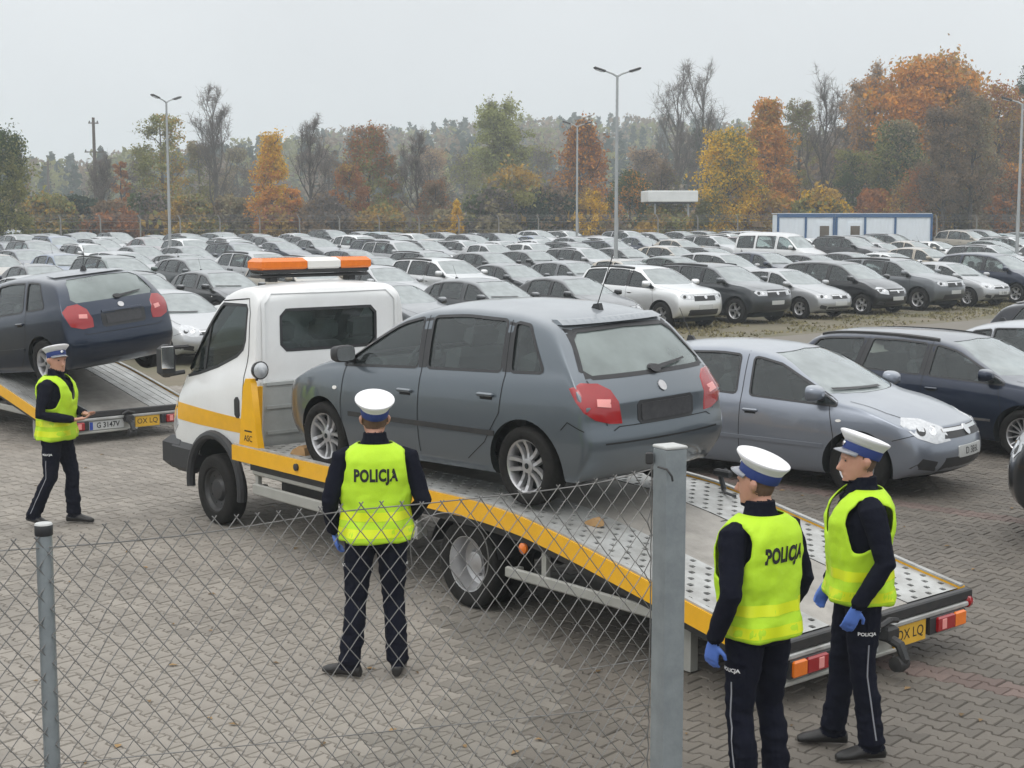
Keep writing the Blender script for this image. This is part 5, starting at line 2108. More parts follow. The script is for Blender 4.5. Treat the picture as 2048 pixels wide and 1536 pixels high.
    base = hc + hr @ V((0, -.006, .040))

    def put(c):
        return base + hr @ (tilt @ V(c))

    def lofted(nm, rings, m_, par, n=32):
        mm = MB()
        loft(mm, [(put(c), hr @ (tilt @ V(u)), hr @ (tilt @ V(v))) for (c, u, v) in rings], n)
        return mm.build(nm, m_, par, 55)
    cap = lofted("cap", [((0, 0, .046), (.085, 0, 0), (0, .106, 0)), ((0, .006, .062), (.096, 0, 0), (0, .118, 0)), ((0, .010, .080), (.112, 0, 0), (0, .131, 0)), ((0, .012, .090), (.120, 0, 0), (0, .138, 0)), ((0, .012, .098), (.119, 0, 0), (0, .137, 0)),
                         ((0, .012, .104), (.106, 0, 0), (0, .123, 0)), ((0, .010, .108), (.07, 0, 0), (0, .085, 0)), ((0, .010, .109), (.02, 0, 0), (0, .02, 0))], "cap_white", root)
    lofted("cap_band", [((0, 0, -.004), (.082, 0, 0), (0, .103, 0)), ((0, 0, .010), (.0845, 0, 0), (0, .1055, 0)), ((0, 0, .046), (.0865, 0, 0), (0, .1075, 0)), ((0, 0, .049), (.085, 0, 0), (0, .105, 0))], "cap_blue", cap)
    mm = MB()
    vs2, fs2 = [], []
    nk = 15
    for k in range(nk):
        a = R(200 + 140 * k / (nk - 1)) + math.pi
        for (q, dz_) in ((1.0, .004), (1.28 + .14 * math.sin(math.pi * k / (nk - 1)), -.020)):
            vs2.append(put((.083 * math.cos(a) * (1 if q == 1 else 1.05), .104 * math.sin(a) * q, dz_)))
    for k in range(nk - 1):
        fs2.append((2 * k, 2 * k + 1, 2 * k + 3, 2 * k + 2))
    vz = mm.add(vs2, fs2).build("visor", "visor_grey", cap, 60, fix=False)
    md = vz.modifiers.new("s", 'SOLIDIFY')
    md.thickness = .005
    # eagle badge at the front of the band
    mm = MB()
    mm.lathe([(.001, .0), (.016, .001), (.014, .005), (.001, .007)], n=10)
    M3 = hr @ tilt
    mm2 = MB()
    mm2.v = [put((v[0], .107 + v[1], .030 + v[2])) for v in mm.v]
    mm2.f, mm2.m = mm.f, mm.m
    mm2.build("cap_badge", "chrome", cap)
    # ---- jacket collar
    cl = MB()
    loft(cl, [(neck + V((0, -.004, -.075)), V((.088, 0, 0)), V((0, .085, 0))), (neck + V((0, -.004, -.02)), V((.074, 0, 0)), V((0, .076, 0))), (neck + V((0, -.002, .020)), V((.069, 0, 0)), V((0, .073, 0))), (neck + V((0, -.002, .022)), V((.058, 0, 0)), V((0, .062, 0)))], 24)
    cl.build("collar", "navy_jacket", root, 60)
    # eyes
    for s in (1, -1):
        mm = MB()
        mm.lathe([(.001, .006), (.008, .004), (.011, 0)], n=10)
        m2 = MB()
        m2.v = [hc + hr @ V((s * .030 + v[0], .083 + v[1], .016 + v[2] * .6)) for v in mm.v]
        m2.f, m2.m = mm.f, mm.m
        m2.build("eye", "black_leather", o)
    if pose.get('paper'):
        pass
    return root


def P3(x, y, z):
    return (x, y, z)


POSES = {
    1: dict(seed=1, lean=(0, .02), head_yaw=4, head_pitch=-4, cap_tilt=25, hem=.90, bands=(.965, 1.07), gloves=True,
            leg_left=dict(knee=(-.125, .02, .50), ankle=(-.165, -.02, .10), toe=-58), leg_right=dict(knee=(.105, .03, .50), ankle=(.125, -.01, .10), toe=8),
            arm_left=dict(elbow=(-.275, -.05, 1.16), wrist=(-.255, .09, .93), palm=(1, 0, 0), hand_dir=(.2, .25, -1)), arm_right=dict(elbow=(.285, -.05, 1.15), wrist=(.215, .16, 1.0), palm=(-1, 0, 0), hand_dir=(-.5, .6, -.5), thumb=-1)),
    2: dict(seed=2, lean=(0, .02), head_yaw=16, head_pitch=-3, cap_tilt=24, hem=.90, bands=(.95, 1.06), gloves=True,
            leg_left=dict(knee=(-.11, .02, .50), ankle=(-.12, -.03, .10), toe=-10), leg_right=dict(knee=(.12, .03, .50), ankle=(.13, -.02, .10), toe=12),
            arm_left=dict(elbow=(-.285, -.07, 1.15), wrist=(-.285, .03, .90), palm=(1, .2, 0), hand_dir=(.05, .2, -1)), arm_right=dict(elbow=(.275, -.04, 1.15), wrist=(.25, .08, .91), palm=(-1, 0, 0), thumb=-1)),
    3: dict(seed=3, lean=(0, .0), head_yaw=0, head_pitch=-3, cap_tilt=24, hem=.90, bands=(.95, 1.06), gloves=True,
            leg_left=dict(knee=(-.10, .0, .50), ankle=(-.11, -.06, .10), toe=-6), leg_right=dict(knee=(.12, .05, .50), ankle=(.13, .08, .10), toe=8),
            arm_left=dict(elbow=(-.265, -.06, 1.15), wrist=(-.24, .075, .905), palm=(1, 0, 0), hand_dir=(.1, .35, -1)), arm_right=dict(elbow=(.265, -.02, 1.15), wrist=(.235, .10, .92), palm=(-1, 0, 0), thumb=-1)),
    4: dict(seed=4, lean=(0, .03), head_yaw=-32, head_pitch=-3, cap_tilt=18, hem=.88, bands=(.95, 1.05), gloves=False,
            leg_left=dict(knee=(-.10, .10, .50), ankle=(-.10, .10, .10), toe=-4), leg_right=dict(knee=(.11, -.02, .50), ankle=(.13, -.20, .105), toe=10, pitch=.2),
            arm_left=dict(elbow=(-.27, -.01, 1.16), wrist=(-.11, .24, 1.12), palm=(0, 0, 1), hand_dir=(.5, .8, 0)), arm_right=dict(elbow=(.275, -.02, 1.15), wrist=(.13, .25, 1.09), palm=(0, -.3, 1), hand_dir=(-.4, .8, .1), thumb=-1)),
}


def place_person(root, x, y, heading, scale=1.0):
    """heading: degrees left of straight ahead (the way the person faces)."""
    root.location = (x, y, 0)
    root.rotation_euler = (0, 0, R(heading))
    root.scale = (scale * 1.05, scale * 1.05, scale)
# ------------------------------------------------------------------ ground
mat("joint_sand", (0.085, 0.075, 0.062), rough=0.95, var=0.6, vscale=3, var_col=(0.05, 0.05, 0.04))
mat("paver_grey", (0.282, 0.257, 0.224), rough=0.85, var=0.75, vscale=.55, var_col=(0.17, 0.155, 0.135), bump=0.35, bscale=70, island=0.13)
mat("paver_dark", (0.142, 0.126, 0.106), rough=0.75, var=0.7, vscale=.8, var_col=(0.095, 0.085, 0.073), bump=0.35, bscale=70, island=0.16)  # darkest block tone, chosen by position in the yard
mat("paver_mid", (0.20, 0.183, 0.158), rough=0.8, var=0.7, vscale=.7, var_col=(0.13, 0.12, 0.105), bump=0.35, bscale=70, island=0.15)
mat("paver_red", (0.155, 0.112, 0.098), rough=0.85, var=0.5, vscale=1.5, var_col=(0.13, 0.11, 0.098), bump=0.35, bscale=70, island=0.15)
mat("far_paving", (0.17, 0.155, 0.132), rough=0.9, var=0.5, vscale=.8, var_col=(0.17, 0.155, 0.13), bump=0.5, bscale=9)
mat("lot_soil", (0.17, 0.145, 0.105), rough=0.95, var=0.9, vscale=.6, var_col=(0.10, 0.10, 0.055), bump=0.6, bscale=14)
mat("meadow", (0.10, 0.10, 0.05), rough=0.95, var=0.8, vscale=.12, var_col=(0.17, 0.13, 0.07))
mat("grass_blade", (0.15, 0.14, 0.06), rough=0.8, island=0.35, var=0.8, vscale=.5, var_col=(0.22, 0.18, 0.10))


def gz(y):
    """Ground level: the back of the lot climbs very slightly, then the wooded hill."""
    z = 0.0
    if y > 50:
        z += .008 * (min(y, 112) - 50)
    return z


def hill(x, y):
    z = gz(y)
    if y > 230:
        t = min(1, (y - 230) / 260)
        ridge = 13 + 4.5 * math.exp(-((x - 5) / 90) ** 2) + 4 * math.sin(x * .017 + 1) - 9 * max(0, min(1, (-x - 70) / 90))
        z += ridge * (t * t * (3 - 2 * t))
    return z


# terrain sheet out past the hill
m = MB()
xs = list(np.linspace(-700, 700, 57))
ys = [-80, -20, 0, 20, 34, 50, 80, 112, 160, 230, 260, 290, 330, 370, 410, 450, 490, 540, 620, 780]
for y in ys:
    for x in xs:
        m.v.append((x * (1 + y / 900 if y > 0 else 1), y, hill(x, y) - .03))
nx = len(xs)
for j in range(len(ys) - 1):
    for i in range(nx - 1):
        m.f.append((j * nx + i, j * nx + i + 1, (j + 1) * nx + i + 1, (j + 1) * nx + i))
m.m = [0] * len(m.f)
tag(m.build("ground", "meadow", None, 60), kind="structure")
# lot surface under the parked rows
m = MB()
for (y0, y1) in ((-20, 20), (20, 50), (50, 80), (80, 114)):
    m.add([(-75, y0, gz(y0) - .02), (75, y0, gz(y0) - .02), (75, y1, gz(y1) - .02), (-75, y1, gz(y1) - .02)], [(0, 1, 2, 3)])
tag(m.build("lot_ground", "lot_soil", None, None), kind="structure")
# paved yard: bed of sand, interlocking blocks on it
EDGE_P, EDGE_D = Vector((3.5, 34.0)), Vector((.648, -.76))     # far edge of the paving, its normal towards the camera


def paved(x, y):
    return (Vector((x, y)) - EDGE_P).dot(EDGE_D) > 0


vE = Vector((.76, .648))
c = EDGE_P
pts = [c - vE * 60, c + vE * 60, c + vE * 60 + EDGE_D * 90, c - vE * 60 + EDGE_D * 90]
pav = MB().add([(p.x, p.y, -.013) for p in pts], [(0, 3, 2, 1)]).build("pavement", "joint_sand", None, None)
tag(pav, kind="structure")
PU = Vector((math.cos(R(-42)), math.sin(R(-42))))
PV = Vector((-PU.y, PU.x))
pl_, pp, pa_ = .20, .142, .017
xs_ = [0, .042, .064, .136, .158, .2]
sg = [-1, -1, 1, 1, -1, -1]
poly = [(x, s * pa_) for x, s in zip(xs_, sg)] + [(x, pp - s * pa_) for x, s in zip(xs_[::-1], sg[::-1])]
ctr = Vector((.1, pp / 2))


def inset(poly, d):
    out = []
    n = len(poly)
    for i in range(n):
        a, b, c_ = Vector(poly[i - 1]), Vector(poly[i]), Vector(poly[(i + 1) % n])
        n1 = Vector((-(b - a).y, (b - a).x)).normalized()
        n2 = Vector((-(c_ - b).y, (c_ - b).x)).normalized()
        k = (n1 + n2)
        k = k / max(.35, k.dot(n1))
        out.append(b + k * d)
    return out


out_r = inset(poly, .003)
top_r = inset(poly, .0085)
tmpl = [(p.x - .1, p.y - pp / 2, -.011) for p in out_r] + [(p.x - .1, p.y - pp / 2, 0.0) for p in top_r]
tf = [tuple(range(12, 24))] + [(k, (k + 1) % 12, 12 + (k + 1) % 12, 12 + k) for k in range(12)]
tmpl = np.array(tmpl)
Rm = np.array([[PU.x, PV.x], [PU.y, PV.y]])
flat = tmpl.copy()
flat[:, :2] = tmpl[:, :2] @ Rm.T
cells = []
fx = 18 / 51.5
ra, rb = Vector((3.217, 15.789)), Vector((4.802, 13.636))
rd = (rb - ra).normalized()
rn = Vector((-rd.y, rd.x))
rv = round(ra.dot(PV) / pp)
for r_ in range(int(-40 / pp), int(40 / pp)):
    for k in range(-220, 220):
        u = k * pl_ + (r_ % 2) * pl_ / 2
        v = r_ * pp
        x, y = PU.x * u + PV.x * v, PU.y * u + PV.y * v
        if y < 5.2 or y > 31 or abs(x) > fx * y * 1.10 + .9 or not paved(x, y):
            continue
        red = (r_ - rv) % 36 in (0, 1) and x > 1.0 and x < 9
        cells.append((y, x, red))
cells.sort()
rng = np.random.default_rng(3)


def vis(y, x):
    py = 768 - 2930 * math.tan(math.atan2(-3.0, y) + R(6.54))
    return py < 1530 and abs(x) < fx * y - .15




def paver_tone(x, y):
    """Which tone a block gets: pale ones by the fence, darker ones towards the parked cars; mixed at the seams."""
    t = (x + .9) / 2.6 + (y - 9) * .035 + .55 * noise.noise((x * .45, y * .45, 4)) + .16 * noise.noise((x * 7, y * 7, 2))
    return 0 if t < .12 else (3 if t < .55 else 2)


PMS = {}
for bi, mn in ((0, "paver_grey"), (2, "paver_dark"), (3, "paver_mid")):
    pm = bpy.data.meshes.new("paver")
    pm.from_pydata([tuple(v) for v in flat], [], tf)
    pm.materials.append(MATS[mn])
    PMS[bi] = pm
singles, rest = [], []
for (y, x, red) in cells:
    # the biggest ones in view that nothing in front hides
    if len(singles) < 300 and not red and vis(y, x) and not (-.2 < x < 3.2 and y > 8.2) and y > 7.0:
        singles.append((x, y))
    else:
        rest.append((x, y, red))
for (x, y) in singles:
    o = link("paver", PMS[paver_tone(x, y)], pav)
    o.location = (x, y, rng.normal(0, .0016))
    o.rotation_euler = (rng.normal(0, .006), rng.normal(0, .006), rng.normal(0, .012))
n = len(rest)
A = np.array([(x, y) for x, y, _ in rest])
V_ = np.repeat(flat[None], n, 0)
V_[:, :, 0] += A[:, 0:1] + rng.normal(0, .0012, (n, 1))
V_[:, :, 1] += A[:, 1:2] + rng.normal(0, .0012, (n, 1))
V_[:, :, 2] += rng.normal(0, .0016, (n, 1))
V_[:, 12:, 2] += (flat[None, 12:, 0] * rng.normal(0, .012, (n, 1)) + flat[None, 12:, 1] * rng.normal(0, .012, (n, 1)))
me = bpy.data.meshes.new("paver_field")
faces = []
for i in range(n):
    b = i * 24
    faces += [tuple(q + b for q in f) for f in tf]
me.from_pydata(V_.reshape(-1, 3).tolist(), [], faces)
me.polygons.foreach_set("material_index", np.repeat(np.array([1 if r else paver_tone(x_, y_) for x_, y_, r in rest]), 13).astype(np.int32))
o = link("paver_field", me, pav, ["paver_grey", "paver_red", "paver_dark", "paver_mid"])
o["kind"] = "stuff"
# beyond the single blocks the yard goes on as a rougher surface
fp = MB()
pts = [(-40, 31.05), (-6, 31.05)]
q = []
for x, y in ((-60, 31), (3.4 - (34 - 31) * 1.173, 31)):
    q.append((x, y))
e0 = c - vE * 60
# quad between y = 31 and the paving edge, on the left part of the lot edge
line_x = lambda y: EDGE_P.x + (y - EDGE_P.y) * vE.x / vE.y
vsx = [(line_x(30.9), 30.9, -.006), (line_x(48), 48, -.006), (line_x(48) + 40, 48, -.006), (40, 30.9, -.006)]
fp.add(vsx, [(0, 3, 2, 1)])
tag(fp.build("far_pavement", "far_paving", None, None), kind="structure")

# grass between the yard and the first row, and under the parked cars
V_, F_ = [], []
for i in range(30000):
    t = random.uniform(-8, 40)
    d = random.gauss(-4.2, 2.4)
    if d > -.35 + .25 * math.sin(t * 2.1):
        continue
    p = EDGE_P + vE * t + EDGE_D * d
    dens = noise.noise((p.x * .5, p.y * .5, 3)) + noise.noise((p.x * 1.7, p.y * 1.7, 8)) * .5
    if dens < -.12:
        continue
    h = random.uniform(.02, .065) * (1 + dens)
    a = random.uniform(0, 6.28)
    w = random.uniform(.02, .05)
    l = random.uniform(-.05, .05)
    b = len(V_)
    V_ += [(p.x - math.cos(a) * w, p.y - math.sin(a) * w, gz(p.y) - .02), (p.x + math.cos(a) * w, p.y + math.sin(a) * w, gz(p.y) - .02), (p.x + l, p.y + l * .6, gz(p.y) - .02 + h)]
    F_.append((b, b + 1, b + 2))
me = bpy.data.meshes.new("grass")
me.from_pydata(V_, [], F_)
o = link("grass", me, None, ["grass_blade"])
tag(o, kind="stuff")

# a scatter of fallen leaves on the yard
mat("fallen_leaf", (.22, .14, .06), rough=.8, island=.5, var=.5, vscale=3, var_col=(.16, .10, .05))
V_, F_ = [], []
for i in range(190):
    y = 5.4 + 26 * random.random() ** 1.6
    x = random.uniform(-1, 1) * fx * y * 1.1
    s_ = random.uniform(.018, .042)
    a = random.uniform(0, 6.28)
    b = len(V_)
    for (u, v, z) in ((-1, 0, .002), (0, -.55, .010), (1, 0, .004), (0, .55, .012)):
        V_.append((x + s_ * (u * math.cos(a) - v * math.sin(a)), y + s_ * (u * math.sin(a) + v * math.cos(a)), .003 + z))
    F_.append((b, b + 1, b + 2, b + 3))
me = bpy.data.meshes.new("fallen_leaves")
me.from_pydata(V_, [], F_)
tag(link("fallen_leaves", me, None, ["fallen_leaf"]), kind="stuff")

# ------------------------------------------------------------------ chain-link fence in front
FA, FD = Vector((-1.725, 5.30, 0)), Vector((.9584, .2855, 0))
FN = Vector((-FD.y, FD.x, 0))
TOPC = [(-2.2, 1.80), (-.28, 1.805), (-.038, 1.812), (.157, 1.815), (.23, 1.855), (.467, 1.852), (.728, 1.852), (.92, 1.858), (1.234, 1.875), (1.435, 1.858), (1.64, 1.868), (1.85, 1.886), (2.15, 1.915), (2.42, 1.958)]


def fpt(s, z, n_=0.0):
    p = FA + FD * s + FN * n_
    return Vector((p.x, p.y, z))


fence = empty("chain_link_fence", (FA.x, FA.y, 0), label="sagging chain-link fence between a round and a square steel post in front of officers", cat="fence")


def fbuild(mb, name, m_, parent=None, ang=38):
    mb.v = [(v[0] - FA.x, v[1] - FA.y, v[2]) for v in mb.v]
    return mb.build(name, m_, parent or fence, ang)


mat("wire_steel", (0.20, 0.20, 0.195), rough=0.5, metal=0.4, var=0.6, vscale=20, var_col=(0.16, 0.15, 0.14))
# square post with welded lug, cap and clamp
m = MB()
Mz = Matrix.Rotation(R(28), 4, 'Z')
c = Vector((.655, 6.0, 0))
m.box((c.x, c.y, 1.02), (.098, .098, 2.06), M=Mz, bev=.009)
sp = fbuild(m, "square_post", "galvanised_steel")
m = MB()
m.box((c.x, c.y, 2.052), (.104, .104, .014), M=Mz, bev=.004)
fbuild(m, "post_cap", "plate_white", sp)
m = MB()
q = fpt(2.395, 1.99)
m.box((q.x, q.y + .03, 2.0), (.03, .02, .05), bev=.006)
m.tube([(c.x - .055, c.y - .05, 1.975), (c.x - .02, c.y - .072, 1.968), (c.x - .0, c.y - .080, 1.94), (c.x + .004, c.y - .076, 1.92)], .0045, 6)
fbuild(m, "wire_tie", "dark_metal", sp)
m = MB()
m.tube([(FA.x - .01, FA.y + .03, 0), (FA.x - .01, FA.y + .03, 1.835)], .030, 20)
rp = fbuild(m, "round_post", "galvanised_steel")
m = MB()
m.lathe([(.0315, 0), (.033, .002), (.033, .036), (.031, .040)], c=(FA.x - .01, FA.y + .03, 1.825), axis='z', n=20, mi=0)
m.lathe([(.033, .040), (.030, .046), (.001, .047)], c=(FA.x - .01, FA.y + .03, 1.825), axis='z', n=20, mi=1)
fbuild(m, "post_cap", ["black_plastic", "plate_white"], rp)
# each zig-zag wire of the mesh
pitch = .0405
NW = 112
for i in range(NW):
    s0 = -2.05 + i * pitch
    if s0 > 2.46:
        break
    pts = []
    k = 0
    z = 1e9
    while True:
        zig = (k + i) % 2
        s = s0 + (pitch * .96 if zig else 0.0)
        zt = interp(TOPC, s)
        # rows run parallel to the sagging top edge near it and level out below
        sag = (zt - 1.83) * max(0, 1 - k * .012)
        z = 1.83 + sag - k * .0525 + .004 * noise.noise((s * 4, k * .3, 1))
        if z < .03 or k > 44:
            break
        lean_ = .055 * max(0, min(1, (s - .9) / 1.4)) * (1 - math.exp(-k / 9))       # pulled over towards the square post
        bul = .05 * math.sin(max(0, min(1, (s + .1) / 2.45)) * math.pi) * math.exp(-((k - 14) / 16) ** 2)
        pts.append(fpt(min(2.405, s - lean_) + .003 * noise.noise((s * 9, k, 5)), z, bul + (.0018 if zig else -.0018)))
        k += 1
    if len(pts) > 2:
        d = (pts[0] - pts[1]).normalized()
        pts = [pts[0] + d * .016] + pts
        m = MB()
        m.tube(pts, .0026, 4)
        fbuild(m, "mesh_wire", "wire_steel", None, None)


def wire(pts, r, name="tension_wire"):
    m = MB()
    # smooth the polyline
    P_ = [Vector(p) for p in pts]
    out = []
    for i in range(len(P_) - 1):
        p0, p1, p2, p3 = P_[max(i - 1, 0)], P_[i], P_[i + 1], P_[min(i + 2, len(P_) - 1)]
        for t in np.linspace(0, 1, 7)[:-1]:
            out.append(.5 * ((2 * p1) + (p2 - p0) * t + (2 * p0 - 5 * p1 + 4 * p2 - p3) * t * t + (3 * p1 - p0 - 3 * p2 + p3) * t ** 3))
    out.append(P_[-1])
    m.tube(out, r, 6)
    return fbuild(m, name, "wire_steel", None, 60)


wire([fpt(-2.1, 1.775, .01), fpt(-.1, 1.782, .008), fpt(.4, 1.79, .02), fpt(.69, 1.806, .035), fpt(1.1, 1.845, .045), fpt(1.42, 1.858, .045), fpt(1.64, 1.870, .04), fpt(1.95, 1.888, .03), fpt(2.2, 1.915, .015), fpt(2.4, 1.958, 0)], .0027)
wire([fpt(1.395, 1.60, .03), fpt(1.385, 1.70, .02), fpt(1.405, 1.78, .01), fpt(1.455, 1.815, .0), fpt(1.53, 1.828, -.01), fpt(1.61, 1.80, -.01), fpt(1.675, 1.73, 0), fpt(1.705, 1.64, .02), fpt(1.70, 1.56, .03), fpt(1.66, 1.50, .03)], .0024, "loose_wire")
wire([fpt(2.10, 1.122, .03), fpt(2.2, 1.13, .02), fpt(2.3, 1.14, .01), fpt(2.41, 1.15, 0)], .0022)
wire([fpt(-2.1, .95, .01), fpt(-.1, .95, .01), fpt(1.2, .94, .03), fpt(2.41, .95, 0)], .0022)

# ------------------------------------------------------------------ lamp posts and poles
mat("pole_grey", (0.40, 0.42, 0.43), rough=0.5, metal=0.4, var=0.3, vscale=3)
mat("pole_wood", (0.13, 0.11, 0.095), rough=0.9, var=0.4, vscale=4)


def at_px(px, Y):
    return (px - 1024) / 2930 * Y


def lamp_post(px, Y, h, label, arms=2, rot=0.0, face=0.0):
    o = empty("lamp_post", (at_px(px, Y), Y, gz(Y)), rot, label, "street lamp", "lamp posts over the car park")
    m = MB()
    m.tube([(0, 0, -.1), (0, 0, 1.0), (0, 0, 1.02), (0, 0, h)], [.11, .105, .085, .05], 12)
    m.build("pole", "pole_grey", o)
    for s in ((1, -1) if arms == 2 else (-1,)):
        m = MB()
        m.tube([(0, 0, h - .05), (s * .2, 0, h + .06), (s * .5, 0, h + .16)], [.045, .035, .03], 8)
        m.build("arm", "pole_grey", o)
        m = MB()
        Mx = Matrix.Rotation(-s * R(17), 4, 'Y')
        m.box((s * .72, 0, h + .225), (.52, .22, .09), M=Mx, bev=.04)
        lum = m.build("luminaire", "dark_metal", o)
        m = MB()
        m.box((s * .75, 0, h + .178), (.32, .17, .03), M=Mx, bev=.01)
        m.build("lamp_glass", "clear_lens", lum)
    return o


lamp_post(1231, 60, 8.55, "tall double-arm lamp post standing behind the white off-road car", rot=R(8))
lamp_post(343, 76, 8.6, "double-arm lamp post in front of the olive birch", rot=R(55))
lamp_post(1153, 96, 8.4, "distant double-arm lamp post in front of the rusty brown tree", rot=R(10))
lamp_post(2030, 70, 8.1, "lamp post with one arm beside the dark bare trees", arms=1, rot=R(-12))


def utility_pole(px, Y, h, label, wires=False):
    o = empty("utility_pole", (at_px(px, Y), Y, gz(Y)), R(10), label, "utility pole", "wooden utility poles beyond the fence")
    m = MB()
    m.tube([(0, 0, -.2), (0, 0, h)], [.20, .13], 10)
    m.build("pole", "pole_wood", o)
    m = MB()
    m.box((0, 0, h - 3.1), (1.7, .10, .10))
    m.box((0, 0, h - .5), (.9, .10, .10))
    m.build("crossarm", "pole_wood", o)
    for x in (-.75, .75, -.35, .35):
        z = h - 3.05 if abs(x) > .5 else h - .45
        MB().lathe([(.05, 0), (.06, .08), (.04, .16), (.001, .17)], c=(x, 0, z), axis='z', n=8).build("insulator", "dark_metal", o)


utility_pole(198, 135, 11.4, "tall wooden utility pole with crossarms against pale sky")
utility_pole(105, 190, 9.6, "fainter wooden utility pole in the haze near the left edge of trees")

# ------------------------------------------------------------------ far perimeter fence
mat("concrete_post", (0.26, 0.25, 0.23), rough=0.9, var=0.4, vscale=3)
ff = empty("perimeter_fence", (0, 111, gz(111)), 0, "long wire fence with cranked concrete posts behind the parked cars", "fence")
for i, x in enumerate(np.arange(-46, 50, 3.0)):
    m = MB()
    m.tube([(x, 0, -.2), (x, 0, 2.3), (x - .15, -.08, 2.6)], [.06, .055, .04], 6)
    m.build("fence_post", "concrete_post", ff)
for z in (.3, .9, 1.5, 2.1, 2.3, 2.45, 2.58):
    m = MB()
    dx = -.0 if z < 2.3 else -(z - 2.3) * .5
    m.tube([(-46 + dx, dx * .5, z), (50 + dx, dx * .5, z)], .012, 4)
    m.build("fence_wire", "wire_steel", ff)

# ------------------------------------------------------------------ site office containers, canopy, shed
mat("container_white", (0.70, 0.76, 0.82), rough=0.55, var=0.3, vscale=1.2, var_col=(0.55, 0.58, 0.6))
mat("container_blue", (0.03, 0.10, 0.23), rough=0.5, var=0.3, vscale=2)
mat("brown_glass", (0.10, 0.075, 0.05), rough=0.15, coat=0.6, var=0.4, vscale=2)
mat("roof_sheet", (0.72, 0.74, 0.74), rough=0.5, var=0.3, vscale=1)
mat("roof_sheet_grey", (0.48, 0.50, 0.51), rough=0.5, var=0.3, vscale=1)
Yc = 99.0


def container(px0, px1, label, doors, splits):
    x0, x1 = at_px(px0, Yc), at_px(px1, Yc)
    w, d, h = x1 - x0, 2.45, 2.75
    o = empty("office_container", ((x0 + x1) / 2, Yc + d / 2, gz(Yc)), 0, label, "site office", "site office containers side by side")
    MB().box((0, 0, h / 2), (w - .1, d - .1, h - .1)).build("core", "container_white", o)
    edges = [-w / 2] + [at_px(p, Yc) - (x0 + x1) / 2 for p in splits] + [w / 2]
    for a, b in zip(edges, edges[1:]):
        n = max(2, int((b - a) / .28))
        m = MB()
        # profiled wall sheet
        vs, fs = [], []
        for k in range(n * 4 + 1):
            x = lerp(a + .07, b - .07, k / (n * 4))
            yy = -.02 if k % 4 in (1, 2) else 0
            vs += [(x, -d / 2 + yy, .16), (x, -d / 2 + yy, h - .22)]
        for k in range(n * 4):
            fs.append((2 * k, 2 * k + 2, 2 * k + 3, 2 * k + 1))
        m.add(vs, fs).build("wall_panel", "container_white", o, 20)
    for x in edges:
        MB().box((x, -d / 2 - .01, h / 2), (.14, .10, h)).build("frame_post", "container_blue", o)
    MB().box((0, -d / 2 - .02, h - .11), (w + .06, .12, .24)).build("top_rail", "container_blue", o)
    MB().box((0, -d / 2 - .02, .08), (w + .06, .12, .18)).build("bottom_rail", "container_blue", o)
    MB().box((0, 0, h + .02), (w + .04, d, .06)).build("roof", "roof_sheet", o)
    for p in doors:
        x = at_px(p, Yc) - (x0 + x1) / 2
        dr = MB().box((x, -d / 2 - .045, 1.15), (.98, .05, 2.1), bev=.01).build("door", "container_white", o)
        MB().box((x, -d / 2 - .085, 1.45), (.62, .03, 1.0), bev=.008).build("door_window", "brown_glass", dr)
        MB().box((x + .40, -d / 2 - .09, 1.05), (.04, .05, .14)).build("handle", "dark_metal", dr)


container(1553, 1664, "white site office container with one brown-glazed door, left of its twin", (1645,), (1608,))
container(1669, 1858, "longer white site office container with brown-glazed door and blue frame", (1706,), (1726, 1786))
# white canopy on posts
Yk = 114
o = empty("canopy", (at_px(1341, Yk), Yk + 2, gz(Yk)), R(4), "white flat canopy on thin posts beside the yellow tree", "canopy")
MB().box((0, 0, 4.02), (3.9, 3.6, .88), bev=.05).build("roof", "roof_sheet", o)
MB().box((0, 0, 3.52), (3.2, 3.0, .10)).build("soffit", "dark_metal", o)
for x in (-1.3, 1.3):
    for y in (-1.2, 1.2):
        MB().box((x, y, 1.75), (.13, .13, 3.5)).build("post", "pole_grey", o)
Yk = 150
o = empty("shed", (at_px(1645, Yk), Yk + 3, gz(Yk)), R(-3), "long low shed with pale roof behind the white containers", "shed")
MB().prism([(-5.2, 0), (5.2, 0), (5.2, 3.6), (-5.2, 3.6)], -2.5, 2.5, 'xz').build("wall", "dirty_white_panel", o)
MB().prism([(-5.6, 3.5), (5.6, 3.5), (5.5, 4.35), (-5.4, 4.55)], -3.0, 3.0, 'xz').build("roof", "roof_sheet_grey", o)
# ------------------------------------------------------------------ trees
LEAF = {}
for nm, c1, c2 in (("orange", (.50, .21, .022), (.38, .19, .03)), ("yellow", (.60, .37, .015), (.42, .29, .025)), ("olive", (.21, .20, .06), (.13, .145, .05)), ("pale_green", (.27, .28, .10), (.20, .22, .09)),
                   ("rust", (.32, .12, .03), (.21, .10, .035)), ("brown", (.20, .135, .08), (.14, .11, .07)), ("green", (.065, .095, .028), (.035, .055, .018)), ("pine", (.035, .055, .03), (.022, .04, .025)),
                   ("twig", (.15, .125, .11), (.105, .088, .078)), ("peach", (.36, .23, .13), (.27, .2, .12)), ("ochre", (.37, .23, .04), (.25, .17, .045)), ("dry", (.25, .21, .12), (.17, .15, .08))):
    leaf_mat("leaf_" + nm, tuple(min(.8, c_ * 1.25) for c_ in c1), tuple(c_ * 1.2 for c_ in c2))
mat("bark_dark", (.055, .045, .038), rough=.95, var=.5, vscale=3, var_col=(.09, .08, .07))
mat("bark_grey", (.13, .12, .11), rough=.95, var=.5, vscale=2.5, var_col=(.07, .065, .06))


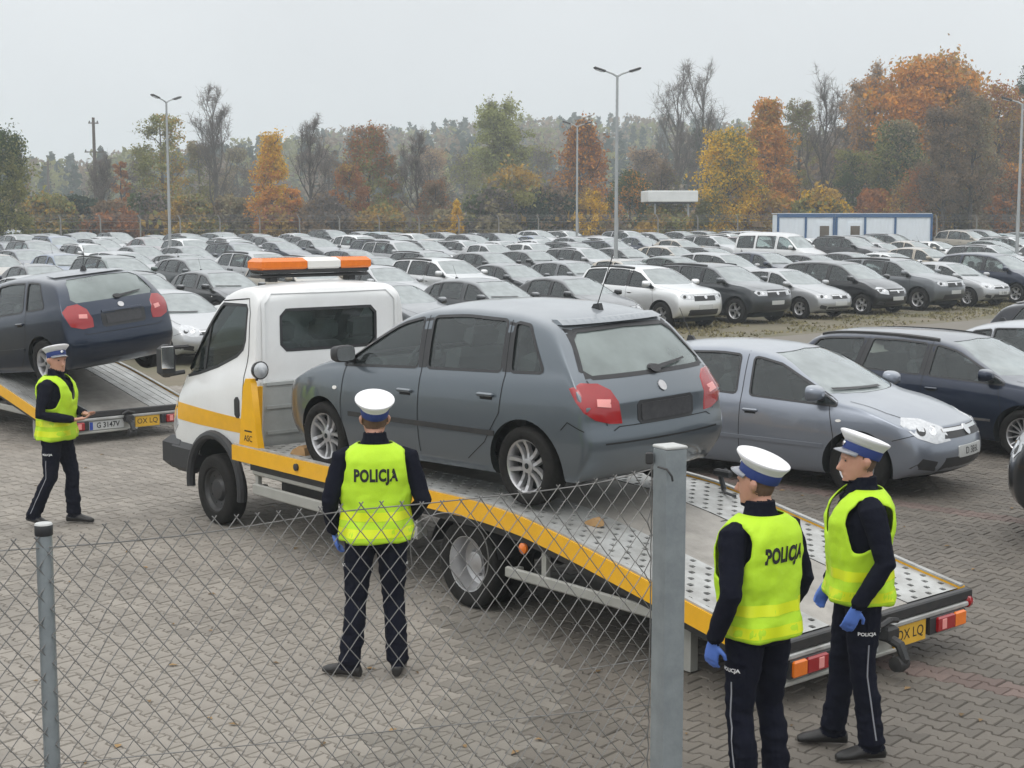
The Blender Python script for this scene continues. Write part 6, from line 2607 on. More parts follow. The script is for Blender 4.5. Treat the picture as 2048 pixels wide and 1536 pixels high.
def skeleton(rs, h, spread, levels, base=.28, up=.55, n0=9, r0=None, droop=0.0):
    """Trunk and limbs; returns the tube list and the points where twigs end."""
    tubes, tips = [], []
    r0 = r0 or h * .018
    tp = [np.array([rs.normal(0, .012) * h * q, rs.normal(0, .012) * h * q, h * .93 * q]) for q in np.linspace(0, 1, 7)]
    tubes.append((tp, [r0 * (1 - .88 * q) + .012 for q in np.linspace(0, 1, 7)], 6))

    def grow(p, d, ln, r, lv):
        n = 4
        pts = [p]
        dd = d.copy()
        for i in range(n):
            dd = dd + rs.normal(0, .16, 3) + np.array([0, 0, .10 * up - droop * .12 * (i > 1)])
            dd /= np.linalg.norm(dd)
            pts.append(pts[-1] + dd * ln / n)
        tubes.append((pts, list(np.linspace(r, r * .35, n + 1)), 4 if lv > 1 else 3))
        tips.append((pts[-1], ln))
        tips.append((pts[-2], ln))
        if lv > 1:
            for k in range(rs.integers(4, 7)):
                q = rs.uniform(.25, 1)
                i = min(n - 1, int(q * n))
                b = pts[i] + (pts[i + 1] - pts[i]) * (q * n - i)
                nd = dd + rs.normal(0, .55, 3)
                nd[2] += .25 * up
                nd /= np.linalg.norm(nd)
                grow(b, nd, ln * rs.uniform(.38, .6), r * .45, lv - 1)
    for k in range(n0):
        q = lerp(base, .97, (k + rs.uniform(0, 1)) / n0)
        i = min(5, int(q * 6))
        b = tp[i] + (tp[i + 1] - tp[i]) * (q * 6 - i)
        a = k * 2.4 + rs.uniform(-.4, .4)
        e = lerp(.35, 1.3, q) * up + .15
        d = np.array([math.cos(a), math.sin(a), e])
        d /= np.linalg.norm(d)
        grow(b, d, spread * lerp(1.0, .5, (q - base) / (1 - base)) * rs.uniform(.75, 1.1), r0 * lerp(.5, .22, q), levels)
    return tubes, tips


def leaf_cards(rs, cen, size, flat=.0):
    """One small bent quad per centre, any way up."""
    n = len(cen)
    u = rs.normal(0, 1, (n, 3))
    u /= np.linalg.norm(u, axis=1)[:, None]
    w = rs.normal(0, 1, (n, 3))
    w -= u * (u * w).sum(1)[:, None]
    w /= np.linalg.norm(w, axis=1)[:, None]
    s = size * rs.uniform(.55, 1.35, (n, 1))
    nrm = np.cross(u, w)
    q = np.stack([cen - u * s, cen - w * s * .6 + nrm * s * .2, cen + u * s, cen + w * s * .6 + nrm * s * .2], 1)
    return q.reshape(-1, 3)


def envelope(kind, q):
    """Half-width of the crown (0..1) at height q (0 foot of the crown, 1 top)."""
    if kind == 'cone':
        return max(.05, (1 - q ** 1.5) ** .9 * (1 if q > .12 else .75 + 2.1 * q))
    if kind == 'oval':
        return math.sqrt(max(0, 1 - (2 * q - .9) ** 2 / 1.25)) * (.9 if q < .5 else 1)
    if kind == 'tall':
        return .55 + .45 * math.sin(min(1, q * 1.15) * math.pi)
    if kind == 'fan':
        return lerp(.35, 1.0, min(1, q * 1.5)) * math.sqrt(max(.02, 1 - max(0, q - .55) ** 2 / .22))
    return math.sqrt(max(0.02, 1 - (q - .35) ** 2 / .45))


def quads_mesh(name, V_, mats_idx=None):
    n = len(V_) // 4
    me = bpy.data.meshes.new(name)
    me.vertices.add(n * 4)
    me.vertices.foreach_set("co", V_.ravel())
    me.loops.add(n * 4)
    me.loops.foreach_set("vertex_index", np.arange(n * 4, dtype=np.int32))
    me.polygons.add(n)
    me.polygons.foreach_set("loop_start", np.arange(0, n * 4, 4, dtype=np.int32))
    me.polygons.foreach_set("loop_total", np.full(n, 4, dtype=np.int32))
    if mats_idx is not None:
        me.polygons.foreach_set("material_index", mats_idx.astype(np.int32))
    me.update(calc_edges=True)
    me.validate()
    return me


def make_tree(seed, px, ytop, wpx, Y, kind, leaves, label, dens=1.0, name="tree", trunk_frac=.2, bark="bark_dark", card=None, twigs=False, levels=2, spread_k=1.0, z0=None, cat="tree", group="autumn trees beyond the fence", up=.6, droop=0.0):
    rs = np.random.default_rng(seed)
    x = at_px(px, Y)
    g = hill(x, Y)
    h = 3 + (432 - ytop) / 2930 * Y - g
    hw = wpx / 2 / 2930 * Y
    root = empty(name, (x, Y, g), rs.uniform(0, 6.28), label, cat, group)
    bare = not leaves
    tubes, tips = skeleton(rs, h, max(hw * 1.05, .34 * h if bare else 0) * spread_k, levels, base=max(.12, trunk_frac * .8), n0=int(9 + 5 * (levels > 2)), up=up * (1.7 if bare else 1), droop=droop)
    m = MB()
    for pts, rad, n in tubes:
        m.tube([tuple(p) for p in pts], [float(max(.014, r)) for r in rad], n, cap=False)
    m.build("trunk", bark, root, 60, fix=False)
    if leaves:
        zb, zt = h * trunk_frac, h
        cents = []
        ncl = int(64 * dens) + 14
        for i in range(ncl):
            q = rs.uniform(0, 1) ** .85
            e = envelope(kind, q) * hw
            a = rs.uniform(0, 6.28)
            rr = e * math.sqrt(rs.uniform(.12, 1.0)) * rs.uniform(.8, 1.08)
            cc_ = np.array([math.cos(a) * rr, math.sin(a) * rr, lerp(zb, zt, q) - .03 * h])
            k = int(125 * rs.uniform(.5, 1.3))
            sd = hw * rs.uniform(.09, .19)
            cents.append(cc_ + np.clip(rs.normal(0, 1, (k, 3)), -1.6, 1.6) * np.array([sd, sd, sd * .75]))
        # loose leaves on the limb ends
        tp = np.array([t[0] for t in tips])
        tp = tp[tp[:, 2] > zb * .9]
        if len(tp):
            cents.append(np.repeat(tp, 7, 0) + rs.normal(0, hw * .09, (len(tp) * 7, 3)))
        cen = np.concatenate(cents)
        cen = cen[cen[:, 2] > .25]
        cs = (card or max(.15, .07 * hw)) * .60
        V_ = leaf_cards(rs, cen, cs)
        # which of the leaf colours: patches of the crown turn at different times
        if len(leaves) > 1:
            v = np.sin(cen[:, 0] * 2.2 / hw + seed) + np.sin(cen[:, 1] * 2.6 / hw + seed * 2) + np.sin(cen[:, 2] * 5 / h + seed) + rs.normal(0, .8, len(cen))
            qs = np.quantile(v, np.linspace(0, 1, len(leaves) + 1)[1:-1])
            mi = np.digitize(v, qs)
        else:
            mi = np.zeros(len(cen))
        me = quads_mesh("crown", V_, mi)
        link("crown", me, root, ["leaf_" + l for l in leaves])
    if twigs:
        tp = np.array([t[0] for t in tips])
        tl = np.array([t[1] for t in tips])
        k = 4
        b = np.repeat(tp, k, 0)
        d = rs.normal(0, 1, (len(b), 3)) + np.array([0, 0, .7])
        d /= np.linalg.norm(d, axis=1)[:, None]
        ln = np.repeat(np.clip(tl, .7, 2.2), k)[:, None] * rs.uniform(.35, .95, (len(b), 1))
        s = np.cross(d, rs.normal(0, 1, (len(b), 3)))
        s /= np.linalg.norm(s, axis=1)[:, None]
        w = .009 + Y * .00003
        V_ = np.stack([b - s * w, b + s * w, b + d * ln + s * w * .3, b + d * ln - s * w * .3], 1).reshape(-1, 3)
        me = quads_mesh("twigs", V_)
        link("twigs", me, root, ["leaf_twig"])
    return root


G = "autumn trees beyond the fence"
TREES = [
    # px, top, width, Y, shape, leaves, label, kwargs
    (5, 262, 150, 96, 'oval', ["green", "green", "olive"], "dark green bushy tree at the edge beside the utility pole", dict(trunk_frac=.06, dens=1.8)),
    (330, 232, 120, 128, 'tall', ["olive", "pale_green", "ochre"], "sparse olive birch behind the double-arm lamp post", dict(dens=.75, bark="bark_grey", trunk_frac=.18, levels=2, twigs=True, droop=.6)),
    (435, 203, 120, 134, 'fan', None, "tall bare grey tree between the birch and the orange tree", dict(twigs=True, levels=3, bark="bark_grey", up=.9)),
    (402, 285, 70, 140, 'tall', ["olive", "dry"], "thin yellow-green tree under the tall bare tree", dict(dens=.5, bark="bark_grey", twigs=True)),
    (546, 272, 112, 118, 'cone', ["orange", "yellow", "yellow"], "bright golden orange cone-shaped tree behind the cars", dict(trunk_frac=.05, dens=1.9)),
    (585, 380, 60, 117, 'oval', ["orange", "yellow"], "low orange sapling at the foot of the golden tree", dict(trunk_frac=.05, dens=.6)),
    (625, 258, 125, 128, 'oval', None, "dense bare grey-brown tree beside the golden orange tree", dict(twigs=True, levels=3, bark="bark_dark", up=.8)),
    (740, 258, 120, 126, 'tall', ["brown", "rust", "olive"], "broad brown tree with thinning leaves in the middle", dict(dens=1.1, trunk_frac=.14, twigs=True)),
    (700, 330, 80, 121, 'oval', ["rust", "rust", "ochre"], "reddish tree in front of the broad brown tree", dict(dens=.9, trunk_frac=.08, twigs=True)),
    (785, 310, 60, 132, 'tall', ["olive", "brown"], "narrow olive tree right of the broad brown tree", dict(dens=.7)),
    (835, 292, 95, 122, 'fan', None, "dark dead tree with crooked bare top", dict(twigs=True, levels=3, up=.9)),
    (872, 362, 80, 120, 'oval', ["rust", "brown"], "low rusty bush-like tree beside the dead tree", dict(dens=.8, trunk_frac=.06, twigs=True)),
    (914, 402, 36, 113, 'cone', ["yellow"], "tiny bright yellow sapling near the middle of the fence", dict(dens=.35, trunk_frac=.05)),
    (1000, 201, 125, 142, 'fan', ["pale_green", "pale_green", "olive"], "tall pale green tree rising above the hill", dict(dens=.85, bark="bark_grey", trunk_frac=.32, levels=3, twigs=True, up=.9)),
    (1165, 243, 150, 130, 'cone', ["rust", "orange", "brown"], "large rusty orange tree behind the distant lamp post", dict(dens=1.5, trunk_frac=.08)),
    (1180, 385, 80, 117, 'oval', ["yellow", "ochre"], "small yellow tree below the rusty orange tree", dict(dens=.6, trunk_frac=.05)),
    (1258, 345, 100, 122, 'oval', ["green", "orange", "green"], "dark green tree with orange top beside the canopy", dict(dens=1.1, trunk_frac=.05)),
    (1350, 180, 80, 150, 'fan', None, "tall bare tree, left of the two above the yellow tree", dict(twigs=True, levels=3, bark="bark_grey", up=1.1)),
    (1402, 170, 84, 156, 'fan', None, "taller bare tree, right of the two above the yellow tree", dict(twigs=True, levels=3, bark="bark_grey", up=1.1)),
    (1392, 258, 75, 168, 'cone', ["pine", "green"], "hazy dark green conifer behind the bare pair", dict(dens=1.2, trunk_frac=.1)),
    (1452, 268, 145, 118, 'oval', ["yellow", "olive", "yellow"], "round yellow tree with green lower leaves by the canopy", dict(dens=2.0, trunk_frac=.06)),
    (1528, 203, 150, 126, 'cone', ["orange", "ochre", "orange"], "tall orange tree behind the round yellow tree", dict(dens=2.0, trunk_frac=.1)),
    (1592, 196, 90, 140, 'tall', ["olive", "brown", "olive"], "thin olive tree right of the tall orange tree", dict(dens=.9, trunk_frac=.3, twigs=True)),
    (1640, 186, 84, 132, 'fan', None, "straight dark bare tree above the white containers", dict(twigs=True, levels=3, up=.9)),
    (1690, 190, 90, 150, 'tall', ["peach", "brown"], "pale leafless-looking tree with few peach leaves", dict(dens=.6, trunk_frac=.3, twigs=True, bark="bark_grey")),
    (1735, 150, 130, 140, 'fan', ["peach", "orange", "peach"], "tall thin peach-orange tree left of the great orange crown", dict(dens=.9, trunk_frac=.35, twigs=True, bark="bark_grey", levels=3)),
    (1850, 126, 250, 136, 'oval', ["orange", "ochre", "peach", "orange"], "great orange crown, the tallest tree by the forest edge", dict(dens=3.2, trunk_frac=.30, card=.34)),
    (1790, 250, 150, 122, 'oval', ["olive", "green", "dry"], "grey-green thicket tree behind the long container", dict(dens=1.6, trunk_frac=.05, twigs=True)),
    (1700, 300, 100, 124, 'tall', ["green", "olive"], "dull green tree behind the middle of the containers", dict(dens=1.0, trunk_frac=.05, twigs=True)),
    (1880, 215, 110, 112, 'tall', ["brown"], "dark twiggy alder in front of the great orange crown", dict(dens=.55, twigs=True, levels=3, trunk_frac=.3)),
    (1935, 195, 120, 113, 'tall', ["brown", "dry"], "darker twiggy alder beside the single-arm lamp post", dict(dens=.6, twigs=True, levels=3, trunk_frac=.3)),
    (1985, 170, 140, 130, 'oval', ["rust", "ochre", "brown"], "brown-orange tree behind the single-arm lamp post", dict(dens=1.6, trunk_frac=.2)),
    (2052, 135, 90, 138, 'oval', ["pine", "green"], "dark pine top beyond the single-arm lamp post", dict(dens=1.3, trunk_frac=.55)),
    (2015, 330, 130, 120, 'oval', ["rust", "brown", "orange"], "low rusty tree under the dark pine", dict(dens=1.1, trunk_frac=.06, twigs=True)),
    (1835, 345, 120, 114, 'oval', ["ochre", "brown", "rust"], "ochre bush-like tree at the end of the long container", dict(dens=1.1, trunk_frac=.05, twigs=True)),
    (250, 322, 44, 136, 'tall', ["orange", "rust"], "small orange-red tree right of the tall utility pole", dict(dens=.6, trunk_frac=.1)),
    (212, 332, 120, 128, 'fan', None, "low bare spreading tree around the tall utility pole", dict(twigs=True, levels=3, up=.8)),
    (290, 300, 70, 150, 'tall', ["dry", "twig"], "hazy bare tree left of the olive birch", dict(dens=.5, twigs=True, bark="bark_grey")),
    (865, 300, 90, 190, 'tall', ["peach", "twig"], "faint pinkish birch in the haze right of the dead tree", dict(dens=.8, bark="bark_grey")),
    (930, 310, 90, 180, 'tall', ["olive", "twig"], "faint grey-green tree in the haze left of the pale green tree", dict(dens=.8, bark="bark_grey")),
    (1075, 290, 90, 190, 'tall', ["twig", "olive"], "faint grey tree in the haze right of the pale green tree", dict(dens=.8, bark="bark_grey")),
    (1290, 300, 110, 170, 'tall', ["twig", "peach"], "faint brown tree in the haze behind the canopy", dict(dens=.9, bark="bark_grey")),
    (480, 300, 80, 170, 'tall', ["twig", "dry"], "faint bare tree in the haze left of the golden tree", dict(dens=.8, bark="bark_grey")),
    (660, 300, 70, 160, 'tall', ["twig", "brown"], "faint brown tree in the haze between bare and brown trees", dict(dens=.7)),
    (1320, 330, 90, 136, 'oval', ["brown", "twig", "olive"], "dull brown tree just behind the canopy roof", dict(dens=.9, twigs=True)),
]
for i, (px, yt, w, Y, kind, lv, lb, kw) in enumerate(TREES):
    make_tree(100 + i, px, yt, w, Y, kind, lv, lb, **kw)
# bushes along the fence
BUSH = [(95, 400, 150, ["olive", "ochre", "dry"], "olive bush beside the dark green tree"), (165, 398, 110, ["pine", "brown"], "dark grey-green bush under the tall utility pole"), (300, 395, 110, ["green", "twig", "brown"], "dark bush below the olive birch"),
        (385, 395, 110, ["ochre", "olive", "dry"], "yellowish bush below the tall bare tree"), (465, 400, 100, ["brown", "dry"], "brown bush left of the golden tree"), (655, 400, 120, ["brown", "twig"], "brown bush right of the golden tree"),
        (760, 415, 100, ["olive", "ochre"], "olive-yellow bush below the broad brown tree"), (1035, 345, 200, ["ochre", "dry", "olive"], "wide olive and ochre bush below the pale green tree"), (985, 385, 120, ["green", "twig", "dry"], "dark low bush left of the wide ochre bush"),
        (1100, 380, 130, ["pine", "brown", "twig"], "dark grey bush left of the rusty orange tree"), (1330, 420, 120, ["ochre", "olive"], "ochre bush under the canopy"), (1420, 410, 110, ["yellow", "olive"], "yellow bush under the round yellow tree"),
        (1540, 395, 120, ["ochre", "orange"], "orange-ochre bush left of the containers"), (1640, 385, 130, ["ochre", "yellow", "olive"], "yellow-brown bush rising behind the first container"), (1745, 390, 130, ["rust", "ochre"], "rusty bush behind the long container"),
        (1905, 390, 130, ["brown", "dry"], "brown thicket right of the long container"), (1975, 400, 120, ["brown", "twig", "rust"], "dark brown thicket by the single-arm lamp post"), (35, 420, 90, ["green", "olive"], "green bush at the foot of the dark green tree"),
        (560, 415, 90, ["ochre", "rust"], "ochre bush at the foot of the golden tree"), (900, 425, 110, ["dry", "ochre"], "dry straw-coloured bush around the yellow sapling"), (230, 410, 100, ["brown", "rust"], "brown-red bush below the small orange tree")]
for i, (px, yt, w, lv, lb) in enumerate(BUSH):
    make_tree(300 + i, px, yt, w, 115.5 + (i * 7 % 5), 'round', lv, lb, name="bush", trunk_frac=.03, dens=.9, levels=1, cat="bush", group="bushes along the perimeter fence", card=.30)
# undergrowth nobody could count
rs = np.random.default_rng(55)
n = 26000
X = rs.uniform(-52, 56, n)
Yy = rs.uniform(116, 150, n)
hh = 1.1 + 1.3 * (np.sin(X * .35) * .5 + np.sin(X * .9 + 2) * .3 + .8) + (Yy - 116) * .055
Z = gz(120) + hh * rs.uniform(0, 1, n) ** .8
V_ = leaf_cards(rs, np.stack([X, Yy, Z], 1), .34)
me = quads_mesh("undergrowth", V_, rs.integers(0, 5, n) * 0 + np.digitize(np.sin(X * .22 + 1) + np.sin(X * .6) + rs.normal(0, .7, n), [-1.1, -.2, .6, 1.4]))
o = link("undergrowth", me, None, ["leaf_" + l for l in ("brown", "dry", "twig", "olive", "ochre")])
tag(o, kind="stuff")
# darker wood behind the right-hand trees
n = 30000
X = rs.uniform(22, 62, n)
Yy = rs.uniform(150, 185, n)
top = 6.5 + 6.0 * np.clip((X - 24) / 24, 0, 1) + 1.5 * np.sin(X * .8) + np.sin(X * 2.1)
Z = gz(150) + top * rs.uniform(0, 1, n) ** .75
V_ = leaf_cards(rs, np.stack([X, Yy, Z], 1), .42)
me = quads_mesh("woods", V_, np.digitize(np.sin(X * .5) + np.sin(X * 1.1 + Z * .4) + rs.normal(0, .7, n), [-.8, .2, 1.0]))
o = link("woods", me, None, ["leaf_" + l for l in ("twig", "brown", "dry", "rust")])
tag(o, kind="stuff")
# woods going on to the left of the picture
n = 14000
X = rs.uniform(-95, -50, n)
Yy = rs.uniform(118, 165, n)
Z = gz(120) + (3.5 + 2.5 * np.sin(X * .3) + 1.5 * np.sin(X * .9)) * rs.uniform(0, 1, n) ** .8
V_ = leaf_cards(rs, np.stack([X, Yy, Z], 1), .40)
me = quads_mesh("woods", V_, np.digitize(np.sin(X * .5) + rs.normal(0, .7, n), [-.6, .4, 1.1]))
o = link("woods", me, None, ["leaf_" + l for l in ("green", "brown", "olive", "ochre")])
tag(o, kind="stuff")
# wooded hill
cents, mi = [], []
for k in range(1700):
    x = rs.uniform(-260, 260)
    y = rs.uniform(262, 500)
    if abs(x) > .42 * y:
        continue
    g = hill(x, y)
    h = rs.uniform(10, 14)
    con = rs.uniform() < .6
    m_ = 0 if con else (1 if rs.uniform() < .55 else 2)
    q = rs.uniform(.12, 1, 110)
    e = (1 - q) * 3.1 + .3 if con else 3.4 * np.sqrt(np.clip(1 - (q - .55) ** 2 / .32, .03, 1))
    a = rs.uniform(0, 6.28, 110)
    r_ = e * np.sqrt(rs.uniform(0.1, 1, 110))
    cents.append(np.stack([x + np.cos(a) * r_, y + np.sin(a) * r_, g + q * h], 1))
    mi += [m_] * 110
cen = np.concatenate(cents)
V_ = leaf_cards(rs, cen, .8)
me = quads_mesh("forest", V_, np.array(mi))
o = link("forest", me, None, ["leaf_pine", "leaf_brown", "leaf_olive"])
tag(o, kind="stuff")
# ------------------------------------------------------------------ vehicles in place
t1 = build_tow_truck("tow_truck", "white and yellow tow truck with orange light bar carrying the grey hatchback", "holes")
place(t1, *TR1)
t2 = build_tow_truck("tow_truck", "tow truck with ribbed deck behind the walking officer, carrying the navy hatchback", "planks", "G 3147V")
place(t2, *TR2)


def ride(key, tr, x, l, yaw, zf, zr, col, label, group="cars loaded on tow trucks"):
    p = PROTO[key]
    P = PDEF[key]
    px, py = on_truck(tr, x, l)
    place(p, px, py, tr[2] + yaw, (zf + zr) / 2, math.degrees(math.atan2(zf - zr, P['wx_f'] - P['wx_r'])))
    set_color(p, col)
    tag(p, label, "car", group)


ride("fabia", TR1, -3.25, .12, 1.5, .90, .812, (.12, .143, .165), "grey five-door hatchback with roof aerial on the white tow truck's deck")
ride("navy", TR2, -5.25, .12, 5, .865, .525, (.003, .013, .036), "navy hatchback seen from behind on the rear tow truck")
place(PROTO["astra"], 3.16, 17.05, 180 + 51)
PROTO["astra"].scale = (1.07, 1.07, 1.07)
set_color(PROTO["astra"], (.225, .25, .295))
tag(PROTO["astra"], "silver-blue hatchback parked behind the two officers, facing them", "car", "cars parked on the paved yard")
place(PROTO["estate"], 5.95, 19.4, 180 + 44)
set_color(PROTO["estate"], (.012, .020, .042))
tag(PROTO["estate"], "dark blue estate car with multi-spoke wheels behind the silver-blue hatchback", "car", "cars parked on the paved yard")

# whip aerials
def aerial(car, x, y, z, h=.42, lean=.18):
    b = MB()
    b.prism([(x - .07, z - .01), (x + .05, z - .01), (x + .0, z + .05), (x - .05, z + .055)], y - .02, y + .02, 'xz')
    b.tube([(x - .02, y, z + .04), (x - .02 - lean, y, z + h)], .004, 5)
    b.build("aerial", "black_plastic", car)


aerial(PROTO["fabia"], -1.30, 0, 1.40)
aerial(PROTO["navy"], -1.2, 0, 1.47, .30, .10)
aerial(PROTO["astra"], -1.15, 0, 1.40, .36, .16)

# lettering on the hero cars
def rear_text(car, key, txt, y, z, size, m_="chrome"):
    bvh = PDEF[key]['bvh']
    vs, fs = text_mesh2d(txt, size)
    g, f = [], []
    for (u, v) in vs:
        h_, nn, ii, dd = bvh.ray_cast(Vector((-3.5, y - u, z + v)), Vector((1, 0, 0)))
        g.append((h_ if h_ else Vector((-2.1, y - u, z + v))) + Vector((-.006, 0, 0)))
    MB().add(g, fs).build("lettering", m_, car, None, fix=False)


rear_text(PROTO["fabia"], "fabia", "FABIA", .40, .83, .06)
rear_text(PROTO["fabia"], "fabia", "C", -.47, .83, .075)


def front_text(car, key, txt, size):
    bvh = PDEF[key]['bvh']
    pz = .475
    vs, fs = text_mesh2d(txt, size)
    g = []
    for (u, v) in vs:
        h_, nn, ii, dd = bvh.ray_cast(Vector((3.5, u, pz + v)), Vector((-1, 0, 0)))
        g.append((h_ if h_ else Vector((2.1, u, pz + v))) + Vector((.017, 0, 0)))
    MB().add(g, fs).build("lettering", "print_black", car, None, fix=False)


front_text(PROTO["astra"], "astra", "D 3E6L", .10)

# ---- row cars: copies first, then the prototypes used once are done
SIMPLE = {k: build_simple(PROTO[k], "parked_car") for k in ("astra", "estate", "navy", "saloon", "suv", "mpv", "van")}
KIND_WORD = dict(astra="hatchback", navy="hatchback", estate="estate car", saloon="saloon", suv="off-road car", mpv="people carrier", van="minibus")
NAME = dict(astra="hatchback", navy="hatchback", estate="estate_car", saloon="saloon_car", suv="off_road_car", mpv="people_carrier", van="minibus")
COLS = dict(silver=(.40, .41, .42), white=(.68, .69, .69), black=(.012, .013, .015), grey=(.13, .14, .15), dark_grey=(.045, .05, .055), navy=(.012, .02, .045), green=(.03, .055, .045), blue=(.05, .10, .20), red=(.18, .015, .012), beige=(.36, .32, .26), maroon=(.06, .012, .018), teal=(.10, .17, .18))
HEAD = 180 + 40.4
H_ = Vector((.648, -.762))
E_ = Vector((.762, .648))
FRONT0 = Vector((4.10, 39.4))     # right front wheel of the white off-road car in the first row
USED = set(["fabia", "astra", "estate", "navy"])


def park(key, x, y, colname, label, group, simple=False, heading=HEAD, cat="car", name=None):
    col = COLS[colname]
    j = random.uniform(.85, 1.15)
    col = tuple(c_ * j for c_ in col)
    if simple:
        o = bpy.data.objects.new(name or NAME[key], SIMPLE[key])
        COL.objects.link(o)
        o.color = (*col, 1)
    elif key not in USED:
        USED.add(key)
        o = PROTO[key]
        set_color(o, col)
    else:
        o = copy_tree(PROTO[key], None, col)
        o.scale = (1, 1, 1)
    place(o, x, y, heading + random.uniform(-1.8, 1.8), gz(y) - .015, 0)
    if y > 52:
        o.scale = (random.uniform(.93, 1.07), random.uniform(.97, 1.03), random.uniform(.93, 1.08))
    tag(o, label, cat, group)
    return o


def front_at(key, wheel_xy):
    """Car position when its right front wheel stands at wheel_xy."""
    P = PDEF[key]
    h = H_
    left = Vector((-h.y, h.x))
    p = wheel_xy - h * P['wx_f'] + left * (P['W'] / 2 - .12)
    return p.x, p.y


G0 = "cars in the front row on the grass"
ROW0 = {-4: ("astra", "silver", "silver hatchback just behind the navy car on the tow truck"),
        -3: ("saloon", "white", "white saloon hidden behind the tow truck cab"),
        -2: ("saloon", "grey", "grey saloon right behind the tow truck cab, front row"),
        -1: ("astra", "dark_grey", "dark grey hatchback above the loaded grey car's roof"),
        0: ("saloon", "black", "black saloon between a grey hatchback and a white off-road car"),
        1: ("suv", "white", "white off-road car with black grille in the front row"),
        2: ("suv", "dark_grey", "charcoal off-road car with roof rails beside the white one"),
        3: ("saloon", "silver", "silver saloon with chrome-edged grille between two dark cars"),
        4: ("mpv", "black", "black people carrier right of the silver saloon"),
        5: ("suv", "grey", "dark grey off-road car with bright headlamps left of silver hatchback"),
        6: ("astra", "silver", "silver hatchback at the end of the front row before dark car"),
        7: ("mpv", "navy", "dark navy people carrier at the far end of the front row"),
        8: ("saloon", "silver", "silver saloon beyond the dark navy people carrier")}
STEP = Vector((2.24, 1.91))
for n_, (key, cl, lb) in ROW0.items():
    w = FRONT0 + STEP * (n_ - 1)
    x, y = front_at(key, w)
    park(key, x, y, cl, lb, G0)

# further rows
rs = random.Random(21)
KEYS = ["astra", "saloon", "estate", "mpv", "suv", "navy", "astra", "saloon", "estate"]
CW = (["silver"] * 6 + ["grey"] * 4 + ["black"] * 6 + ["white"] * 4 + ["dark_grey"] * 4 + ["navy"] * 5 + ["green"] * 2 + ["blue"] * 1 + ["beige"] * 2 + ["maroon"] + ["teal"] * 2)
ORD = ["second", "third", "fourth", "fifth", "sixth", "seventh", "eighth", "ninth", "tenth", "eleventh", "twelfth"]
CN = lambda c_: c_.replace("_", " ")
rows = []
off = 0.0
blocked = [(at_px(1705, Yc), Yc + 1.2, 7.2), (at_px(1231, 60), 60, 1.5), (at_px(343, 76), 76, 1.4), (at_px(1153, 96), 96, 1.4), (at_px(2030, 70), 70, 1.4), (at_px(1341, 114), 114, 3)]
FORCED = {}
for r_ in range(9):
    off += 9.3 if r_ < 2 else (7.2 if r_ % 2 else 7.9)
    row = []
    base = FRONT0 - H_ * off
    for k in range(-40, 40):
        w = base + E_ * (k * 2.72 + (r_ * 1.3) % 2.7)
        w = w + Vector((rs.uniform(-.2, .2), rs.uniform(-.2, .2)))
        if rs.random() < .05:
            continue
        key = rs.choice(KEYS)
        cl = rs.choice(CW)
        x, y = front_at(key, w)
        if y > 106 or y < 24 or abs(x) > .355 * y + 1.2:
            continue
        # nothing may stand in the second tow truck or the yard in front of row one
        d0 = (Vector((x, y)) - FRONT0).dot(-H_)
        if d0 < 5:
            continue
        if any((x - bx) ** 2 + (y - by) ** 2 < br * br for bx, by, br in blocked):
            continue
        row.append([x, y, key, cl])
    rows.append(row)
# the minibus and two pale vans near the containers
vb = (at_px(1562, 74), 74)
for row in rows:
    row[:] = [c_ for c_ in row if (c_[0] - vb[0]) ** 2 + (c_[1] - vb[1]) ** 2 > 3.6 ** 2]
seen = {}
entries = []
for ri, row in enumerate(rows):
    row.sort()
    inview = [c_ for c_ in row if abs(c_[0]) < .345 * c_[1]]
    for c_ in row:
        x, y, key, cl = c_
        vis_ = c_ in inview
        if vis_:
            i = inview.index(c_)
            nb = []
            if i > 0:
                nb.append(CN(inview[i - 1][3]) + " " + KIND_WORD[inview[i - 1][2]])
            if i < len(inview) - 1:
                nb.append(CN(inview[i + 1][3]) + " " + KIND_WORD[inview[i + 1][2]])
            art = lambda s_: ("an " if s_[0] in "aeiou" else "a ") + s_
            if len(nb) == 2:
                lb = f"{CN(cl)} {KIND_WORD[key]} in {ORD[ri]} row, between {art(nb[0])} and {art(nb[1])}"
            else:
                lb = f"{CN(cl)} {KIND_WORD[key]} at the end of the {ORD[ri]} row, beside {art(nb[0])}"
        else:
            lb = f"{CN(cl)} {KIND_WORD[key]} beyond the picture's edge in the {ORD[ri]} row"
        entries.append((x, y, key, cl, lb, ri))
cnt = {}
for e_ in entries:
    cnt[e_[4]] = cnt.get(e_[4], 0) + 1
used = {}
for (x, y, key, cl, lb, ri) in entries:
    if cnt[lb] > 1:
        used[lb] = used.get(lb, 0) + 1
        lb2 = lb.replace(f"{CN(cl)} ", f"{CN(cl)} {'' if used[lb] == 1 else 'further right '}", 1) if used[lb] < 3 else lb
        lb = lb2
    if len(lb.split()) > 16:
        lb = lb.replace("in ", "", 1).replace("further right ", "")
    park(key, x, y, cl, " ".join(lb.split()[:16]), "cars packed in the rows behind", simple=y > 60)
park("van", vb[0], vb[1], "white", "white minibus with side windows in front of the office containers", "cars packed in the rows behind", heading=HEAD + 8, cat="minibus")

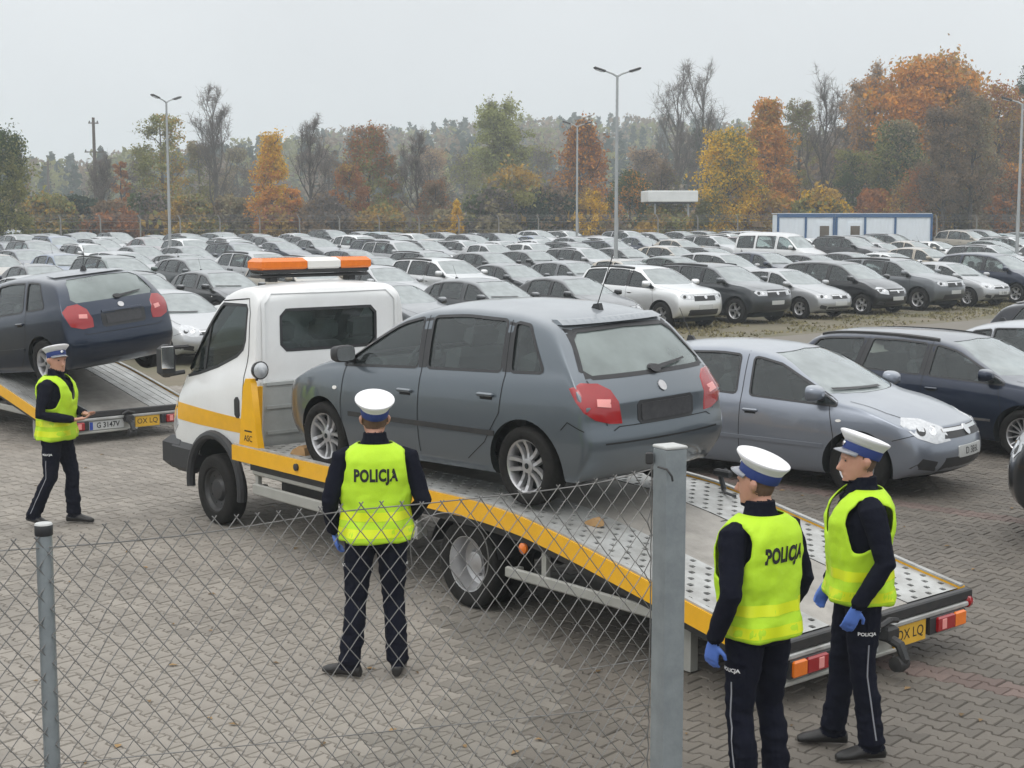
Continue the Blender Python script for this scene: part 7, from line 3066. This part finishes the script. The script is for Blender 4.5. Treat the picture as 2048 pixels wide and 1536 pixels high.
# cars on the right-hand yard
p = copy_tree(PROTO["astra"], None, (.40, .42, .45))
p.scale = (1, 1, 1)
place(p, 8.35, 21.6, 180 + 44)
tag(p, "pale silver hatchback showing its roof behind the dark blue estate car", "car", "cars parked on the paved yard")
p = copy_tree(PROTO["navy"], None, (.008, .010, .016))
place(p, 10.6, 26.2, 180 + 42)
tag(p, "black hatchback whose roof shows at the edge behind the pale silver one", "car", "cars parked on the paved yard")
p = copy_tree(PROTO["suv"], None, (.03, .032, .035))
place(p, 6.68, 12.75, 58)
tag(p, "dark car whose black bumper is only just entering by the right edge", "car", "cars parked on the paved yard")

# ------------------------------------------------------------------ people
o1 = build_person("person", "officer in POLICJA vest seen from behind, standing at the fence before the tow truck", POSES[1])
place_person(o1, -.885, 9.35, 6, 1.02)
o2 = build_person("person", "officer with blue gloves whose POLICJA vest back is turned, left of the rear pair", POSES[2])
place_person(o2, 1.255, 7.25, 39, 1.0)
o3 = build_person("person", "officer in profile looking left, standing by the tow hitch of the tow truck", POSES[3])
place_person(o3, 1.925, 7.95, 92, 1.0)
o4 = build_person("person", "officer with bent arms walking past the rear of the second tow truck", POSES[4])
place_person(o4, -4.43, 14.1, -100, .97)
# ------------------------------------------------------------------ small things on the deck
for (x, l, lb, sc) in ((-1.45, .84, "wooden chock against the front wheel on the tow truck deck", 1.0), (-5.07, .66, "smaller wooden chock behind the rear wheel on the tow truck deck", .7)):
    px, py = on_truck(TR1, x, l)
    m = MB()
    m.prism([(-.10 * sc, 0), (.10 * sc, 0), (.07 * sc, .04 * sc), (-.02, .085 * sc), (-.09 * sc, .07 * sc)], -.05 * sc, .05 * sc, 'xz')
    o = m.build("wheel_chock", "wood", None)
    place(o, px, py, TR1[2] + 10, deck_z(x))
    tag(o, lb, "wheel chock", "wooden wheel chocks on the deck")
# lashing strap with its ratchet hook at the far rail
px, py = on_truck(TR1, -4.9, -.95)
m = MB()
m.tube([(0, 0, .01), (.05, 0, .14), (-.02, 0, .17)], .022, 8)
m.box((0, .02, .15), (.16, .05, .06), bev=.015)
m.tube([(.0, 0, .02), (-.06, .06, .006), (-.22, .12, .006)], .012, 6)
o = m.build("lashing_ratchet", "black_plastic", None)
place(o, px, py, TR1[2], deck_z(-4.9))
tag(o, "black lashing ratchet on the far rail of the tow truck deck", "ratchet strap")

# ------------------------------------------------------------------ mist in the air
hz = MB().box((0, 370, 24.0), (1500, 920, 50.2)).build("haze", [], None, None)
hm = bpy.data.materials.new("haze")
hm.use_nodes = True
hn = hm.node_tree
hn.nodes.clear()
ho = hn.nodes.new("ShaderNodeOutputMaterial")
hv = hn.nodes.new("ShaderNodeVolumePrincipled")
hv.inputs["Color"].default_value = (.88, .95, 1.0, 1)
hv.inputs["Density"].default_value = .00115
hv.inputs["Anisotropy"].default_value = .2
hn.links.new(hv.outputs[0], ho.inputs["Volume"])
hz.data.materials.append(hm)
tag(hz, kind="stuff")
